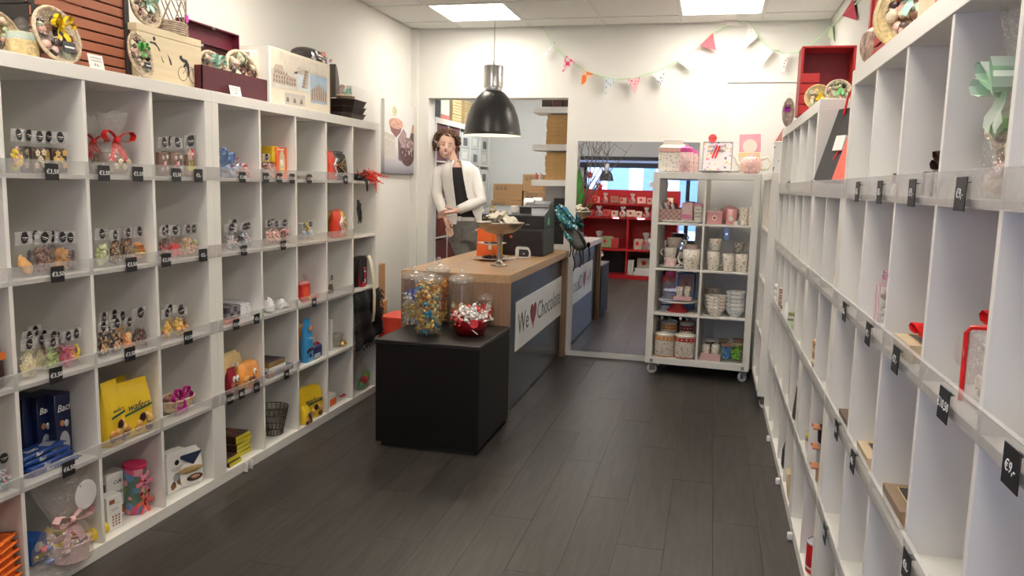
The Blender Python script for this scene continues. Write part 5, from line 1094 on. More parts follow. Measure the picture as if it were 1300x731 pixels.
t, w_, h = Lthing('small_glass', 'pleated clear glass, fourth row, fourth column of farther shelf', 'glass', 422, 436, 423, 4, -.08); MB().open_lathe([(.025, .004), (.03, .0), (.045, h), (.0425, h), (.028, .008), (0, .006)], 18).build('glass', clear('frosted_glass', (.9, .88, .82), .1, .18, .2), t)
t, w_, h = Lthing('gold_pear', 'small gold pear ornament on the fourth shelf beside a pleated glass', 'ornament', 436, 446, 428, 4, -.05); b = MB(); b.lathe([(.0, 0), (.022, .003), (.030, .018), (.024, .033), (.008, .041), (0, .043)], 14); b.tube([(0, 0, .041), (.003, 0, .052), (.009, 0, .060)], .0025, 5); b.build('pear', M('gold_metal', (.62, .43, .16), .3, .9), t)
carton_at('thin_carton', 'thin white carton against the divider, fourth row, fourth column of farther shelf', 'carton', 419, 423, 406, 4, PAPERW, .02, -.05)
# bottom row of the farther unit
SPI = stripes('book_spines', (.55, .50, .03), (.75, .66, .03), 40, 'X'); DKP = prints('book_cover', (.05, .03, .025), ((.25, .06, .03), (.10, .05, .03), (.3, .2, .1)), 22, .5)
def slim(label, c_, x, z, rz, wd=.125):
    t = thing('chocolate_tablet', label, 'chocolate', (x, c_, z), rz, 'yellow edged chocolate tablets'); MB().bx(-wd/2, wd/2, 0, .16, 0, .0215, bev=.001).build('box', DKP, t); MB().bx(-wd/2-.0006, wd/2+.0006, -.0008, 0, .0015, .02).build('yellow_edge', SPI, t); MB().bx(-wd/2-.001, -wd/2, .0, .16, .0015, .02).build('side_print', DARK, t)
c_, w_, h = Lspan(305, 331, 553, 5, -.06); c2, w2, h2 = Lspan(287, 307, 578, 5, -.02); c_ = clampY(c_, .09); c2 = clampY(c2, .075)
for i in range(5): slim('yellow edged dark tablet, %s of the tall pile, bottom row of farther shelf' % ('bottom', 'second', 'third', 'fourth', 'top')[i], c_-.01+rnd.uniform(-.004, .004), -.06, ZS[5]+.001+i*.0225, PI/2+rnd.uniform(-.08, .08))
for i in range(2): slim('yellow edged dark tablet, %s of the low pile in front, farther shelf' % ('lower', 'upper')[i], c2+rnd.uniform(-.004, .004), -.015-.01*i, ZS[5]+.001+i*.0225, PI/2+.03, .10)
t, w_, h = Lthing('wire_basket', 'dark wire basket, bottom row, second column of farther shelf', 'basket', 330, 358, 515, 5, -.10); t.location.y = clampY(t.location.y, .095); t.location.z += .004; b = MB(); r_ = .085; h = .15
for k in range(5): z = h*k/4; rr_ = r_*(.62+.38*k/4); b.tube([(rr_*math.cos(a*PI/10), rr_*math.sin(a*PI/10), z) for a in range(20)], .0028, 5, closed=True)
for k in range(20): a = k*PI/10; b.tube([(r_*.62*math.cos(a), r_*.62*math.sin(a), 0), (r_*math.cos(a+.3), r_*math.sin(a+.3), h)], .0016, 4); b.tube([(r_*.62*math.cos(a), r_*.62*math.sin(a), 0), (r_*math.cos(a-.3), r_*math.sin(a-.3), h)], .0016, 4)
b.build('wire', M('dark_bronze_wire', (.06, .05, .035), .45, .6), t); MB().open_lathe([(r_*.60, .004), (r_*.97, h-.006)], 20).build('lining', clear('smoky_lining', (.55, .52, .42), .1, .15), t)
carton_at('thin_carton', 'white and orange flat carton, bottom row, fourth column of farther shelf', 'carton', 417, 427, 501, 5, PAPERW, .09, -.04, 0, None, lambda t, w_, h, d: bars(t, ORB, [(0, h*.35, w_*.94, h*.55)], 'orange_front'))
t, w_, h = Lthing('red_bow', 'tiny red bow lying in the bottom row of the farther shelf', 'bow', 431, 437, 498, 5, -.06); bow(t, (0, 0, .016), .05, SATINRED, .016, False)
# last column: shredded paper, black fringe, black cloth, boxes, ribbon, bags
def shred(label, px, py, row, mat, n_, sx_, sz, hang, xf=-.05, seed=1):
    c_, w_, h = Lspan(px-6, px+6, py, row, xf); t = thing('paper_shred', label, 'shredded paper', (xf, c_, ZS[row]+.0015), PI/2); b = MB(); rr = random.Random(seed)
    for i in range(n_):
        p = Vector((rr.gauss(0, sx_), rr.uniform(-.05, .04), .008+abs(rr.gauss(0, sz)))); pts = [p]; d = Vector((rr.uniform(-1, 1), rr.uniform(-1, 1), rr.uniform(-.3, .4)))*.008
        for k in range(5):
            d = d+Vector((rr.uniform(-1, 1), rr.uniform(-1, 1), rr.uniform(-1, .8)))*.006; q = pts[-1]+d; q.z = max(q.z, .005) if q.y > -.05 or not hang else q.z; pts.append(q)
        b.tube(pts, .0026, 4)
    for i in range(hang): x = rr.uniform(-.02, .02); b.tube([(x, -.05, .02), (x+.004, -.066, -.01), (x, -.068, -.03-rr.uniform(0, .05))], .0026, 4)
    stuff(b.build('strands', mat, t))
shred('heap of red shredded paper on the top shelf, last column of farther shelf', 464, 220, 1, M('red_shred', (.80, .05, .03), .7), 190, .028, .022, 3)
shred('clump of black shredded paper beside the red heap, top row', 453.5, 225, 1, BLACK, 70, .010, .016, 7, -.02, 2)
for i, (px, py0, py1, lab) in enumerate(((454.5, 256, 284, 'black paper fringe hanging in the second row, last column of farther shelf'), (457, 332, 362, 'black paper fringe hanging beside the cream ribbon, third row'))):
    p0, p1 = at(px, py0, 0, .004), at(px, py1, 0, .004); t = thing('black_fringe', lab, 'fringe', (.008, p0.y, p0.z), PI/2, 'black paper fringes'); b = MB(); rr = random.Random(i)
    for k in range(60): x = rr.uniform(-.022, .022); z = -rr.uniform(.02, p0.z-p1.z); b.tube([(x*.4, 0, -.0), (x, rr.uniform(-.014, .004), z*.5), (x*1.3, rr.uniform(-.018, .0), z)], .0025, 4)
    stuff(b.build('strands', BLACK, t)); MB().bx(-.012, .012, 0, .006, -.01, .012).build('clip', BLACKP, t)
# black boxes with a cream ribbon hanging over
for i, (a, c, tp, xf, lab) in enumerate(((458, 475, 325, -.06, 'black gift box lid standing in the third row, last column of farther shelf'), (472, 479, 326, -.10, 'narrow black box beside the cream ribbon, third row'))):
    carton_at('gift_box', lab, 'box', a, c, tp, 3, BLACK, .05, xf, 0, 'black gift boxes')
carton_at('red_packet', 'red and white packet between black boxes, third row, last column', 'packet', 459, 465, 340, 3, tone((.50, .02, .04)), .03, -.03, 0, None, lambda t, w_, h, d: bars(t, PAPERW, [(0, h*.3, w_*.6, h*.2), (0, h*.8, w_*.7, h*.08)]))
pr = [at(x, y, 0, xx) for x, y, xx in ((464, 327, -.06), (468, 324, -.02), (471, 331, .012), (474, 350, .020), (475.5, 375, .024), (475, 395, .026), (473.5, 408, .022))]
t = thing('cream_ribbon', 'wide cream ribbon hanging down over the black boxes and cloth', 'ribbon', pr[0]); b = MB(); vs = []
for p in pr:
    for s in (-.022, .022): vs.append((p.x-pr[0].x, p.y-pr[0].y+s, p.z-pr[0].z))
b.add(vs, [(2*i, 2*i+1, 2*i+3, 2*i+2) for i in range(len(pr)-1)]); b.build('ribbon', M('cream_ribbon', (.78, .74, .50), .6, var=.04), t)
q0, q1 = at(451, 383, 0, .012), at(483, 380, 0, .012); zt_, zb_ = ZS[4]+.33, at(460, 438, 0, .012).z
t = thing('black_cloth', 'black fringed cloth bag hanging across the fourth row, last column', 'bag', (.004, (q0.y+q1.y)/2, zb_), PI/2); W_ = q1.y-q0.y
b = MB(); f1 = lambda u, v: ((u-.5)*W_*(1+.04*math.sin(v*9)), -.012-.010*math.sin(u*13+v*4)-.006*math.sin(v*17), (zt_-zb_)*v+.05*(u-.5)*(1-v)); b.sheet(f1, 18, 10); b.sheet(lambda u, v: tuple(Vector(f1(u, v))+Vector((0, .004, 0))), 18, 10); b.build('cloth', M('black_cloth', (.010, .010, .011), .9, var=.2, bump=.5, bscale=90), t)
b = MB(); rr = random.Random(8)
for k in range(150):
    e = rr.random(); x, z = (-W_/2, e*(zt_-zb_)) if k % 3 == 0 else ((W_/2, e*(zt_-zb_)) if k % 3 == 1 else ((e-.5)*W_, 0)); d = Vector((rr.uniform(-1, 1), rr.uniform(-1, -.1), rr.uniform(-1, .3)))*.022
    b.tube([(x, -.014, z), Vector((x, -.016, z))+d*.5, Vector((x, -.016, z))+d+Vector((0, 0, -.01))], .0022, 4)
stuff(b.build('fringe', BLACK, t))
c_, w_, h = Lspan(455, 478, 446, 5, -.12); t = thing('red_board', 'red board standing at the back of the bottom row, last column', 'board', (-.24, clampY(Lspan(456, 476, 460, 5, -.24)[0], .156), ZS[5]+.0015), PI/2); MB().bx(-.15, .15, 0, .01, 0, .31, bev=.002).build('board', M('red_board', (.50, .02, .018), .5), t)
c_, w_, h = Lspan(452, 470, 456, 5, -.07); t = thing('gift_sack', 'clear sack with pink print slumped in the bottom row, last column', 'bag', (-.07, clampY(c_, .10), ZS[5]+.0015), PI/2+.2); gift_sack(t, .17, .25, None, .72, None); bars(t, tone((.72, .14, .16)), [(-.02, .05, .07, .012), (-.02, .075, .06, .012), (0, .02, .06, .012)]).location.y = -.056
t, w_, h = Lthing('candy_packet', 'green and red candy packet lying in the bottom row, last column', 'packet', 463, 476, 474, 5, -.05); b = MB(); b.ball((0, 0, .055), (.085, .03, .042), 0, 12, 7, rotm(0, -.5, 0)); b.ball((-.03, -.012, .06), (.035, .024, .03), 1, 10, 6); b.build('packet', [M('green_foil', (.08, .42, .03), .3), RED], t)
# brown cartons and a red carton between shelf and counter
for i, (w_, d_, h, x, y, z, lab) in enumerate(((.24, .34, .40, -.20, 2.06, 0, 'brown carton on the floor between shelf and counter'), (.22, .30, .19, -.20, 2.06, .401, 'lower brown carton beside the end of the shelf'), (.20, .28, .27, -.205, 2.06, .593, 'topmost brown carton beside the end of the shelf'))):
    t = thing('cardboard_box', lab, 'box', (x, y, z), 0, 'cartons beside the shelf end'); MB().bx(-w_/2, w_/2, -d_/2, d_/2, 0, h-.002, bev=.004).build('body', CARD, t); MB().bx(-w_/2-.001, w_/2+.001, -.025, .025, h-.06, h-.0014).build('tape', _M['parcel_tape'], t)
t = thing('red_crate', 'red carton behind the display cube, below the oak counter end', 'box', (.10, 2.10, 0)); MB().bx(-.15, .17, -.15, .15, 0, .50, bev=.004).build('body', M('red_carton', (.72, .06, .03), .5), t); MB().bx(-.152, .172, -.152, .152, .46, .504, bev=.004).build('lid', M('red_carton', (.72, .06, .03), .5), t)
# ------------------------------------------------------------------ things standing on top of the shelves
ZT = UNITW+.0015
def Tthing(name, label, cat, px0, px1, pyt, xf=-.10, side='L', group=None, rz=0, z0=None):
    z0 = ZT if z0 is None else z0
    if side == 'L': c, w_, h = span(px0, px1, pyt, z0, 0, xf); return thing(name, label, cat, (xf, c, z0), PI/2+rz, group), w_, h
    if side == 'R': c, w_, h = span(px0, px1, pyt, z0, 0, xf); return thing(name, label, cat, (xf, c, z0), -PI/2+rz, group), w_, h
    c, w_, h = span(px0, px1, pyt, z0, 1, xf); return thing(name, label, cat, (c, xf, z0), rz, group), w_, h
MINT = M('mint_satin', (.45, .72, .62), .35, var=.06); YELR = M('yellow_ribbon', (.85, .60, .01), .45, var=.08); GRNR = M('green_organza', (.12, .55, .14), .45, var=.15, scale=15); PURR = M('purple_ribbon', (.45, .03, .45), .4)
def easter(t, r, mat, bowm, facing=.0, rows=3, seed=1, big=False, film=True, bowsize=None, label=True, tilt=-1.15, squash=1.0):
    # a shallow round basket leaning back, its filled mouth facing forward, wrapped in cellophane
    R = rotm(-PI/2-tilt*0-.0, 0, 0) if False else Euler((PI/2-.25, 0, 0)).to_matrix(); o = Vector((0, 0, r*squash)); rr = random.Random(seed)
    b = MB(); prof = [(.55, -.40), (.80, -.30), (.95, -.08), (1.0, 0), (1.04, .01), (.98, .03), (.90, -.06), (.70, -.22), (0, -.28)]
    b.lathe([(p*r, z*r) for p, z in prof], 26, o, 0, 1, squash, R)
    b.tube([o+R@Vector((r*1.02*math.cos(k*PI/13), r*1.02*squash*math.sin(k*PI/13), .01*r)) for k in range(26)], r*.07, 6, closed=True)
    b.build('basket', mat, t)
    b = MB()
    for i in range(30 if not big else 40):
        a = rr.uniform(0, 6.3); q = math.sqrt(rr.random())*.78*r; p = o+R@Vector((q*math.cos(a), q*squash*math.sin(a), -.08*r+rr.uniform(0, .10*r))); s = r*rr.uniform(.13, .2)
        b.ball(p, (s, s*.8, s*.9), rr.randrange(5), 7, 5, rotm(rr.uniform(0, 3), rr.uniform(0, 3), 0))
    stuff(b.build('sweets', [CHOC, tone((.45, .52, .35)), tone((.72, .60, .42)), tone((.75, .45, .38)), DARK], t, smooth=True))
    if film:
        b = MB(); n = 26
        b.sheet(lambda u, v: o+R@Vector((r*(1.05-.55*v*v)*math.cos(2*PI*u)*(1+.04*math.sin(u*40)), r*squash*(1.05-.55*v*v)*math.sin(2*PI*u)*(1+.04*math.cos(u*33)), r*(.03+.22*math.sin(v*PI/2)))), n, 4, closed_u=True); b.build('film', FILM, t)
    if bowm: bow(t, o+R@Vector((.1*r, .25*r*squash, .22*r)), bowsize or r*.95, bowm, r*.22, True, 4)
    if label: bl = MB().box(o+R@Vector((.15*r, -.50*r*squash, .24*r)), (r*.55, .003, r*.42), 0, rotm(-.25, 0, 0)); lb = bl.build('label', BLACK, t); MB().box(o+R@Vector((.15*r, -.50*r*squash, .24*r))+Vector((0, -.0022, 0)), (r*.45, .001, r*.06), 0, rotm(-.25, 0, 0)).build('white_line', CHALK, lb)
# round basket with yellow bow
t, w_, h = Tthing('gift_basket', 'round basket wrapped in cellophane with yellow bow, before the brown slatted crate', 'basket', 43, 101, 15, -.05, group='easter gift baskets'); easter(t, w_/2*.94, WICKERP, YELR, seed=3)
t, w_, h = Tthing('straw_sack', 'bread-like straw sack in cellophane with green band, beside the yellow bow basket', 'basket', 13, 43, 22, -.09)
b = MB(); b.lathe([(.5, 0), (.56, .1), (.56, .4), (.48, .62)], 22, (0, 0, 0), 0, w_, w_*.8); b.v = [(x, y, z*h*1.0) for x, y, z in b.v]; b.build('straw', STRAW, t)
b = MB(); b.open_lathe([(.57, .42*h), (.53, .60*h)], 22, (0, 0, 0), 0, w_, w_*.8); b.build('green_band', clear('green_organza_band', (.25, .8, .3), .05, .5, .4), t)
b = MB(); b.open_lathe([(.59, .02), (.6, .3*h), (.54, .6*h), (.30, .85*h), (.10, 1.0*h)], 22, (0, 0, 0), 0, w_, w_*.8); b.build('film', FILM, t)
t, w_, h = Tthing('gift_basket', 'wicker basket of green candy at the picture edge, behind the straw sack', 'basket', -28, 26, -14, -.14, group='easter gift baskets'); t.location.z += .0; easter(t, w_/2*.9, WICKER, None, seed=5, label=False)
# brown slatted crates
TERRA = wood('terracotta_stain', (.31, .095, .045), (.42, .145, .072), .5, 'x', 5); ENDB = M('dark_crate_end', (.018, .012, .012), .55, var=.15)
def crate(label, px0, px1, pyt, xf, z0, n_, h_s, gap, dep, lean, mats=(TERRA, ENDB), side='L', group='slatted wooden crates', rz=0):
    t, w_, h = Tthing('slatted_crate', label, 'crate', px0, px1, pyt, xf, side, group, rz, z0); t.rotation_euler = (lean, 0, t.rotation_euler.z)
    me = MB().bx(-w_/2, w_/2, 0, .009, 0, h_s, bev=.0015).mesh('slat', mats[0])
    for k in range(n_): obj('slat', me, t, (0, 0, .004+k*(h_s+gap))); obj('slat', me, t, (0, dep, .004+k*(h_s+gap)))
    H = n_*(h_s+gap)
    me = MB().bx(-.011, .011, .0095, dep-.0005, 0, H+.004, bev=.002).mesh('end_board', mats[1])
    for x in (-w_/2+.012, w_/2-.012): obj('end_board', me, t, (x, 0, 0))
    me = MB().bx(-.014, .014, -.007, -.0005, 0, H+.004, bev=.001).mesh('corner_post', mats[1])
    for x in (-w_/2+.012, w_/2-.012): obj('corner_post', me, t, (x, 0, 0))
    me = MB().bx(-w_/2+.03, w_/2-.03, 0, (dep-.03)/3-.006, 0, .008).mesh('floor_slat', mats[0])
    for k in range(3): obj('floor_slat', me, t, (0, .015+k*(dep-.02)/3, .0))
    return t, H
t1, H1 = crate('brown slatted crate with dark ends, lower of two, on the nearer shelf', 42, 164, 33, -.13, ZT, 5, .033, .006, .22, 0)
crate('brown slatted crate with dark ends, stacked on the lower one', 34, 161, -20, -.15, ZT+H1+.006, 4, .033, .006, .20, 0)
def card_at(label, px0, px1, pyt, xf, lines, z0=None, side='L'):
    t, w_, h = Tthing('price_card', label, 'price card', px0, px1, pyt, xf, side, 'white price cards', 0, z0); t.rotation_euler = (-.2, 0, t.rotation_euler.z); MB().bx(-w_/2, w_/2, 0, .0012, 0, h, bev=.0004).build('card', PAPERW, t)
    b = MB(); rr = random.Random(int(px0))
    for k, z in enumerate((.76, .56)): b.tube([(w_*(-.35+.7*q/14), -.0006, h*(z+.05*math.sin(q*2.1+k))) for q in range(15)], .0006, 4)
    b.build('handwriting', INK, t); lettering(lines, t, (0, -.0009, h*.26), h*.24, INK)
card_at('white handwritten price card leaning on the brown slatted crate', 114, 133, 69, -.02, '€ 5,-')
# pale wooden wine box with cyclists
PINE = wood('pale_pine', (.66, .55, .36), (.74, .64, .45), .55, 'x', 4)
t, w_, h = Tthing('wooden_box', 'pale wooden box printed with two black cyclists, between crate and dark red box', 'box', 175, 256, 40, -.10)
MB().bx(-w_/2, w_/2, 0, .24, 0, h*.86, bev=.002).build('body', PINE, t); MB().bx(-w_/2, w_/2, 0, .24, h*.865, h, bev=.002).build('lid', PINE, t)
b = MB(); cx, cz, R_ = w_*.26, h*.28, h*.13
for s in (-1, 1): b.tube([(cx+s*R_*1.25+R_*math.cos(k*PI/10), -.0008, cz+R_*math.sin(k*PI/10)) for k in range(20)], .0012, 4, closed=True)
b.tube([(cx-R_*1.25, -.001, cz), (cx-R_*.2, -.001, cz+R_*1.1), (cx+R_*.9, -.001, cz+R_*1.2), (cx+R_*1.25, -.001, cz)], .0012, 4)
b.prism([(x*R_+cx, z*R_+cz) for x, z in ((-1.6, 1.9), (-1.2, 2.2), (-.2, 2.1), (.25, 1.5), (.3, .6), (.1, -.3), (-.05, -.3), (-.1, .6), (-.3, 1.2), (-.9, .9), (-1.0, 1.2), (-.6, 1.6), (-1.2, 1.7))][::-1], -.0012, 0); b.ball((cx-R_*1.55, -.0005, cz+R_*2.25), (R_*.35, .001, R_*.35))
c2 = -w_*.22; z2 = h*.60
b.prism([(c2+x*R_, z2+z*R_) for x, z in ((-1.4, 1.0), (-.3, 1.0), (.4, .4), (.7, .0), (.55, -.05), (.1, .45), (-.5, .75), (-1.4, .8))][::-1], -.0012, 0); b.ball((c2-R_*.5, -.0005, z2+R_*1.5), (R_*.3, .001, R_*.3))
b.prism([(c2+x*R_, z2+z*R_) for x, z in ((2.2, -.2), (2.9, -.9), (3.1, -1.6), (2.8, -1.6), (2.5, -.8))][::-1], -.0012, 0); b.prism([(c2+x*R_, z2+z*R_) for x, z in ((.8, -.7), (1.4, -1.5), (1.2, -1.5))][::-1], -.0012, 0)
stuff(b.build('cyclist_print', INK, t)); wb_h = h
t, w_, h = Tthing('gift_basket', 'oval basket with green bow before the pale wooden box', 'basket', 165, 192, 45, -.035, group='easter gift baskets'); easter(t, w_/2*1.0, WICKERP, GRNR, seed=8, squash=1.45)
t, w_, h = Tthing('gift_basket', 'basket with mint bow standing on the pale wooden box', 'basket', 168, 202, -12, -.14, z0=ZT+wb_h, group='easter gift baskets'); easter(t, w_/2, WICKERP, MINT, seed=9, label=False)
t, w_, h = Tthing('wicker_heart', 'open lattice wicker basket standing on the wooden box, pink tag tied on', 'basket', 199, 231, -25, -.16, z0=ZT+wb_h); b = MB(); r_ = w_*.5
for k in range(6): b.tube([(r_*math.cos(a*PI/9)*(1+.03*(k % 2)), .06*math.sin(a*PI/9), .004+.009*k) for a in range(18)], .006, 5, closed=True)
for k in range(9):
    a0 = 2*PI*k/9
    for s in (-1, 1): b.tube([(r_*math.cos(a0+s*.0), .06*math.sin(a0), .05), (r_*math.cos(a0+s*.35), .06*math.sin(a0+s*.35), .11), (r_*.95*math.cos(a0+s*.7), .06*math.sin(a0+s*.7), .17)], .003, 4)
b.tube([(r_*math.cos(a*PI/9), .06*math.sin(a*PI/9), .172) for a in range(18)], .005, 5, closed=True); b.build('lattice', M('grey_wicker', (.42, .34, .26), .8, var=.3, scale=60), t); MB().bx(.02, .035, -.068, -.064, .06, .09).build('tag', M('pink_tag', (.80, .05, .60), .5), t)
# dark red gift boxes
WR = M('burgundy_card', (.085, .008, .018), .45, var=.1); WRI = M('burgundy_inside', (.13, .012, .03), .5, var=.1)
t, w_, h = Tthing('gift_box', 'burgundy gift box with raised lid, holding two baskets, next to the wooden box', 'box', 257, 339, 92, -.06)
b = MB(); b.bx(-w_/2, w_/2, 0, .006, 0, h); b.bx(-w_/2, w_/2, .204, .21, 0, h); b.bx(-w_/2, -w_/2+.006, 0, .21, 0, h); b.bx(w_/2-.006, w_/2, 0, .21, 0, h); b.bx(-w_/2, w_/2, 0, .21, 0, .006); b.build('body', WR, t)
l = MB(); l.bx(-w_/2, w_/2, .216, .224, h*.3, h*2.3); l.bx(-w_/2, w_/2, .19, .216, h*2.25, h*2.3); lid = l.build('lid', WRI, t); MB().bx(-.01, .01, .186, .19, h*2.1, h*2.2).build('clasp', CHROME, lid)
bh = h; bc_, bx_ = t.location.y, t.location.x
t, w_, h = Tthing('gift_box', 'open burgundy box lid standing at the back, behind the wooden box and baskets', 'box', 226, 296, 34, -.346)
b = MB(); b.bx(-w_/2, w_/2, 0, .006, 0, h); b.bx(-w_/2, w_/2, -.04, 0, h-.006, h); b.bx(w_/2-.006, w_/2, -.04, 0, 0, h); b.bx(-w_/2, -w_/2+.006, -.04, 0, 0, h); b.build('lid', WRI, t); MB().bx(-.012, .012, -.044, -.04, h-.014, h-.002).build('clasp', CHROME, t)
for i, (a, c, tp, dz, bw_, lab, sq) in enumerate(((254, 287, 52, .03, MINT, 'oval basket with mint bow inside the burgundy box', .8), (289, 327, 76, .035, None, 'small basket of white and brown eggs inside the burgundy box', .75))):
    t, w_, h = Tthing('gift_basket', lab, 'basket', a, c, tp, -.12, z0=ZT+dz+.01, group='easter gift baskets'); easter(t, w_/2, WICKERP, bw_, seed=20+i, squash=sq, label=i == 0)
card_at('white price card before the burgundy box', 293, 307, 109, -.02, '€ 8,-')
# photo box
t, w_, h = Tthing('photo_box', 'cream box printed with old photographs of monuments, on the farther shelf', 'box', 343, 419, 70, -.10)
MB().bx(-w_/2, w_/2, 0, .17, 0, h, bev=.004).build('body', M('cream_card', (.72, .66, .54), .5, var=.05, scale=6), t)
BRN = M('brown_leather', (.12, .065, .04), .5); MB().bx(w_/2-.001, w_/2+.004, -.002, .172, 0, h).build('edge', BRN, t); MB().bx(-w_/2-.012, -w_/2+.006, -.0015, .17, 0, h).build('spine', PAPERW, t)
PH = [M('photo_paper_%d' % i, c, .5, var=.1, scale=20) for i, c in enumerate(((.58, .55, .50), (.60, .68, .74), (.36, .48, .62), (.50, .47, .44), (.64, .58, .50)))]; SEP = M('sepia_ink', (.20, .14, .10), .6, var=.3, scale=80); SEP2 = M('sepia_wash', (.46, .38, .32), .6, var=.25, scale=60)
def photo(mat, x, z, a, c, ang, name):
    b = MB(); b.box((x*w_, -.0006, z*h), (a*w_, .0008, c*h), 0, rotm(0, ang, 0)); b.build(name, mat, t)
photo(PH[4], -.15, .80, .40, .30, 0, 'old_letter'); photo(PH[0], -.28, .50, .40, .34, -.05, 'arena_photo'); photo(PH[1], .02, .58, .22, .40, .12, 'tower_photo'); photo(PH[3], -.12, .18, .32, .20, -.03, 'street_photo'); photo(PH[2], .29, .46, .30, .52, -.03, 'cathedral_photo'); photo(PH[4], .25, .83, .36, .22, 0, 'pink_letter')
b = MB()
for j in range(3):
    for k in range(9-(j == 2)*4): x = (-.445+.04*k+(.0 if j < 2 else .03))*w_; z = (.42+.075*j)*h; b.prism([(x-.0045, z), (x+.0045, z), (x+.0045, z+.012), (x, z+.017), (x-.0045, z+.012)], -.0016, -.001)
for k in range(6): z = (.44+.055*k)*h; x = (.015+.010*k)*w_; b.box((x, -.0014, z+.006), (.030, .0008, .003), 0, rotm(0, .1, 0)); [b.box((x+(q-1.5)*.008, -.0014, z), (.003, .0008, .009)) for q in range(4)]
for k in range(7): x = (.17+.04*k)*w_; hh = (.22+.12*(1-abs(k-3)/3))*h; b.prism([(x-.004, .26*h), (x+.004, .26*h), (x+.003, .26*h+hh*.75), (x, .26*h+hh), (x-.003, .26*h+hh*.75)], -.0016, -.001)
for k in range(3): x = (-.24+.11*k)*w_; b.prism([(x-.014, .12*h), (x+.014, .12*h), (x+.013, .16*h), (x+.006, .20*h), (x-.006, .20*h), (x-.013, .16*h)], -.0016, -.001)
stuff(b.build('monument_prints', SEP, t))
b = MB(); b.prism([(-.46*w_, .40*h), (-.11*w_, .40*h), (-.11*w_, .56*h), (-.30*w_, .60*h), (-.31*w_, .72*h), (-.42*w_, .72*h), (-.46*w_, .60*h)], -.0012, -.0008); b.prism([(.15*w_, .24*h), (.43*w_, .24*h), (.43*w_, .42*h), (.29*w_, .56*h), (.15*w_, .42*h)], -.0012, -.0008); b.prism([(.0*w_, .42*h), (.085*w_, .42*h), (.115*w_, .76*h), (.05*w_, .76*h)], -.0012, -.0008); b.build('monument_shapes', SEP2, t)
pbh = h
t, w_, h = Tthing('photo_box', 'cream and brown box standing behind the monument box, only its side showing', 'box', 320, 335, 65, -.16); MB().bx(-w_/2, w_/2, 0, .16, 0, h, bev=.012).build('body', _M['cream_card'], t); MB().bx(w_/2-.003, w_/2+.003, -.002, .162, 0, h).build('edge', BRN, t)
t, w_, h = Tthing('gift_hamper', 'dark cellophane hamper lying on top of the monument box', 'basket', 376, 416, 62, -.20, z0=ZT+pbh); b = MB(); b.ball((0, .02, h*.45), (w_*.5, .07, h*.62), 0, 14, 8); b.build('hamper', M('dark_hamper', (.05, .04, .04), .3, var=.5, scale=40), t); b = MB(); rr = random.Random(3)
for k in range(12): b.box((rr.uniform(-.4, .4)*w_, -.045, h*rr.uniform(.2, .8)), (.03, .004, .018), k % 3, rotm(rr.uniform(-.5, .5), rr.uniform(-1, 1), 0))
b.build('foil_pieces', [tone((.6, .62, .66), .3, .5), tone((.7, .25, .22)), PAPERW], t)
t, w_, h = Tthing('curved_lid', 'dark curved lid leaning behind the monument box, beside the tray stack', 'box', 421, 433, 80, -.24); MB().sheet(lambda u, v: ((u-.5)*.02+.05*u*u, .0+.14*v, h*(1-.55*u*u)*(1)-h*.02) if v > -1 else None, 6, 4).build('lid', M('dark_taupe', (.13, .11, .10), .5), t); MB().sheet(lambda u, v: (-.01+.07*u, .0, h*.98*v*(1-.55*u*u)), 6, 4).build('side', _M['dark_taupe'], t)
# dark trays
DTR = M('dark_brown_tray', (.030, .018, .014), .4, var=.15)
c_, w_, h = span(427, 479, 132, ZT, 0, -.05)
for k in range(3):
    t = thing('tray', 'dark brown octagonal tray, %s of three at the shelf end' % ('bottom', 'middle', 'top')[k], 'tray', (-.14, c_+.01*(k-1), ZT+.002+k*.042), PI/2+.03*k, 'dark brown trays'); b = MB(); n = 8
    oct_ = lambda s, z: [(s*x, s*y, z) for x, y in ((-.15, -.05), (-.10, -.10), (.10, -.10), (.15, -.05), (.15, .05), (.10, .10), (-.10, .10), (-.15, .05))]
    b.add(oct_(.86, 0)+oct_(1.0, .034)+oct_(1.05, .036)+oct_(1.05, .039)+oct_(.97, .039)+oct_(.84, .006), [tuple(range(7, -1, -1)), tuple(range(40, 48))]+[(i*8+j, i*8+(j+1) % 8, (i+1)*8+(j+1) % 8, (i+1)*8+j) for i in range(5) for j in range(8)]); b.build('tray', DTR, t, smooth=False)
t, w_, h = Tthing('gift_basket', 'flat basket with mint bow lying on the dark trays', 'basket', 424, 452, 108, -.12, z0=ZT+.128, group='easter gift baskets'); basket_mesh(t, .15, .10, .018, WICKERP); bow(t, (0, -.01, .035), .08, MINT, .02, True, 4); b = MB(); b.ball((.0, .02, .045), (.038, .03, .05), 0, 10, 7); b.build('egg', tone((.38, .27, .26), .3), t)
t, w_, h = Tthing('gift_box', 'white box standing behind the dark trays', 'box', 447, 472, 112, -.30); MB().bx(-w_/2, w_/2, 0, .05, 0, h, bev=.003).build('box', PAPERW, t)

# ---- opposite shelves
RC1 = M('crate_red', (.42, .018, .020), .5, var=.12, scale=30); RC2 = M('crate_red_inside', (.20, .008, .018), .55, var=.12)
def Rslat(label, px0, px1, pyt, xf, z0, n_, h_s, gap, dep, lean=0):
    return crate(label, px0, px1, pyt, xf, z0, n_, h_s, gap, dep, lean, (RC1, RC1), 'R', 'red slatted crates')
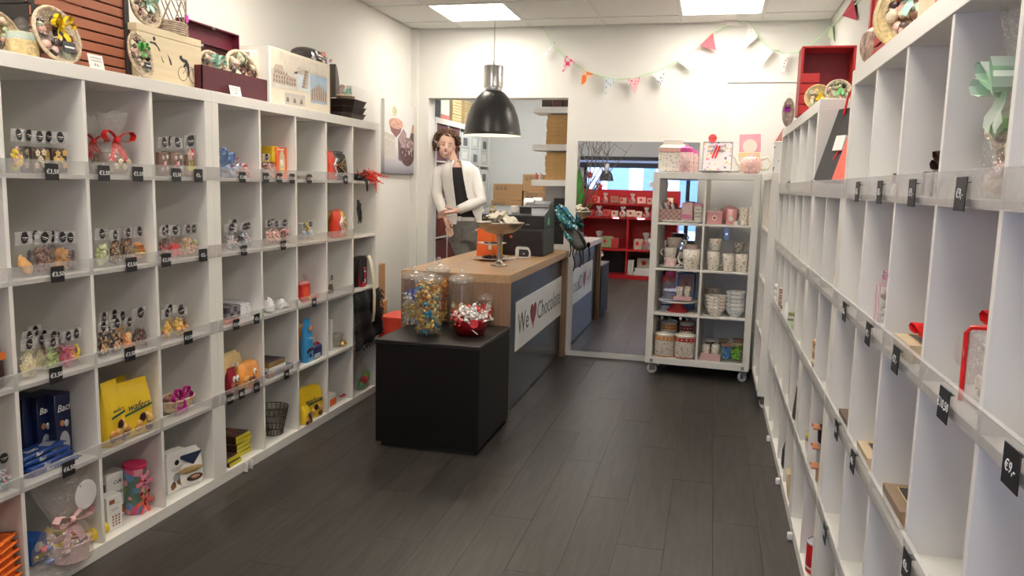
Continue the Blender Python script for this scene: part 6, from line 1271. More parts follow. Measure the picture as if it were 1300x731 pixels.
# red crate on the far unit: open top tilted towards the aisle
t, w_, h = Tthing('red_crate', 'red wooden crate standing on edge on the far shelf, its hollow inside showing', 'crate', 1014, 1082, 58, 1.15, 'F')
b = MB(); W_, H_ = w_, h; D_ = .16
t.location.x += .008
MB().bx(-W_/2, W_/2, D_-.008, D_, 0, H_, bev=.002).build('back_board', RC2, t)
MB().bx(-W_/2-.002, -W_/2+.010, -.002, D_, 0, H_, bev=.002).build('side_board', RC1, t); MB().bx(W_/2-.010, W_/2+.002, -.002, D_, 0, H_, bev=.002).build('side_board', RC1, t); MB().bx(-W_/2, W_/2, -.002, D_, H_-.010, H_, bev=.002).build('top_board', RC1, t)
me = MB().bx(-.045, .045, -.006, 0, 0, .046, bev=.001).mesh('slat', RC1)
for k in range(4): obj('slat', me, t, (-W_/2+.045, -.004, .004+k*.052), (0, 0, 0))
for (a, c, tp, yv, bm_, lab, mt_, sd) in ((1022, 1058, 88, .90, YELR, 'basket with yellow bow before the red crate on the far shelf', STRAW, 31), (1048, 1083, 82, .62, GRNR, 'basket with light green bow on the far shelf, nearest its edge', WICKERP, 32)):
    t, w_, h = Tthing('gift_basket', lab, 'basket', a, c, tp, yv, 'F', 'easter gift baskets'); easter(t, w_/2*.95, mt_, bm_ if sd == 31 else M('lime_ribbon', (.25, .72, .28), .4), seed=sd, label=False)
t, w_, h = Tthing('gift_basket', 'small cellophane bundle with purple bow at the far shelf end', 'basket', 993, 1009, 118, 1.9, 'F', 'easter gift baskets'); b = MB(); b.ball((0, 0, h*.42), (w_*.5, w_*.4, h*.44), 0, 12, 8); b.build('bundle', M('beige_bundle', (.40, .30, .24), .6, var=.4, scale=50), t); b = MB(); b.ball((0, 0, h*.5), (w_*.58, w_*.48, h*.52), 0, 12, 8); b.build('film', FILM, t); bow(t, (-.01, -w_*.5, h*.55), w_*.6, PURR, .02, True, 4)
# on the near opposite unit
t, w_, h = Tthing('round_basket', 'round basket wrapped in crinkled brown foil, standing on edge', 'basket', 1077, 1108, 16, -.60, 'F'); r_ = h*.5; R = rotm(0, PI/2-.15, 0); b = MB(); b.lathe([(0, -.035), (r_*.7, -.03), (r_*.95, .0), (r_, .02), (r_*.9, .03), (0, .02)], 24, (0, 0, r_+.002), 0, R=R); b.build('basket', M('brown_foil', (.45, .31, .24), .35, .3, var=.5, scale=50, bump=.9, bscale=60), t); t.location = (2.668, -.43, ZT); t.rotation_euler.z = .35
t, H_ = Rslat('red slatted crate on the near opposite shelf, behind the mint bow basket', 1102, 1135, -60, 2.645, ZT, 5, .050, .007, .18); t.location = (2.65, -.60, ZT)
t, w_, h = Tthing('gift_basket', 'large cellophane basket with mint bow on the near opposite shelf', 'basket', 1106, 1165, -10, -.82, 'F', 'easter gift baskets'); t.location = (2.672, -.86, ZT); t.rotation_euler.z = -.75; easter(t, .10, STRAW, MINT, seed=41, label=False, big=True)
t, w_, h = Tthing('checked_cloth', 'red and white checked cloth package on the near opposite shelf', 'package', 1166, 1196, -30, -1.12, 'F'); t.location = (2.70, -1.16, ZT); b = MB(); b.box((0, .05, .10), (.09, .10, .2), 0, bev=.012); b.build('package', stripes('red_check', (.80, .74, .72), (.70, .25, .25), 22, check=True), t); MB().bx(-.058, -.046, 0, .1, 0, .21).build('wood_side', PINE, t)
# paper carrier bags standing on the low unit
ZB = 1.488
def carrier(label, px0, px1, pyt, yv, mat, lean, hand, wdt, card=False, h=None):
    w_ = wdt; t = thing('carrier_bag', label, 'bag', (2.632 if card else 2.645, yv, ZB+.018), -PI/2); t.rotation_euler = (-lean, 0, -PI/2+(.42 if card else .25))
    b = MB(); b.add([(x, y, z) for x, y, z in ((-w_/2, 0, 0), (w_/2, 0, 0), (w_/2, .07, 0), (-w_/2, .07, 0), (-w_/2, .02, h), (w_/2, .02, h), (w_/2, .04, h), (-w_/2, .04, h))], [(0, 3, 2, 1), (0, 1, 5, 4), (1, 2, 6, 5), (2, 3, 7, 6), (3, 0, 4, 7), (4, 5, 6, 7)]); b.build('bag', mat, t, smooth=False)
    for y in (.016, .044): MB().tube([(-w_*.22, y, h-.03), (-w_*.22, y-.004, h+.035), (-w_*.1, y-.01, h+.075), (w_*.1, y-.01, h+.075), (w_*.22, y-.004, h+.035), (w_*.22, y, h-.03)], .005, 6).build('handle', hand, t)
    if card: MB().bx(-.02, .045, -.0015+.0, .012, h*.40, h*.60).build('price_card', PAPERW, t); MB().box((.005, .006, h*.34), (.008, .003, .04), 0, rotm(0, .5, 0)).build('red_cord', RED, t)
    return t
carrier('black paper carrier bag with white card, leaning on the tall shelf side', 1045, 1075, 146, .215, M('black_paper', (.022, .022, .024), .5), .24, RED, .19, True, .30)
carrier('coral red paper carrier bag beside the black one', 1063, 1082, 160, -.06, M('coral_paper', (.80, .12, .08), .5), .22, RED, .16, False, .29)
# ------------------------------------------------------------------ goods on the display cube
ZC = .6035
def twists(t, n_, reg, s, cols, seed, name='candies', metal=.45):
    rr = random.Random(seed); b = MB()
    for i in range(n_):
        p = reg(rr, i/n_); lump(b, 'twist', p, s*rr.uniform(.85, 1.15), rr.randrange(len(cols)), rr)
    return stuff(b.build(name, [M('foil_%d_%d' % (seed, k), tuple(min(1, q*1.3) for q in c), .28, metal, var=.1, scale=60) for k, c in enumerate(cols)], t))
def jar(label, px, py, r, h, fill, cols, seed, n_=150, s=.0135, layered=False, metal=.45):
    p = at(px, py, 2, ZC); t = thing('candy_jar', label, 'jar', (p.x, p.y, ZC), rnd.uniform(0, 3), 'lidded glass candy jars'); lh = h*.80
    b = MB(); prof = [(r*.80, 0), (r*.96, .004), (r*1.0, .014), (r*1.0, lh*.90), (r*.97, lh*.95), (r*1.04, lh), (r*1.0, lh), (r*.935, lh*.95), (r*.955, lh*.90), (r*.955, .022), (r*.80, .016), (0, .014)]
    b.open_lathe(prof, 30); b.build('glass', GLASS, t, smooth='all')
    l = MB(); l.lathe([(r*.92, lh-.012), (r*.92, lh+.001), (r*1.06, lh+.002), (r*1.08, lh+.012), (r*1.0, lh+.022), (r*.55, lh+.034), (r*.22, lh+.042), (r*.16, lh+.048)], 30); lid = l.build('lid', clear('lid_glass', (.96, .97, .97), .12, .10, .05), t, smooth='all')
    k = MB(); kr = (h-lh-.046)/2; k.ball((0, 0, lh+.044+kr), (kr*1.1, kr*1.1, kr), 0, 16, 10); k.build('knob', _M['lid_glass'], lid, smooth='all')
    def reg(rr, q):
        a = rr.uniform(0, 6.3); d = (r*.93-s*1.2)*(.45+.55*rr.random())**.5; return Vector((d*math.cos(a), d*math.sin(a), .03+(fill*lh-.03)*q))
    if layered:
        b = MB(); rr = random.Random(seed)
        for i in range(n_): lump(b, 'twist', reg(rr, i/n_), s, (int(i/n_*len(cols)*.999) if rr.random() < .8 else rr.randrange(len(cols))), rr)
        stuff(b.build('candies', [M('foil_%d_%d' % (seed, k), tuple(min(1, q*1.3) for q in c), .28, metal, var=.1, scale=60) for k, c in enumerate(cols)], t))
    else: twists(t, n_, reg, s, cols, seed, metal=metal)
    return t
GLD, TEAL, COP, SLV, BLU, RDC = (.62, .44, .13), (.02, .26, .42), (.52, .20, .06), (.62, .62, .60), (.06, .09, .42), (.60, .06, .02)
jar('tall front glass jar of gold and teal candies on the black cube', 543.5, 425, .076, .385, .93, [GLD, GLD, TEAL, COP], 101, 190)
jar('glass jar of gold below blue candies, behind the teal candy jar', 525, 413, .068, .365, .70, [SLV, GLD, GLD, SLV, BLU], 102, 150, layered=True)
jar('tallest rear glass jar of red and copper candies on the black cube', 556, 410.5, .070, .41, .80, [GLD, COP, COP, (.40, .10, .04), RDC, (.65, .28, .03)], 103, 170, layered=True)
jar('glass jar half filled with gold candies, nearest the oak counter end', 585, 416, .070, .355, .45, [GLD, GLD, SLV, COP], 104, 90)
jar('small glass jar of red and white candies behind the red basket', 616, 412, .052, .185, .82, [(.72, .04, .03), (.78, .75, .72), (.72, .04, .03)], 105, 90, .0115, metal=0)
p = at(597, 424, 2, ZC); t = thing('candy_basket', 'red punched metal basket heaped with silver wrapped candies on the cube', 'basket', (p.x, p.y, ZC), 0); RB = M('red_enamel', (.48, .008, .015), .35, var=.05)
b = MB(); b.open_lathe([(.074, .002), (.078, 0), (.107, .085), (.112, .098), (.109, .098), (.104, .085), (.075, .006), (0, .004)], 36); b.build('basket', RB, t, smooth='all')
b = MB()
for j, (z, n_, r_) in enumerate(((.062, 22, .006), (.045, 24, .0042), (.076, 26, .004))):
    rad = .078+(z/.085)*.029
    for k in range(n_):
        a = 2*PI*k/n_; R = Euler((PI/2-.32, 0, a+PI/2)).to_matrix(); b.lathe([(r_*(1.3 if k % 2 else .8), -.0012), (r_*(1.3 if k % 2 else .8), .0008)], 6, (rad*math.cos(a), rad*math.sin(a), z), R=R)
stuff(b.build('punched_holes', M('dark_holes', (.10, .005, .008), .8), t))
MB().lathe([(.024, -.0015), (.024, .0015)], 20, (.050, -.098, .078), R=rotm(PI/2-.2, 0, .35)).build('red_tag', M('tag_red', (.62, .02, .03), .5), t); lettering('€ 1,50', t, (.0505, -.1005, .078), .014, BLACK, (PI/2-.2, 0, .35)); b = MB(); b.tube([(.035, -.082, .040), (.070, -.088, .018)], .0028, 6); b.build('white_stick', PAPERW, t)
def heap(rr, q):
    a = rr.uniform(0, 6.3); d = .115*math.sqrt(rr.random()); return Vector((d*math.cos(a), d*math.sin(a), .085+(.085*(1-(d/.12)**2))*rr.uniform(.35, 1)))
twists(t, 120, heap, .0125, [SLV, (.70, .66, .62), (.42, .14, .10), (.58, .05, .06), SLV], 106, 'candies', .35)

# ------------------------------------------------------------------ goods on the counter
ZK = CZ+.0015
PEW = M('pewter', (.36, .31, .26), .32, .9, var=.12, scale=30)
p = at(633.5, 337, 2, ZK); t = thing('cake_stand', 'pewter footed bowl at the counter edge, piled with paper bags', 'cake stand', (p.x, p.y, ZK)); hs = at(634, 282, 1, p.y).z-ZK; k = hs/.31
b = MB(); b.lathe([(.058, 0), (.060, .006), (.045, .014), (.022, .028), (.014, .05), (.018, .075), (.013, .10), (.016, .16), (.024, .185), (.020, .205), (.03, .225), (.09, .240), (.135, .268), (.158, .300), (.164, .310), (.158, .312), (.130, .280), (.06, .250), (0, .246)], 32); b.v = [(x, y, z*k) for x, y, z in b.v]; b.build('bowl', PEW, t, smooth='all')
KR = M('cream_paper', (.80, .74, .62), .8, var=.12, scale=12)
for i in range(8):
    a = i*2.4; d = .02+.04*(i % 3)/2; q = tag(obj('paper_bag', None, None, (p.x+d*math.cos(a), p.y+d*math.sin(a)*.8, ZK+hs*(.90+.035*i)), (rnd.uniform(-.15, .15), rnd.uniform(-.15, .15), a)), 'folded cream paper bag in the pewter bowl, %s of the pile' % (NUM+['topmost'])[i], 'paper bag', 'cream paper bags')
    b = MB(); rr = random.Random(i); f1 = lambda u, v: ((u-.5)*.14, (v-.5)*.10, .009*math.sin(u*5+i)+.008*math.sin(v*7+i*2)+.009*math.cos(u*11+v*5)); b.sheet(f1, 9, 7); b.sheet(lambda u, v: tuple(Vector(f1(u, v))+Vector((.004, .002, .003+.008*math.sin(PI*u)*math.sin(PI*v)))), 9, 7); b.build('bag', KR, q)
# tiered plate stand
p3 = at(624, 330, 2, ZK); t = thing('tiered_stand', 'two-tier white plate stand with gold ring, behind the pewter bowl', 'plate stand', (p3.x, p3.y, ZK)); kz = lambda y: at(625, y, 1, p3.y).z-ZK
z2, zr = kz(309), kz(265); r1_, r2_ = .125, .105
for z, r_ in ((.012, r1_), (z2, r2_)): b = MB(); b.lathe([(r_*.5, z-.010), (r_*.55, z-.009), (r_, z+.004), (r_, z+.007), (r_*.6, z-.004), (0, z-.004)], 32); b.build('plate', M('white_china', (.78, .77, .74), .2, var=.01, coat=.3), t, smooth='all')
GM = M('brass_ring', (.62, .45, .05), .3, .8); MB().tube([(0, 0, .0), (0, 0, zr-.02)], .004, 8).build('rod', GM, t); b = MB(); b.tube([(.022*math.cos(q*PI/8), 0, zr+.016*math.sin(q*PI/8)) for q in range(16)], .0045, 6, closed=True); b.build('ring_handle', GM, t)
b = MB(); rr = random.Random(3)
for i in range(34): a = rr.uniform(0, 6.3); d = rr.uniform(.02, .075); b.box((d*math.cos(a), d*math.sin(a), .018+rr.uniform(0, .012)), (.03, .022, .012), i % 2, rotm(rr.uniform(-.3, .3), rr.uniform(-.3, .3), a), bev=.003)
stuff(b.build('chocolates', [DARK, CHOC], t)); b = MB()
for i in range(14): a = rr.uniform(0, 6.3); d = rr.uniform(.02, .06); b.box((d*math.cos(a), d*math.sin(a), z2+.006), (.028, .022, .012), i % 2, rotm(0, 0, a), bev=.003)
stuff(b.build('chocolates', [DARK, tone((.30, .14, .08))], t))
# yellow scissors handle: loop behind
t, w_, h = Tthing('yellow_loop', 'yellow looped handle standing behind the lower plates', 'handle', 634, 641, 290, p3.y+.10, 'F', z0=ZK); MB().tube([(.014*math.cos(q*PI/7), 0, h-.02+.018*math.sin(q*PI/7)) for q in range(14)], .004, 6, closed=True).build('loop', M('yellow_plastic', (.80, .62, .02), .35), t); MB().tube([(0, 0, 0), (0, 0, h-.036)], .004, 6).build('stem', _M['yellow_plastic'], t)
t, w_, h = Tthing('orange_bag', 'bright orange paper bag on the counter behind the plate stand', 'bag', 605, 632, 290, 2.44, 'F', z0=ZK); OB = M('orange_paper', (.88, .15, .02), .5, var=.05)
b = MB(); b.add([(x, y, z) for x, y, z in ((-w_/2, 0, 0), (w_/2, 0, 0), (w_/2, .09, 0), (-w_/2, .09, 0), (-w_/2*.98, .02, h), (w_/2*.98, .02, h), (w_/2*.98, .07, h), (-w_/2*.98, .07, h))], [(0, 3, 2, 1), (0, 1, 5, 4), (1, 2, 6, 5), (2, 3, 7, 6), (3, 0, 4, 7), (4, 5, 6, 7)]); b.build('bag', OB, t, smooth=False); MB().bx(.01, .035, .002, .006, h*.28, h*.5).build('white_sticker', PAPERW, t); MB().tube([(w_*.2, .018, h-.01), (w_*.2, .010, h-.05), (w_*.3, .010, h-.05), (w_*.3, .018, h-.01)], .003, 5).build('handle', OB, t)
# cash register: drawer below, till unit above
RG = M('till_black', (.013, .013, .015), .42, var=.1); RG2 = M('till_dark_grey', (.030, .032, .034), .45, var=.1)
y0, x0, x1 = 2.72, .46, .965
def zz(py, y=2.72): return at(670, py, 1, y).z
t = thing('till_base', 'black cash drawer under the till at the counter end', 'cash drawer', ((x0+x1)/2, y0, ZK)); W_ = x1-x0; h1 = zz(291)-ZK
MB().bx(-W_/2, W_/2, .0, .42, 0, h1, bev=.004).build('body', RG2, t); MB().bx(-W_/2+.008, W_/2-.008, -.006, 0, .012, h1-.012, bev=.003).build('drawer_front', RG, t); MB().lathe([(.012, 0), (.012, .004)], 14, (0, -.006, h1*.7), R=rotm(PI/2)).build('lock', CHROME, t)
zt_ = ZK+h1+.0015; h2 = zz(272)-zt_
t = thing('cash_register', 'black cash register on the cash drawer, paper roll on top', 'cash register', ((x0+x1)/2+.005, y0+.01, zt_)); W2 = W_-.01
b = MB(); b.prism([(0, 0), (.40, 0), (.40, h2+.05), (.22, h2+.05), (.02, h2), (0, h2-.01)], -W2/2, W2/2, 0, Matrix(((0, 1, 0, 0), (1, 0, 0, 0), (0, 0, 1, 0), (0, 0, 0, 1)))); b.build('body', RG2, t); MB().bx(-W2/2+.006, W2/2-.006, -.005, 0, .006, h2-.016, bev=.002).build('front', RG, t)
b = MB(); b.prism([(.20, h2+.05), (.38, h2+.05), (.38, h2+.095), (.30, h2+.10), (.22, h2+.07)], W2/2-.20, W2/2-.005, 0, Matrix(((0, 1, 0, 0), (1, 0, 0, 0), (0, 0, 1, 0), (0, 0, 0, 1)))); b.build('printer_housing', RG, t)
MB().bx(-.03, .02, .05, .09, h2+.001, h2+.06, bev=.004).build('paper_block', PAPERW, t); MB().bx(-.20, -.06, .03, .12, h2, h2+.02, bev=.004).build('key_panel', M('key_grey', (.22, .22, .23), .5), t); MB().bx(.04, .13, .04, .07, h2, h2+.055, bev=.003).build('display', RG, t); MB().bx(W2/2, W2/2+.002, .13, .19, .03, .085).build('green_label', M('green_label', (.10, .45, .18), .5), t); bars(t, SILV, [(.12, .035, .03, .006)], 'badge').location.y = -.005
b = MB(); b.lathe([(.012, -.04), (.042, -.04), (.042, .04), (.012, .04)], 24, (.06, .30, h2+.075), R=rotm(PI/2, 0, PI/2)); b.lathe([(.010, -.035), (.038, -.035), (.038, .035), (.010, .035)], 24, (.12, .34, h2+.085), R=rotm(PI/2, 0, PI/2)); rl = b.build('paper_roll', PAPERW, t); MB().lathe([(.011, -.042), (.011, .042)], 12, (.06, .30, h2+.075), R=rotm(PI/2, 0, PI/2)).build('core', BLACK, rl)
# white card reader
t, w_, h = Tthing('card_reader', 'white and black payment terminal at the counter edge, before the till', 'card reader', 679, 706, 303, 2.50, 'F', z0=ZK); t.rotation_euler.z = .25; t.location.x = .86
w_ = .115; h = .085; b = MB(); b.prism([(x*w_, z*h) for x, z in ((-.5, 0), (.44, 0), (.5, .12), (.5, .55), (.40, .86), (.28, .95), (-.34, 1.0), (-.46, .9), (-.5, .7))][::-1], 0, .05); b.build('shell', M('terminal_white', (.74, .74, .72), .35, var=.01), t); MB().prism([(x*w_, z*h) for x, z in ((-.28, .16), (.34, .16), (.38, .5), (.30, .76), (-.26, .80))][::-1], -.003, 0).build('screen', M('terminal_screen', (.03, .025, .022), .2), t); b = MB(); b.tube([(x*w_, .025, z*h+.004) for x, z in ((.5, .15), (.52, .55), (.41, .89), (.28, .99), (-.34, 1.03))], .006, 6); b.build('black_rim', BLACKP, t); MB().lathe([(.006, 0), (.006, .001)], 10, (.005, -.003, .035), R=rotm(PI/2)).build('badge', SILV, t)
for i, (x, y, m_, rz, lab) in enumerate(((.60, 2.48, tone((.78, .68, .15)), .3, 'yellow leaflet lying on the counter before the till'), (.68, 2.46, M('pale_teal_paper', (.45, .58, .58), .6), -.1, 'pale green leaflet lying on the counter before the till'), (.76, 2.44, PAPERW, .2, 'white receipt lying beside the payment terminal'))):
    tag(MB().bx(-.055, .055, -.04, .04, 0, .003+.002*i).build('leaflet', m_, None, (x, y, ZK), rz), lab, 'leaflet')
# scarf and grey bag hanging over the counter end
t = thing('scarf_bag', 'grey cloth bag with teal and blue scarf slumped over the counter end', 'bag', (0, 0, 0))
Q = lambda x, y, Y: at(x, y, 1, Y)
GB = M('grey_canvas', (.085, .085, .075), .8, var=.25, scale=20, bump=.4, bscale=80); TQ = prints('teal_scarf', (.03, .16, .17), ((.10, .42, .30), (.03, .20, .42), (.45, .62, .66), (.01, .03, .06)), 45, .5, .8)
b = MB(); b.tube([Q(716, 279, 3.38), Q(720, 288, 3.36), Q(727, 300, 3.35), Q(734, 312, 3.34), Q(738, 318, 3.34)], [.03, .05, .065, .06, .025], 12, flat=.6); b.tube([Q(712, 284, 3.36), Q(722, 297, 3.33), Q(733, 311, 3.31)], [.02, .045, .02], 10, flat=.5); b.build('bag', GB, t, smooth='all')
b = MB()
for k, pts in enumerate((((706, 262), (712, 268), (719, 276), (726, 283), (730, 289)), ((709, 260), (717, 265), (722, 273), (728, 280), (729, 286)), ((712, 276), (720, 285), (729, 288), (733, 290)), ((716, 294), (720, 300), (725, 306)), ((706, 266), (710, 275), (717, 283), (724, 290)))): b.tube([Q(x, y, 3.32-.01*k) for x, y in pts], [.010, .020, .024, .020, .008][:len(pts)], 8)
b.build('scarf', TQ, t, smooth='all')
for pts in (((729, 312), (727, 322), (730, 334), (728, 344)), ((739, 312), (741, 325), (740, 336)), ((724, 308), (725, 318), (723, 326))): MB().tube([Q(x, y, 3.29) for x, y in pts], .006, 6).build('strap', BLACK, t)
b = MB(); b.ball(Q(739.5, 314, 3.29), (.018, .012, .026), 0, 8, 6); b.build('buckle', BLACKP, t)
# ------------------------------------------------------------------ crockery on the trolley
TZ = {1: .09+FR+3*(CELL+TH), 2: .09+FR+2*(CELL+TH), 3: .09+FR+CELL+TH, 4: .09+FR, 0: .09+2*FR+4*CELL+3*TH}
TU, TV = Vector((math.cos(TRZ), math.sin(TRZ), 0)), Vector((-math.sin(TRZ), math.cos(TRZ), 0))
def Q1(name, label, cat, px0, px1, pyt, row, dep=.08, group=None, rz=0):
    o = T1+TV*dep; z = TZ[row]+.0015; X_ = 2.15
    for _ in range(4):
        yv = o.y+(X_-o.x)*math.tan(TRZ); c, w_, h = span(px0, px1, pyt, z, 1, yv); X_ = c
    if row and px1 < 956:
        lx = (c-o.x)/math.cos(TRZ); k0 = FR if lx < .393 else FR+CELL+TH; w_ = min(w_, CELL-.012); lx = min(max(lx, k0+w_/2+.005), k0+CELL-w_/2-.005); q = o+TU*lx; c, yv = q.x, q.y
    return thing(name, label, cat, (c, yv, z), TRZ+rz, group), w_, h
CRM = (.78, .74, .66)
PRT = prints('crockery_motifs', CRM, ((.35, .16, .07), (.60, .10, .07), (.75, .45, .10), (.22, .18, .14), (.50, .55, .50)), 62, .30, .25)
PRP = prints('pink_motifs', (.78, .58, .56), ((.70, .16, .28), (.80, .72, .66), (.55, .28, .20), (.80, .25, .40)), 55, .32, .3)
PRB = prints('blue_motifs', (.72, .74, .74), ((.16, .28, .50), (.75, .50, .12), (.30, .22, .14), (.22, .35, .60)), 60, .32, .25)
PRO = prints('orange_motifs', CRM, ((.78, .40, .10), (.45, .20, .08), (.62, .30, .10), (.25, .18, .12)), 58, .32, .25)
PINKC = M('pink_ceramic', (.72, .36, .35), .22, var=.03, coat=.3); INNER = CREAM; CHINA = M('white_china', (.78, .77, .74), .2, var=.01, coat=.3)
def cup_parts(t, r, h, mat, handle=1, taper=.8):
    b = MB(); b.open_lathe([(r*taper*.85, .002), (r*taper, 0), (r*taper, .004), (r*.94, h*.5), (r, h), (r*.95, h), (r*.89, h*.5), (r*taper*.9, .008), (0, .007)], 22); b.build('cup', mat, t, smooth='all')
    b = MB(); b.tube([(r*.97*math.cos(k*PI/11), r*.97*math.sin(k*PI/11), h) for k in range(22)], r*.035, 5, closed=True); b.build('rim', CREAM, t)
    if handle: b = MB(); b.tube([(handle*r*.92, 0, h*.80), (handle*r*1.35, 0, h*.80), (handle*r*1.55, 0, h*.55), (handle*r*1.35, 0, h*.28), (handle*r*.86, 0, h*.22)], r*.11, 7); b.build('handle', CREAM, t, smooth='all')
def mug(label, px0, px1, pyt, row, mat=PRT, handle=1, dep=.07, group='printed mugs', taper=.82, rz=0, dz=0):
    t, w_, h = Q1('mug', label, 'mug', px0, px1, pyt, row, dep, group, rz); t.location.z += dz; cup_parts(t, w_*.5, h-dz, mat, handle, taper); return t
def plate(label, px0, px1, row, dep, k=0, dz=0):
    t, w_, h = Q1('plate', label, 'plate', px0, px1, 200, row, dep, 'white plates on the trolley'); t.location.z += dz; r_ = min(w_*.5, .17); MB().lathe([(r_*.55, 0), (r_*.6, 0), (r_, .014), (r_, .018), (r_*.62, .006), (0, .006)], 30).build('plate', CHINA, t, smooth='all')
def bowls(label, px0, px1, py0, py1, row, n_, mat, dep):
    for i in range(n_):
        t, w_, h = Q1('bowl', label % (NUM[i] if i else 'lowest'), 'bowl', px0, px1, py0, row, dep, 'stacked printed bowls'); r_ = w_*.5; hb = r_*.95; st = (h-hb)/max(1, n_-1); t.location.z += i*st
        b = MB(); b.open_lathe([(r_*.5, 0), (r_*.52, .004), (r_*.78, hb*.35), (r_*.95, hb*.75), (r_, hb), (r_*.96, hb), (r_*.74, hb*.36), (r_*.45, .010), (0, .009)], 24); b.build('bowl', mat, t, smooth='all'); b = MB(); b.tube([(r_*.98*math.cos(k*PI/12), r_*.98*math.sin(k*PI/12), hb) for k in range(24)], r_*.03, 5, closed=True); b.build('rim', CREAM, t)
def tin(label, px0, px1, pyt, row, dep, bm, mat=PRT):
    t, w_, h = Q1('biscuit_jar', label, 'jar', px0, px1, pyt, row, dep, 'printed biscuit jars'); r_ = w_*.48; hb = h*.82
    b = MB(); b.lathe([(r_*.94, 0), (r_, .006), (r_, hb), (r_*.95, hb+.004)], 30); b.build('body', mat, t, smooth=True)
    for z0, z1, mm in ((.03, .07, bm), (.80, .98, bm)): MB().open_lathe([(r_*1.008, hb*z0), (r_*1.012, hb*z0+.002), (r_*1.012, hb*z1-.002), (r_*1.008, hb*z1)], 30).build('band', mm, t, smooth=True)
    b = MB()
    for k in range(14): a = 2*PI*k/14; b.lathe([(.006, -.001), (.006, .001)], 7, (r_*1.015*math.cos(a), r_*1.015*math.sin(a), hb*.89), R=Euler((PI/2, 0, a+PI/2)).to_matrix())
    stuff(b.build('dots', CREAM, t)); b = MB(); b.lathe([(r_*1.03, hb+.004), (r_*1.04, hb+.010), (r_*.98, hb+.016), (r_*.5, hb+.026), (r_*.16, hb+.030), (r_*.13, hb+.036), (r_*.2, h-.006), (r_*.1, h), (0, h)], 30); b.build('lid', CREAM, t, smooth='all')
# top board
t, w_, h = Q1('cookie_jar', 'square cream cookie jar with printed motifs and stepped white lid, trolley top', 'jar', 837, 872, 177, 0, .14, rz=.08); MB().bx(-w_/2, w_/2, -.07, .07, .004, h*.60, bev=.006).build('body', PRT, t); MB().bx(-w_/2-.002, w_/2+.002, -.072, .072, h*.60, h*.72, bev=.003).build('pink_band', stripes('pink_dash', (.80, .62, .56), (.60, .20, .16), 45), t); b = MB(); b.box((0, 0, h*.78), (w_*1.02, .145, h*.10), 0, taper=.75); b.bx(-w_*.36, w_*.36, -.05, .05, h*.83, h, bev=.004); b.build('lid', CREAM, t)
t, w_, h = Q1('candy_jar', 'small pink printed jar with bright pink lid beside the cookie jar', 'jar', 863, 880, 184, 0, .06); MB().lathe([(w_*.45, 0), (w_*.5, .006), (w_*.5, h*.72), (w_*.42, h*.78)], 20).build('body', PRP, t); MB().lathe([(w_*.48, h*.72), (w_*.5, h*.74), (w_*.5, h*.88), (w_*.3, h*.93), (w_*.12, h*.95), (w_*.1, h), (0, h)], 20).build('lid', M('hot_pink', (.80, .12, .40), .35), t)
t, w_, h = Q1('candy_jar', 'second small pink printed jar behind the first, trolley top', 'jar', 871, 886, 190, 0, .20); MB().lathe([(w_*.45, 0), (w_*.5, .006), (w_*.5, h*.8), (w_*.4, h*.86)], 20).build('body', PRP, t); MB().lathe([(w_*.46, h*.82), (w_*.46, h*.97), (0, h)], 20).build('lid', _M['hot_pink'], t)
plate('large white plate on the trolley top before the printed board', 884, 925, 0, .10)
plate('small white plate overlapping the large one, trolley top', 918, 942, 0, .12, 0, .004)
t, w_, h = Q1('printed_board', 'upright printed board with ribbon and red round tag, trolley top', 'board', 892, 929, 180, 0, .22); t.rotation_euler.x = -.10; MB().bx(-w_/2, w_/2, 0, .012, 0, h, bev=.003).build('board', prints('board_print', (.74, .74, .76), ((.20, .20, .32), (.72, .30, .22), (.78, .60, .15), (.80, .35, .55), (.55, .56, .62)), 34, .33, .4), t)
bl = MB(); [bl.tube([(-w_/2, -.001, z) if q else (-w_/2, -.001, z), (w_/2, -.001, z)], .003, 5) for q, z in ((0, .002), (1, h))]; [bl.tube([(x, -.001, 0), (x, -.001, h)], .003, 5) for x in (-w_/2, w_/2)]; bl.build('border', M('slate_border', (.20, .22, .34), .5), t)
lettering('sweet', t, (w_*.12, -.003, h*.72), .028, INK); lettering('and', t, (-w_*.26, -.003, h*.72), .028, INK); lettering('good morning', t, (0, -.003, h*.88), .022, INK)
b = MB(); b.box((-w_*.10, -.006, h*.68), (.012, .002, .10), 0, rotm(0, .35, 0)); b.box((-.0, -.006, h*.68), (.012, .002, .10), 0, rotm(0, .30, 0)); ribbon_loop(b, (-.005, -.008, h*.86), .035, .012, .3); ribbon_loop(b, (-.005, -.008, h*.86), .035, .012, PI-.3); b.build('ribbon', SATINRED, t)
rt_ = MB().lathe([(.032, -.0015), (.032, .0015)], 24, (-w_*.20, -.006, h*1.12), R=rotm(PI/2)).build('round_tag', M('tag_coral', (.72, .06, .07), .5), t); lettering('€ 12,95', rt_, (-w_*.20, -.0082, h*1.12), .014, INK)
t, w_, h = Q1('pink_tin', 'pink and cream tin standing behind the teapot, trolley top', 'tin', 938, 965, 171, 0, .26); MB().bx(-w_/2, w_/2, -.03, .03, 0, h*.55, bev=.003).build('body', CREAM, t); b = MB(); b.bx(-w_/2-.001, w_/2+.001, -.031, .031, h*.42, h*.54); b.build('band', stripes('yellow_dash', (.80, .74, .62), (.75, .50, .10), 40), t); MB().box((0, 0, h*.78), (w_, .05, h*.46), 0, rotm(0, -.04, 0), bev=.003).build('pink_top', M('pink_card2', (.74, .36, .44), .5), t); b = MB(); b.lathe([(w_*.34, -.001), (w_*.34, .001)], 24, (0, -.027, h*.70), R=rotm(PI/2)); b.build('oval', CREAM, t)
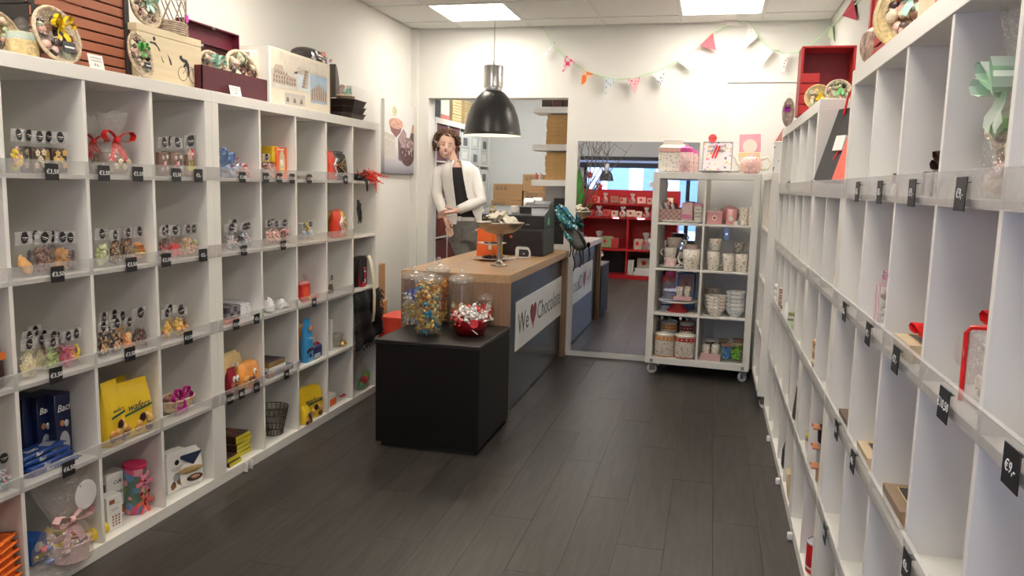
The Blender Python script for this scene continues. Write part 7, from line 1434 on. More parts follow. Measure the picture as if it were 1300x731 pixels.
t, w_, h = Q1('teapot', 'pink printed teapot with cream spout and handle, trolley top', 'teapot', 940, 968, 194, 0, .10); r_ = w_*.5
b = MB(); b.lathe([(r_*.55, 0), (r_*.9, h*.14), (r_*1.02, h*.42), (r_*.9, h*.68), (r_*.55, h*.82), (r_*.3, h*.85)], 28); b.build('body', prints('teapot_print', (.74, .46, .44), ((.75, .70, .62), (.70, .50, .15), (.55, .18, .15), (.78, .72, .68)), 40, .34, .22), t, smooth='all')
b = MB(); b.lathe([(r_*.5, h*.82), (r_*.5, h*.86), (r_*.2, h*.92), (r_*.09, h*.93), (r_*.14, h*.98), (0, h)], 20); b.build('lid', PINKC, t, smooth='all')
b = MB(); b.tube([(-r_*.85, 0, h*.32), (-r_*1.25, 0, h*.48), (-r_*1.45, 0, h*.74), (-r_*1.7, 0, h*.84)], [.022, .016, .011, .009], 9); b.build('spout', CREAM, t, smooth='all'); b = MB(); b.tube([(r_*.85, 0, h*.66), (r_*1.4, 0, h*.80), (r_*1.75, 0, h*.60), (r_*1.55, 0, h*.25), (r_*.92, 0, h*.18)], .009, 8); b.build('handle', CREAM, t, smooth='all')
# first shelf
plate('white plate on the first trolley shelf beside the left post', 835, 856, 1, .10); plate('white plate in the middle of the first trolley shelf', 855, 874, 1, .10); plate('white plate under the black lettered beaker', 872, 894, 1, .10)
t, w_, h = Q1('basket', 'small printed basket holding leaning booklets, first trolley shelf', 'basket', 838, 864, 268, 1, .12); t.location.z += .018; b = MB(); b.box((0, 0, h*.5), (w_, .11, h), 0, taper=1.06); b.build('basket', stripes('woven_pink', (.55, .36, .33), (.35, .20, .18), 50, check=True), t)
for i in range(3):
    o = Q1('booklet', ['cream booklet leaning in the printed basket, first trolley shelf', 'red and grey booklet leaning behind the cream one', 'brown picture booklet leaning in the printed basket'][i], 'booklet', 842+7*i, 850+7*i, 244+2*i, 1, .10+.02*i)[0]; o.location.z += .025; o.rotation_euler = (0, -.42, TRZ); MB().bx(-.007, .007, 0, .09, 0, .15-.012*i, bev=.001).build('cover', [CREAM, tone((.52, .12, .12)), tone((.35, .18, .12))][i], o); MB().bx(-.0055, .0075, -.0008, .085, .004, .146-.012*i).build('pages', PAPERW, o)
t, w_, h = Q1('pink_box', 'square pink printed box on the first trolley shelf', 'box', 865, 879, 257, 1, .09); t.location.z += .018; MB().bx(-w_/2, w_/2, 0, .07, 0, h-.018, bev=.003).build('box', PRP, t); MB().bx(-w_/2+.006, w_/2-.006, -.001, .001, h*.08, h*.3).build('band', tone((.70, .22, .38)), t)
t, w_, h = Q1('beaker', 'tall cream beaker with black lettering and pink lid, first trolley shelf', 'beaker', 880, 893, 258, 1, .09); t.location.z += .018; h -= .018; MB().lathe([(w_*.36, 0), (w_*.38, .003), (w_*.48, h*.82)], 20).build('cup', CREAM, t); MB().lathe([(w_*.5, h*.82), (w_*.52, h*.84), (w_*.52, h*.95), (w_*.3, h), (0, h)], 20).build('lid', _M['pink_card2'], t)
for k, s_ in enumerate(('hot', 'yummy', 'milk')): lettering(s_, t, (0, -w_*.46, h*(.66-.2*k)), .022, INK)
t, w_, h = Q1('butter_dish', 'square pink lidded dish with heart and white knob, first trolley shelf', 'dish', 898, 917, 263, 1, .08); MB().box((0, .05, h*.34), (w_, .11, h*.66), 0, taper=1.04, bev=0).build('dish', PINKC, t); b = MB(); b.box((0, .05, h*.73), (w_*1.1, .12, h*.10), 0, taper=.9); b.build('lid', M('pale_pink_ceramic', (.76, .50, .48), .25), t); b = MB(); b.ball((0, .05, h*.88), .014, 0, 10, 7); b.build('knob', CHINA, t); b = MB(); b.lathe([(.02, -.001), (.02, .001)], 20, (0, -.007, h*.36), R=rotm(PI/2)); md = b.build('medallion', CREAM, t); b = MB(); b.prism([(x*.024, z*.024+h*.36) for x, z in HEART], -.0095, -.008); b.build('heart', RED, md)
t, w_, h = Q1('tureen', 'big pink ceramic pot standing behind the pink mug, first trolley shelf', 'pot', 914, 938, 261, 1, .22); r_ = w_*.5; MB().lathe([(r_*.6, 0), (r_*.95, h*.2), (r_*1.05, h*.5), (r_*.98, h*.75), (r_*1.03, h*.78), (r_*.5, h*.95), (r_*.12, h*.97), (0, h*1.05)], 26).build('pot', PINKC, t, smooth='all')
t = mug('pink mug with flower medallion and white paper tag, first trolley shelf', 921, 936, 266, 1, PINKC, 1, .07, None, .9); b = MB(); b.lathe([(.018, -.001), (.018, .001)], 18, (-.0, -.045, .045), R=rotm(PI/2)); b.build('medallion', CREAM, t); MB().bx(.022, .05, -.052, -.051, -.012, .028).build('paper_tag', PAPERW, t)
for i in range(4): mug('tiny printed mug, %s of the four stacked at the first shelf end' % ('lower left-standing', 'lower outer', 'upper inner', 'upper outer')[i] if False else 'tiny printed mug at the first shelf end, %s' % ('lower, nearer the pink mug', 'lower, next to the post', 'upper, nearer the pink mug', 'upper, next to the post')[i], 939+11*(i % 2), 949+11*(i % 2), 274, 1, PRO, 0, .08, 'tiny stacked mugs', .95, 0, 0).location.z += .062*(i // 2)
# second shelf
plate('white plate under the teacups, second trolley shelf', 833, 868, 2, .11)
def cupdz(label, px0, px1, py0, py1, row, mat, handle, dep):
    t, w_, h = Q1('mug', label, 'mug', px0, px1, py0, row, dep, 'printed mugs'); zb = at((px0+px1)/2, py1, 1, t.location.y).z-t.location.z; t.location.z += zb; cup_parts(t, w_*.46, h-zb, mat, handle)
cupdz('printed teacup with red medallion, lowest of the cup pile, second shelf', 842, 860, 327, 339, 2, PRP, 1, .09)
cupdz('printed teacup in the middle of the cup pile, second trolley shelf', 842, 860, 314, 327, 2, PRT, -1, .11)
cupdz('grey printed teacup tilted atop the cup pile, second trolley shelf', 845, 866, 302, 314, 2, prints('grey_motifs', (.42, .38, .33), ((.20, .17, .14), (.55, .5, .45)), 50, .3), 1, .13)
mug('wide printed mug with handle toward the cup pile, second trolley shelf', 868, 891, 317, 2, PRT, -1, .07)
mug('pink printed mug half hidden behind the wide mug', 866, 886, 311, 2, PRP, 1, .22)
mug('printed mug under another, second shelf, beside the middle divider', 897, 914, 319, 2, PRT, 1, .07)
cupdz('printed mug stacked upon another beside the middle divider', 899, 916, 303, 318, 2, PRO, 0, .08)
mug('printed mug in the middle of the second shelf, farther half', 917, 933, 322, 2, PRT, 1, .07); mug('printed mug with yellow motif beside the post, second shelf', 936, 953, 323, 2, PRO, 0, .07)
cupdz('dark printed cup standing behind two mugs, second shelf', 929, 945, 308, 321, 2, prints('dark_motifs', (.55, .5, .44), ((.12, .08, .06), (.3, .2, .14)), 50, .36), 1, .24)
# third shelf
t, w_, h = Q1('cake_stand', 'cream cake stand on a red fluted foot, third trolley shelf', 'cake stand', 835, 886, 380, 3, .16); r_ = w_*.5
b = MB(); b.lathe([(r_*.15, h*.80), (r_*.95, h*.86), (r_*1.0, h*.97), (r_*.97, h), (r_*.9, h*.92), (0, h*.92)], 36); b.build('plate', CREAM, t, smooth='all')
b = MB(); n = 28; vs = []
for z, r in ((0, .52), (.06, .52), (.3, .36), (.6, .27), (.86, .24)):
    for k in range(n): q = r_*r*(1+.07*(k % 2)); vs.append((q*math.cos(2*PI*k/n), q*math.sin(2*PI*k/n), h*z))
b.add(vs, [tuple(range(n-1, -1, -1))]+[(i*n+k, i*n+(k+1) % n, (i+1)*n+(k+1) % n, (i+1)*n+k) for i in range(4) for k in range(n)]); b.build('foot', M('red_ceramic', (.42, .03, .03), .25, coat=.3), t)
cz_ = h+.0015; cp = t.location.copy()
def on_stand(name, label, cat, px0, px1, pyt, dy):
    c, w_, h = span(px0, px1, pyt, cp.z+cz_, 1, cp.y+dy); return thing(name, label, cat, (c, cp.y+dy, cp.z+cz_), TRZ), w_, h
t, w_, h = on_stand('glass_bottle', 'clear glass bottle with pink cap on the cake stand', 'bottle', 841, 858, 345, .03); MB().open_lathe([(w_*.4, 0), (w_*.45, .004), (w_*.45, h*.7), (w_*.25, h*.8), (w_*.22, h*.9)], 18).build('glass', clear('lilac_glass', (.82, .80, .88), .1, .1, .05), t, smooth='all'); MB().lathe([(w_*.28, h*.86), (w_*.3, h*.87), (w_*.3, h), (0, h)], 14).build('cap', _M['hot_pink'], t)
for i in range(2):
    t, w_, h = on_stand('small_mug', ['small printed mug in a striped tray on the cake stand, nearer the bottle', 'small printed mug in a striped tray on the cake stand, nearer the divider'][i], 'mug', 858+10*i, 867+10*i, 364, -.03); t.location.z += .004; cup_parts(t, w_*.48, h-.004, PRO, 0, .95)
t, w_, h = on_stand('gift_tray', 'pink striped card tray holding two small mugs on the cake stand', 'tray', 856, 878, 376, -.03); b = MB(); b.bx(-w_/2, w_/2, -.036, .036, 0, .002); b.bx(-w_/2, w_/2, -.037, -.035, 0, .035); b.bx(-w_/2, w_/2, .035, .037, 0, .02); b.build('tray', stripes('pink_tray_stripes', (.78, .62, .62), (.55, .22, .24), 70, diag=True), t)
t, w_, h = Q1('striped_box', 'tall blue and brown striped box behind the cake stand', 'box', 860, 882, 346, 3, .30); MB().bx(-w_/2, w_/2, -.03, .03, 0, h, bev=.003).build('box', M('box_blue', (.10, .20, .42), .5), t); MB().bx(-w_*.42, w_*.42, -.0315, -.03, h*.45, h*.96).build('striped_panel', stripes('brown_stripes', (.28, .16, .15), (.50, .36, .34), 55, diag=True), t); disc(t, tone((.28, .14, .13)), 0, h*.72, .018, .018, .003, -.0305)
bowls('printed cream bowl, %s of the front stack beside the middle divider', 895, 922, 375, 400, 3, 4, PRT, .10)
bowls('brown printed bowl, %s of the stack behind, third shelf', 894, 917, 365, 396, 3, 3, prints('brown_motifs', (.55, .50, .42), ((.15, .10, .07), (.32, .2, .12)), 48, .34), .27)
bowls('blue printed bowl, %s of the stack beside the trolley post', 926, 952, 370, 401, 3, 5, PRB, .11)
# bottom shelf
tin('printed biscuit jar with orange band, front, bottom trolley shelf', 830.5, 857, 419, 4, .08, M('orange_glaze', (.72, .30, .08), .3)); tin('printed biscuit jar with red band, front, bottom trolley shelf', 858, 886, 421, 4, .08, M('red_glaze', (.48, .04, .03), .3))
tin('printed biscuit jar with orange band, behind the front orange one', 838, 860, 402, 4, .29, _M['orange_glaze']); tin('printed biscuit jar with dark red band, rear, beside the divider', 862, 881, 404, 4, .29, M('dark_red_glaze', (.30, .03, .04), .3))
for i in range(2): mug(['small printed mug in a striped box, bottom shelf, beside the divider', 'small printed mug in a striped box, bottom shelf, beside the blue glass'][i], 891+12*i, 901+12*i, 438, 4, PRT, 1, .10, 'boxed mugs', .95).location.z += .004
t, w_, h = Q1('gift_tray', 'pink striped box holding two small mugs, bottom trolley shelf', 'tray', 889, 914, 449, 4, .05); b = MB(); b.bx(-w_/2, w_/2, 0, .09, 0, .002); b.bx(-w_/2, w_/2, -.001, .001, 0, .055); b.bx(-w_/2, -w_/2+.002, 0, .09, 0, .055); b.bx(w_/2-.002, w_/2, 0, .09, 0, .055); b.build('tray', _M['pink_tray_stripes'], t)
def glassjar(label, px0, px1, pyt, cols, seed, lidm, dep=.07):
    t, w_, h = Q1('glass_jar', label, 'jar', px0, px1, pyt, 4, dep); r_ = w_*.46; MB().open_lathe([(r_*.7, .002), (r_*.75, 0), (r_*.8, .01), (r_, h*.4), (r_, h*.9)], 20).build('glass', GLASS, t, smooth='all')
    rr = random.Random(seed); b = MB()
    for i in range(60): a = rr.uniform(0, 6.3); d = r_*.8*math.sqrt(rr.random()); b.ball((d*math.cos(a), d*math.sin(a), .03+h*.65*i/60), .0095, i % 2, 6, 4)
    stuff(b.build('sweets', [tone(c) for c in cols], t)); MB().lathe([(r_*1.04, h*.88), (r_*1.05, h*.9), (r_*1.05, h*.98), (0, h)], 20).build('lid', lidm, t)
glassjar('glass jar of blue sweets on the bottom trolley shelf', 915, 931, 436, ((.05, .22, .60), (.12, .34, .70)), 1, M('rose_lid', (.42, .20, .17), .4)); glassjar('glass jar of bright green sweets, bottom trolley shelf, beside the post', 932, 948, 436, ((.18, .55, .03), (.30, .62, .06)), 2, M('olive_lid', (.30, .30, .14), .4))
for i in range(3): glassjar('glass jar of dark green sweets behind, bottom shelf, %s from the divider' % NUM[i], 893+18*i, 908+18*i, 430, ((.10, .12, .03), (.28, .30, .06)), 5+i, [CREAM, _M['olive_lid'], _M['rose_lid']][i], .27)
# ---- the edge-on trolley
def Q2(name, label, cat, y_, row, dep=.06, group=None): return thing(name, label, cat, (2.56+dep, y_, TZ[row]+.0015), -PI/2, group)
for i in range(3):
    t = Q2('honey_jar', 'yellow and brown jar on the edge-on trolley, first shelf, %s from the aisle' % NUM[i], 'jar', (2.68, 2.55, 2.45)[i], 1, .07, 'yellow jars'); MB().lathe([(.034, 0), (.038, .004), (.038, .085), (.03, .095)], 16).build('body', M('honey', (.60, .28, .04), .25), t); MB().lathe([(.034, .095), (.034, .12), (0, .122)], 16).build('lid', YEB, t)
for i in range(3):
    t = Q2('mug', 'white mug on the edge-on trolley, second shelf, %s from the aisle' % NUM[i], 'mug', (2.70, 2.52, 2.36)[i], 2, .08, 'white mugs on the edge-on trolley'); cup_parts(t, .045, .09, PRT if i else CHINA, -1)
for i in range(3):
    t = Q2('bottle', 'clear bottle on the edge-on trolley, third shelf, %s from the aisle' % NUM[i], 'bottle', (2.72, 2.55, 2.42)[i], 3, .07, 'clear bottles'); MB().open_lathe([(.03, 0), (.033, .004), (.033, .12), (.014, .16), (.014, .19)], 14).build('glass', GLASS, t, smooth='all'); MB().lathe([(.017, .185), (.017, .21), (0, .212)], 10).build('stopper', CHROME, t)
for i in range(4):
    t = Q2('striped_tin', '%s tin on the edge-on trolley, bottom shelf' % ('red striped', 'green striped', 'second red striped', 'second green striped')[i], 'tin', (2.70, 2.54)[i // 2], 4, .07, 'striped tins'); t.location.z += .115*((i+1) % 2); MB().lathe([(.046, 0), (.05, .003), (.05, .105), (.046, .108)], 18).build('tin', stripes('tin_red', (.75, .72, .68), (.65, .08, .04), 24, 'Z') if i % 2 == 0 else stripes('tin_green', (.70, .72, .62), (.20, .50, .06), 24, 'Z'), t)
t = thing('printed_box', 'white box with small printed figures on the edge-on trolley top', 'box', (2.62, 2.36, TZ[0]+.0015), -.2); MB().bx(-.05, .05, 0, .08, 0, .20, bev=.004).build('box', prints('box_print', (.76, .76, .76), ((.45, .06, .12), (.10, .10, .12), (.25, .25, .28)), 32, .28), t)
t = thing('pennant', 'small coral paper pennant on a stick, on the edge-on trolley top', 'pennant', (2.62, 2.48, TZ[0]+.0015), 0); MB().tube([(.012, 0, 0), (.012, 0, .30)], .003, 6).build('stick', PAPERW, t); MB().prism([(.010, .295), (.010, .21), (-.05, .185)], -.001, .001).build('flag', M('coral_cloth', (.70, .28, .25), .8), t)
# ------------------------------------------------------------------ goods on the opposite shelves
def R1(name, label, cat, x, y, row, rz=0, group=None): return thing(name, label, cat, (x, y, ZS[row]+.0015), -PI/2+rz, group)
NA, NB, NC = 'near opposite shelf', 'low narrow shelf', 'opposite shelf by the trolley'
t = R1('gift_sack', 'cellophane sack of chocolates with green organza bow, top row, '+NA, 'gift bag', 2.695, -1.69, 1); gift_sack(t, .20, .31, None, .55, None); bow(t, (.0, -.055,   .175), .115, clear('green_organza_film', (.35, .85, .40), .05, .55, .4), .04, True, 4)
b = MB(); rr = random.Random(4)
for i in range(26): b.ball((rr.uniform(-.07, .07), rr.uniform(-.04, .03), .02+.10*i/26), (.024, .016, .02), i % 4, 7, 5, rotm(rr.uniform(0, 3), 0, rr.uniform(0, 3)))
stuff(b.build('chocolates', [tone((.66, .52, .38)), tone((.45, .50, .25)), CHOC, tone((.62, .40, .36))], t))
BRR = M('brown_satin', (.055, .022, .018), .35)
t = R1('gift_box', 'clear gift box tied with dark brown ribbon, top row, '+NA, 'box', 2.645, -1.285, 1); MB().bx(-.065, .065, 0, .12, 0, .052, bev=.004).build('box', FILM2, t); b = MB(); [b.ball((-.045+.03*(k % 4), .02+.03*(k // 4), .022), (.014, .013, .018), k % 2, 7, 5) for k in range(12)]; stuff(b.build('chocolates', [tone((.42, .30, .25)), tone((.62, .52, .45))], t)); b = MB(); [(b.bx(x-.007, x+.007, -.0015, 0, 0, .0535), b.bx(x-.007, x+.007, 0, .12, .052, .0535)) for x in (-.035, .035)]; b.build('ribbon_band', BRR, t); bow(t, (.0, .03, .060), .085, BRR, .03, False, 4)
t = R1('small_sachet', 'small clear sachet standing in the top row, '+NA, 'sachet', 2.63, -.955, 1); MB().sheet(lambda u, v: ((u-.5)*.06, .03*v*v, .06*v), 5, 5).build('film', FILM2, t); MB().bx(-.004, .006, .01, .02, .03, .055).build('clip', BRR, t)
PKR = M('pink_white_ribbon', (.70, .40, .50), .45)
def tied(label, x, y, row, w_, d_, h, rm, seed, cols, bl=True):
    t = R1('tied_box', label, 'box', x, y, row); MB().bx(-w_/2, w_/2, 0, d_, 0, h, bev=.006).build('box', FILM2, t); rr = random.Random(seed); b = MB()
    for i in range(26): b.ball((rr.uniform(-.42, .42)*w_, d_*rr.uniform(.12, .85), h*(.08+.8*i/26)), (w_*.13, w_*.11, w_*.12), i % len(cols), 7, 5)
    stuff(b.build('chocolates', [tone(c) for c in cols], t)); b = MB(); [(b.bx(x, x+w_*.09, -.002, 0, 0, h+.002), b.bx(x, x+w_*.09, 0, d_, h, h+.002)) for x in (-w_*.32, w_*.22)]; b.build('ribbon_band', rm, t)
    if bl: bow(t, (0, d_*.3, h+.012), w_*.8, rm, .014, True, 4)
tied('clear box of chocolates with pink white ribbon, second row, '+NA, 2.635, -.925, 2, .075, .075, .115, PKR, 5, [(.25, .10, .10), (.62, .45, .42), (.70, .62, .60)])
def winbox2(label, x, y, row, w_, d_, h, mat, rb, cols, win=(.6, .6)):
    t = R1('window_box', label, 'box', x, y, row, 0, 'window boxes of chocolates'); MB().bx(-w_/2, w_/2, 0, d_, 0, h, bev=.002).build('body', mat, t); MB().bx(-w_/2-.001, w_/2+.001, -.001, d_+.001, h*.55, h+.001).build('lid', mat, t)
    fr = MB().bx(-w_*.36, w_*.36, d_*.16, d_*.84, h+.001, h+.002).build('window', M('dark_window', (.05, .035, .03), .2, var=.4, scale=30), t); b = MB(); rr = random.Random(int(abs(y)*100))
    for k in range(6): b.ball((-.22*w_+.22*w_*(k % 3), d_*(.35+.3*(k // 3)), h+.003), (w_*.09, d_*.09, .008), k % len(cols), 8, 5)
    b.build('chocolates', [tone(c) for c in cols], t)
    MB().tube([(-w_*.37, d_*.15, h+.002), (w_*.37, d_*.15, h+.002), (w_*.37, d_*.85, h+.002), (-w_*.37, d_*.85, h+.002)], .002, 4, closed=True).build('window_edge', M('gold_edge', (.62, .48, .25), .35, .4), t)
    if rb: bow(t, (w_*.1, d_*.25, h+.018), .08, rb, .03, True, 2)
GCB = M('gold_brown_card', (.34, .24, .16), .35, .3, var=.08); CRB = M('cream_gold_card', (.60, .48, .32), .4, var=.05); DKB = M('taupe_card', (.17, .115, .09), .4, .2, var=.06)
winbox2('flat gold window box with red bow, second row, '+NA, 2.618, -1.30, 2, .15, .15, .038, CRB, SATINRED, [(.5, .36, .30), (.30, .15, .12)])
t = R1('tied_box', 'clear tall box with red ribbon and round tag, second row, '+NA, 'box', 2.64, -1.70, 2); MB().bx(-.05, .05, 0, .10, 0, .125, bev=.006).build('box', FILM2, t); b = MB(); rr = random.Random(8)
for i in range(18): b.box((rr.uniform(-.03, .03), rr.uniform(.02, .08), .015+.09*i/18), (.03, .024, .02), i % 3, rotm(rr.uniform(0, 2), 0, rr.uniform(0, 2)), bev=.003)
stuff(b.build('chocolates', [tone((.68, .62, .60)), tone((.45, .34, .32)), tone((.72, .66, .58))], t)); b = MB(); b.tube([(-.03, -.003, 0), (-.03, -.004, .12), (-.02, -.0, .131), (.0, .04, .135)], .0045, 6); b.build('ribbon_band', SATINRED, t); bow(t, (.01, .03, .142), .085, SATINRED, .022, True, 2); b = MB(); b.lathe([(.026, -.001), (.026, .001)], 20, (-.052, -.006, .085), R=rotm(PI/2)); b.build('round_tag', M('grey_tag', (.45, .42, .42), .5), t)
winbox2('flat taupe window box in the third row, cell nearest the low shelf', 2.618, -.66, 3, .15, .15, .034, DKB, None, [(.2, .1, .08)])
winbox2('flat cream window box with pink chocolates, third row, '+NA, 2.618, -.985, 3, .15, .15, .034, CRB, None, [(.62, .22, .26), (.20, .09, .06), (.45, .28, .18)])
winbox2('flat brown window box, largest and nearest, third row, '+NA, 2.618, -1.335, 3, .17, .17, .04, GCB, None, [(.70, .45, .40), (.30, .16, .12)])
def can(label, x, y, row, r_, h, mat, txt, tm, lidm):
    t = R1('tin', label, 'tin', x, y, row); MB().lathe([(r_*.97, 0), (r_, .003), (r_, h-.003), (r_*.98, h)], 28).build('body', mat, t); b = MB(); b.lathe([(r_*.98, h), (r_*1.02, h+.001), (r_*1.02, h+.007), (r_*.95, h+.008), (r_*.93, h+.003), (0, h+.003)], 28); b.build('lid', lidm, t); lettering(txt, t, (-.01, -r_-.001, h*.5), .034, tm, (PI/2, 0, -.15), .2)
    b = MB(); b.open_lathe([(r_*1.003, h*.16), (r_*1.006, h*.17), (r_*1.006, h*.22), (r_*1.003, h*.23)], 28); b.build('band', tm, t)
can('red tin with pale lettering at the bottom of the low narrow shelf', 2.665, -.175, 5, .055, .11, M('red_tin', (.55, .012, .02), .3, var=.1), 'Amarena', PAPERW, _M['silver_label'] if 'silver_label' in _M else CHROME)
can('cream tin with grey lid, bottom row, near opposite shelf', 2.668, -.60, 5, .06, .155, M('cream_tin', (.60, .56, .40), .35, var=.05), 'Colline', M('olive_ink', (.20, .18, .08), .5), M('grey_foil_lid', (.55, .55, .55), .3, .5, var=.2, scale=25))
for i in range(4): tag(MB().box((0, 0, .065), (.012, .10, .13), bev=.002).build('breadstick_pack', M('breadstick', (.66, .54, .34), .6), None, (2.66, .50+.022*i, ZS[5]+.008), (.12, 0, -PI/2)), 'cream slab standing in the bottom row beside the low shelf, %s' % NUM[i], 'packet', 'cream slabs in a row')
# low narrow shelf
t = R1('candy_sack', 'clear sack of yellow and dark red balls, fourth row, '+NB, 'candy bag', 2.66, .125, 4); b = MB(); rr = random.Random(6)
for i in range(40): b.ball((rr.uniform(-.05, .05), rr.uniform(-.03, .03), .02+.085*i/40), .017, (0, 0, 1, 0, 2)[i % 5], 8, 5)
stuff(b.build('balls', [tone((.78, .58, .03), .25), tone((.28, .04, .04), .25), tone((.42, .12, .05), .25)], t)); gift_sack(t, .14, .22, None, .6, None)
for i in range(3):
    t = R1('pot', '%s small grey pot with copper bow, fourth row, %s' % (('bottom', 'middle', 'top')[i], NB), 'pot', 2.655, -.185+.01*i, 4, 0, 'grey pots with copper bows'); t.location.z += i*.071; MB().lathe([(.030, 0), (.034, .004), (.036, .045), (.03, .055), (.03, .066)], 16).build('body', [M('tan_pot', (.42, .28, .18), .5), M('grey_pot', (.30, .31, .33), .4), BLACKP][i], t); bow(t, (-.01, -.036, .05), .05, M('copper_satin', (.55, .22, .12), .35), .03, False, 2)
t = R1('gift_box', 'tall black box with grey cover, third row, '+NB, 'box', 2.65, -.21, 3); MB().bx(-.05, .03, .0, .10, 0, .20, bev=.002).build('box', BLACK, t); MB().bx(.034, .042, -.02, .10, 0, .25, bev=.002).build('cover', M('grey_photo', (.22, .20, .20), .5, var=.5, scale=10), t)
for i in range(3): t = R1('biscuit_stack', 'tied pile of brown biscuits, third row, low narrow shelf, %s from below' % ('first', 'second', 'third')[i], 'biscuits', 2.65, .13, 3, 0, 'biscuit piles'); t.location.z += .042*i; MB().lathe([(.030, 0), (.034, .006), (.034, .014), (.028, .018), (.034, .022), (.034, .034), (.028, .040)], 14).build('biscuits', tone((.50, .30, .14)) if i else tone((.70, .58, .40)), t); MB().tube([(-.034, 0, .005), (-.02, -.03, .02), (.02, -.03, .02), (.034, 0, .005)], .003, 5).build('band', DARK, t)
for i in range(4):
    t = R1('chocolate_bar', 'dark wrapped bar with white band, second row, low narrow shelf, %s in line' % NUM[i], 'chocolate', 2.645, -.10-.045*i, 2, 0, 'dark bars with white bands'); MB().bx(-.016, .016, 0, .04, 0, .075, bev=.002).build('bar', DARK, t); MB().bx(-.0165, .0165, -.0008, .0405, .02, .045).build('band', PAPERW, t)
t = R1('paper_bow', 'pale cream paper bow, second row, '+NB, 'bow', 2.63, .01, 2); bow(t, (0, 0, .028), .07, CREAM, .03, True, 4)
# far opposite shelf
for i, (y, h, m_, lab) in enumerate(((1.30, .055, BLACK, 'small black box in the second row of the '+NC+', farther one'), (1.0, .062, BLACK, 'small black box in the second row of the '+NC+', nearer one'), (.64, .075, prints('harlequin', (.72, .72, .76), ((.05, .05, .08), (.15, .25, .55), (.75, .38, .20)), 34, .4), 'small harlequin printed box, second row, '+NC))):
    t = R1('small_box', lab, 'box', 2.635, y, 2); MB().bx(-.045, .045, 0, .09, 0, h, bev=.002).build('box', m_, t); MB().bx(-.0455, .0455, -.0005, .0905, h*.7, h+.001, bev=.001).build('lid', m_, t)
t = R1('paper_cone', 'white paper cone bag curling in the second row, far end', 'paper bag', 2.64, 1.72, 2); MB().sheet(lambda u, v: (.05*(1-.4*v)*math.cos(4*u), .04+.05*(1-.4*v)*math.sin(4*u), .20*v*(1-.25*u)), 12, 5).build('cone', PAPERW, t); MB().bx(-.004, .02, .02, .028, .17, .178).build('red_edge', RED, t)
t = R1('printed_board', 'narrow board with small printed figures, second row, far end', 'board', 2.63, 2.02, 2); MB().bx(-.07, .07, 0, .012, 0, .27, bev=.002).build('board', _M['box_print'], t)
for i in range(4): t = R1('shot_stack', 'small brown striped tin, third row, far end of the shelf, %s from below' % NUM[i], 'tin', 2.635, 1.66, 3, 0, 'small brown striped tins'); t.location.z += .036*i; MB().lathe([(.028, 0), (.031, .003), (.031, .032), (.028, .034)], 14).build('tin', stripes('brown_tin_stripe', (.62, .50, .40), (.22, .08, .04), 30, 'Z'), t)
for i in range(3): t = R1('white_cup', 'small white cup, third row, at the very end of the shelf, %s from below' % NUM[i], 'cup', 2.635, 2.0, 3, 0, 'small stacked white cups'); t.location.z += .04*i; cup_parts(t, .032, .045, CHINA, 0)
t = R1('white_jar', 'white jar with dark label, third row, middle of the '+NC, 'jar', 2.635, 1.32, 3); MB().lathe([(.036, 0), (.04, .004), (.04, .07), (.03, .085), (.03, .1), (0, .102)], 16).build('jar', CHINA, t); MB().bx(-.02, .03, -.0415, -.039, .07, .085).build('label', BLACK, t)
t = R1('green_jar', 'glass jar with pale green label, third row, '+NC, 'jar', 2.635, .98, 3); MB().open_lathe([(.036, 0), (.04, .004), (.04, .075), (.032, .085)], 16).build('glass', GLASS, t); MB().open_lathe([(.0405, .02), (.041, .022), (.041, .06), (.0405, .062)], 16).build('label', tone((.50, .58, .40)), t); MB().lathe([(.036, .085), (.036, .1), (0, .1)], 16).build('lid', _M['olive_lid'], t)
t = R1('white_cup', 'pale tied bundle of meringues, third row, cell beside the low shelf', 'meringues', 2.64, .58, 3); b = MB(); [b.ball((rnd.uniform(-.03, .03), rnd.uniform(0, .05), .02+.018*k), .02, 0, 8, 5) for k in range(7)]; b.build('meringues', tone((.74, .68, .56)), t)
t = R1('gift_tube', 'long dark brown gift tube leaning in the fourth row beside the low shelf', 'tube', 2.64, .62, 4, .0); t.rotation_euler = (-.05, .25, -PI/2); t.location.z += .008; MB().lathe([(.028, 0), (.03, .004), (.03, .26), (.028, .265)], 16).build('tube', tone((.12, .07, .05)), t); MB().lathe([(.031, .17), (.031, .20)], 16).build('white_band', PAPERW, t)
t = R1('small_bar', 'short brown bar standing in the fourth row, second cell from the low shelf', 'chocolate', 2.63, .98, 4); MB().bx(-.03, .03, 0, .02, 0, .15, bev=.002).build('bar', tone((.30, .17, .11)), t); MB().bx(-.0305, .0305, -.001, .0205, .03, .08).build('band', tone((.62, .45, .3)), t)
t = R1('white_box', 'narrow white box standing in the fourth row, third cell', 'box', 2.63, 1.33, 4); MB().bx(-.03, .03, 0, .06, 0, .16, bev=.002).build('box', PAPERW, t)
for i in range(6): tag(MB().lathe([(.05, 0), (.055, .004), (.085, .020), (.083, .023), (.05, .008), (0, .008)], 24).build('white_tray', CHINA, None, (2.70, 1.93, ZS[5]+.0015+i*.034)), 'white dish, %s of the pile in the bottom row end cell' % (NUM[i] if i else 'lowest'), 'dish', 'piled white dishes')
t = R1('green_bottle', 'lime green tapering bottle, bottom row, fourth cell', 'bottle', 2.655, 1.54, 5); MB().lathe([(.040, 0), (.045, .005), (.035, .09), (.016, .17), (.012, .19), (0, .192)], 18).build('body', M('lime_green', (.34, .52, .02), .35), t, smooth='all'); MB().lathe([(.010, .19), (.008, .205), (0, .206)], 10).build('cap', BLACKP, t)
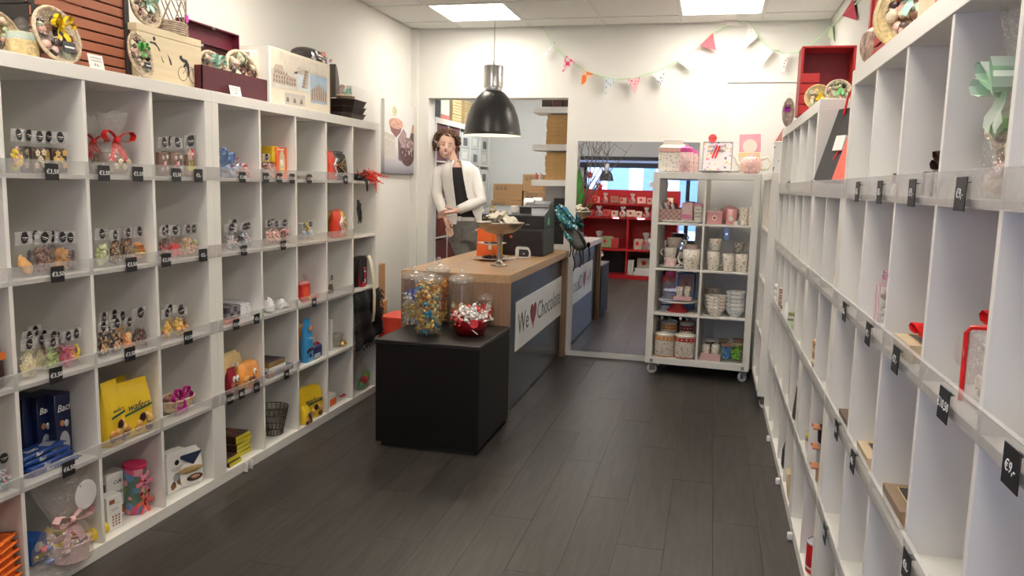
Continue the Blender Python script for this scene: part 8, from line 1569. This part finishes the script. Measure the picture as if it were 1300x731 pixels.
t = R1('white_box', 'white carton lying in the bottom row, third cell', 'box', 2.64, 1.27, 5); MB().bx(-.08, .08, 0, .15, 0, .09, bev=.003).build('box', PAPERW, t)
t = R1('black_pouch', 'black pouch leaning in the bottom row, second cell', 'pouch', 2.645, .97, 5); pouch_body(t, .12, .16, BLACKP, .06, .6)
t = R1('round_ornament', 'dark round ornament in the top row, far end cell of the tall shelf', 'ornament', 2.64, 1.74, 1); MB().lathe([(0, 0), (.02, .002), (.036, .028), (.03, .052), (.012, .062), (.012, .072), (0, .074)], 16).build('body', tone((.12, .10, .10)), t, smooth='all')
for i in range(2): t = R1('framed_card', 'small brown framed card, top row, nearest cell of the tall shelf, %s' % ('front', 'rear')[i], 'frame', 2.635, .68+.07*i, 1, 0, 'small brown framed cards'); MB().bx(-.028, .028, 0, .008, 0, .055, bev=.001).build('frame', tone((.28, .16, .10)), t); MB().bx(-.022, .022, -.001, 0, .006, .049).build('card', tone((.62, .50, .38)), t)
t = R1('grey_bottle', 'grey green bottle leaning in the top row, nearest cell', 'bottle', 2.66, .60, 1); MB().lathe([(.02, 0), (.024, .004), (.024, .09), (.009, .12), (.009, .15), (0, .15)], 14).build('body', tone((.12, .16, .16), .25), t, smooth='all')
# little feet and brackets under the shelf fronts
for i, (x, y, s) in enumerate(((2.604, 1.55, -1), (2.604, .85, -1), (2.604, .20, -1), (2.604, -.25, -1))):
    t = thing('shelf_bracket', 'small white plinth bracket at the opposite shelf foot, %s from the back wall' % NUM[i], 'bracket', (x, y, 0), 0, 'white plinth brackets'); b = MB(); b.bx(-.022, -.001, -.012, .012, 0, .03, bev=.003); b.bx(-.004, -.001, -.02, .02, .03, .055); b.build('bracket', M('bracket_white', (.72, .71, .69), .4), t)
p = at(313, 597, 0, .0); t = thing('shelf_bracket', 'small white plinth bracket at the picture-wall shelf foot', 'bracket', (0, p.y, 0), 0); b = MB(); b.bx(.001, .022, -.026, -.018, 0, .05, bev=.002); b.bx(.001, .022, .018, .026, 0, .05, bev=.002); b.bx(.001, .006, -.026, .026, .03, .05); b.build('bracket', M('bracket_white', (.72, .71, .69), .4), t)
# ------------------------------------------------------------------ the window display behind the camera, seen in the mirror
DRED = M('display_red', (.48, .012, .018), .4, var=.05)
dx0, dx1, dy0, dy1 = .05, 1.68, -3.42, -2.93
t = thing('window_display', 'red stepped display unit before the shop window, seen in the mirror', 'display unit', (0, 0, 0))
MB().bx(dx0, dx1, dy0, dy1, 0, .06).build('plinth', DRED, t)
MB().bx(dx0, dx1, dy0, dy1, .46, .49).build('shelf', DRED, t)
MB().bx(dx0, dx1, dy0, dy1-.06, .98, 1.01).build('shelf', DRED, t)
MB().bx(dx0, dx1, dy0, dy0+.02, .06, 1.46).build('back_panel', DRED, t)
MB().bx(dx0, dx1, dy0, dy1-.22, 1.20, 1.23).build('top_shelf', DRED, t)
for x in (dx0, .86, dx1-.025): MB().bx(x, x+.025, dy0, dy1-.02, .06, 1.02).build('upright', DRED, t)
MB().bx(dx0+.03, dx1-.03, dy0+.02, dy0+.03, .06, .46).build('dark_back', BLACK, t)
LS = M('lit_strip', (1, 1, 1), .5, var=0, emit=(.75, .85, 1, 4))
for i, (x, l_) in enumerate(((.62, .10), (1.02, .12), (1.30, .14))): MB().bx(x, x+l_, dy1-.064, dy1-.060, .984, 1.006).build('light_strip', LS, t)
# the small goods on it
FRN = [('pale', (.62, .48, .38)), ('brown', (.30, .14, .08)), ('pink', (.72, .42, .40)), ('cream', (.75, .66, .52)), ('red', (.55, .05, .05)), ('white', (.76, .74, .72)), ('green', (.30, .42, .20))]
rr = random.Random(21)
def small_good(i, x, y, z, where):
    if z < .9 and (i in (4, 5) or x > 1.5): return
    nm, c = FRN[rr.randrange(len(FRN))]; kind = i % 3; lab = '%s %s, red sticker, %s of red display, %s from counter side' % (nm, ('wrapped box', 'cellophane sack', 'flat pack')[kind], where, (NUM+['ninth', 'tenth', 'eleventh', 'twelfth'])[i])
    t = thing(('wrapped_box', 'gift_sack', 'flat_pack')[kind], lab, 'gift', (x, y, z), PI+rr.uniform(-.3, .3), 'small gifts on the red display'); m_ = tone(c)
    if kind == 0: MB().bx(-.05, .05, -.04, .04, 0, .10, bev=.004).build('box', m_, t); y_ = -.041; zz_ = .06
    elif kind == 1: b = MB(); b.ball((0, 0, .05), (.055, .045, .05), 0, 10, 6); b.build('filling', m_, t); b = MB(); b.open_lathe([(.058, 0), (.062, .06), (.018, .11), (.05, .17)], 12); b.build('film', FILM2, t); y_ = -.063; zz_ = .07
    else: MB().box((0, 0, .060), (.14, .03, .11), 0, rotm(-.2, 0, 0), bev=.004).build('pack', m_, t); y_ = -.03; zz_ = .07
    if z < .9: t.scale = (1.3, .95, 1.6)
    MB().lathe([(.022, -.0015), (.022, .0015)], 14, (.01, y_, zz_), R=rotm(PI/2)).build('red_sticker', M('sticker_red', (.66, .03, .04), .5), t)
for i in range(11): small_good(i, .26+.13*i, dy1-.12+rr.uniform(-.03, .02), .4915, 'lower shelf')
for i in range(11): small_good(i, .26+.13*i, dy1-.32+rr.uniform(-.03, .02), .4915+.0, 'lower shelf rear')
for i in range(11): small_good(i, .25+.13*i, dy1-.14+rr.uniform(-.02, .02), 1.0115, 'middle shelf')
for i in range(9): small_good(i, .30+.15*i, dy1-.34, 1.2315, 'top shelf')
for i in range(5): tag(MB().box((0, 0, .012), (.26, .18, .022), bev=.002).build('book', PAPERW, None, (1.14+rr.uniform(-.02, .02), dy1-.13, .0615+.0235*i), rr.uniform(-.1, .1)), 'white flat book in the dark bottom of the red display, %s of the pile' % NUM[i], 'book', 'white books under the red display')
for i in range(3): tag(MB().box((0, 0, .125), (.022, .18, .24), bev=.002).build('book', PAPERW, None, (.91+.03*i, dy1-.13, .063), (0, .03, 0)), 'white book leaning beside the pile under the red display, %s' % NUM[i], 'book', 'white books under the red display')
t = thing('gift_box', 'cream gift box with red seal in the dark bottom of the red display', 'box', (1.16, dy0+.14, .0615), PI); MB().bx(-.13, .13, -.04, .04, 0, .27, bev=.004).build('box', CREAM, t); MB().lathe([(.04, -.002), (.04, .002)], 18, (.02, -.042, .19), R=rotm(PI/2)).build('seal', RED, t)
# branches, leaf and red flowers in a vase
t = thing('branch_vase', 'vase with bare branches, big leaf and red flowers by the shop window', 'vase', (.06, -2.70, 0))
MB().lathe([(.10, 0), (.13, .02), (.14, .55), (.10, .9), (.11, .95), (.09, .95), (0, .9)], 20).build('vase', M('dark_vase', (.03, .03, .035), .3), t)
b = MB(); rr = random.Random(5)
for k in range(9):
    p = Vector((0, 0, .9)); d = Vector((rr.uniform(-.1, .75), rr.uniform(-.25, .25), 1.0)); pts = [p]
    for q in range(8): d += Vector((rr.uniform(-.25, .25), rr.uniform(-.15, .15), 0)); pts.append(pts[-1]+d.normalized()*.2)
    b.tube(pts, [.014-.0015*q for q in range(9)], 5)
    for q in (3, 5, 6): b.tube([pts[q], pts[q]+Vector((rr.uniform(-.2, .25), .05, .18)), pts[q]+Vector((rr.uniform(-.3, .35), .05, .4))], [.006, .004, .002], 4)
stuff(b.build('branches', M('bark_grey', (.16, .13, .11), .8), t))
MB().sheet(lambda u, v: (.16*math.sin(PI*v)*(u-.5)*2*.6+.02, .02*math.cos(3*v)+.05*(u-.5)**2, .95+.85*v), 6, 10).build('leaf', M('leaf_green', (.06, .30, .03), .4, var=.2, scale=8), t)
for k, (x, z) in enumerate(((.20, 1.68), (.36, 1.50), (.30, 1.30))):
    b = MB(); flower(b, (x, .04, z), .06, 0, 1, petals=6, th=.6); f = b.build('flower', [M('tulip_red', (.70, .04, .04), .5), tone((.75, .25, .05))], t); MB().tube([(0, 0, .9), (x*.6, .02, (z+.9)/2), (x, .05, z-.03)], .006, 5).build('stem', _M['leaf_green'], f)
# the street outside
FAC = M('facade_pale', (.70, .74, .78), .8, var=.08); GLS = M('facade_glass', (.22, .32, .48), .15)
t = thing('building', 'pale facade with tall blue windows across the street, seen through the shop window', 'building', (1.0, -13.0, 0)); MB().bx(-14, 14, -1, 0, 0, 9).build('facade', FAC, t)
rr = random.Random(2)
for i in range(26):
    x = -13+i*1.02; w_ = MB().bx(x, x+rr.choice((.35, .45, .6)), 0, .05, .4, 3.9).build('window', GLS, t); MB().bx(x-.05, x, 0, .09, .3, 4).build('mullion', PAPERW, w_)
struct(MB().bx(-16, 18, -14, FRONT-.2, -.12, -.02).build('street', M('asphalt', (.20, .20, .21), .9)))
tag(MB().box((0, 0, .05), (.34, .02, .10), bev=.01).build('window_sign', PAPERW, None, (1.25, FRONT+.12, 1.52)), 'small white sign hung in the shop window, seen in the mirror', 'sign')
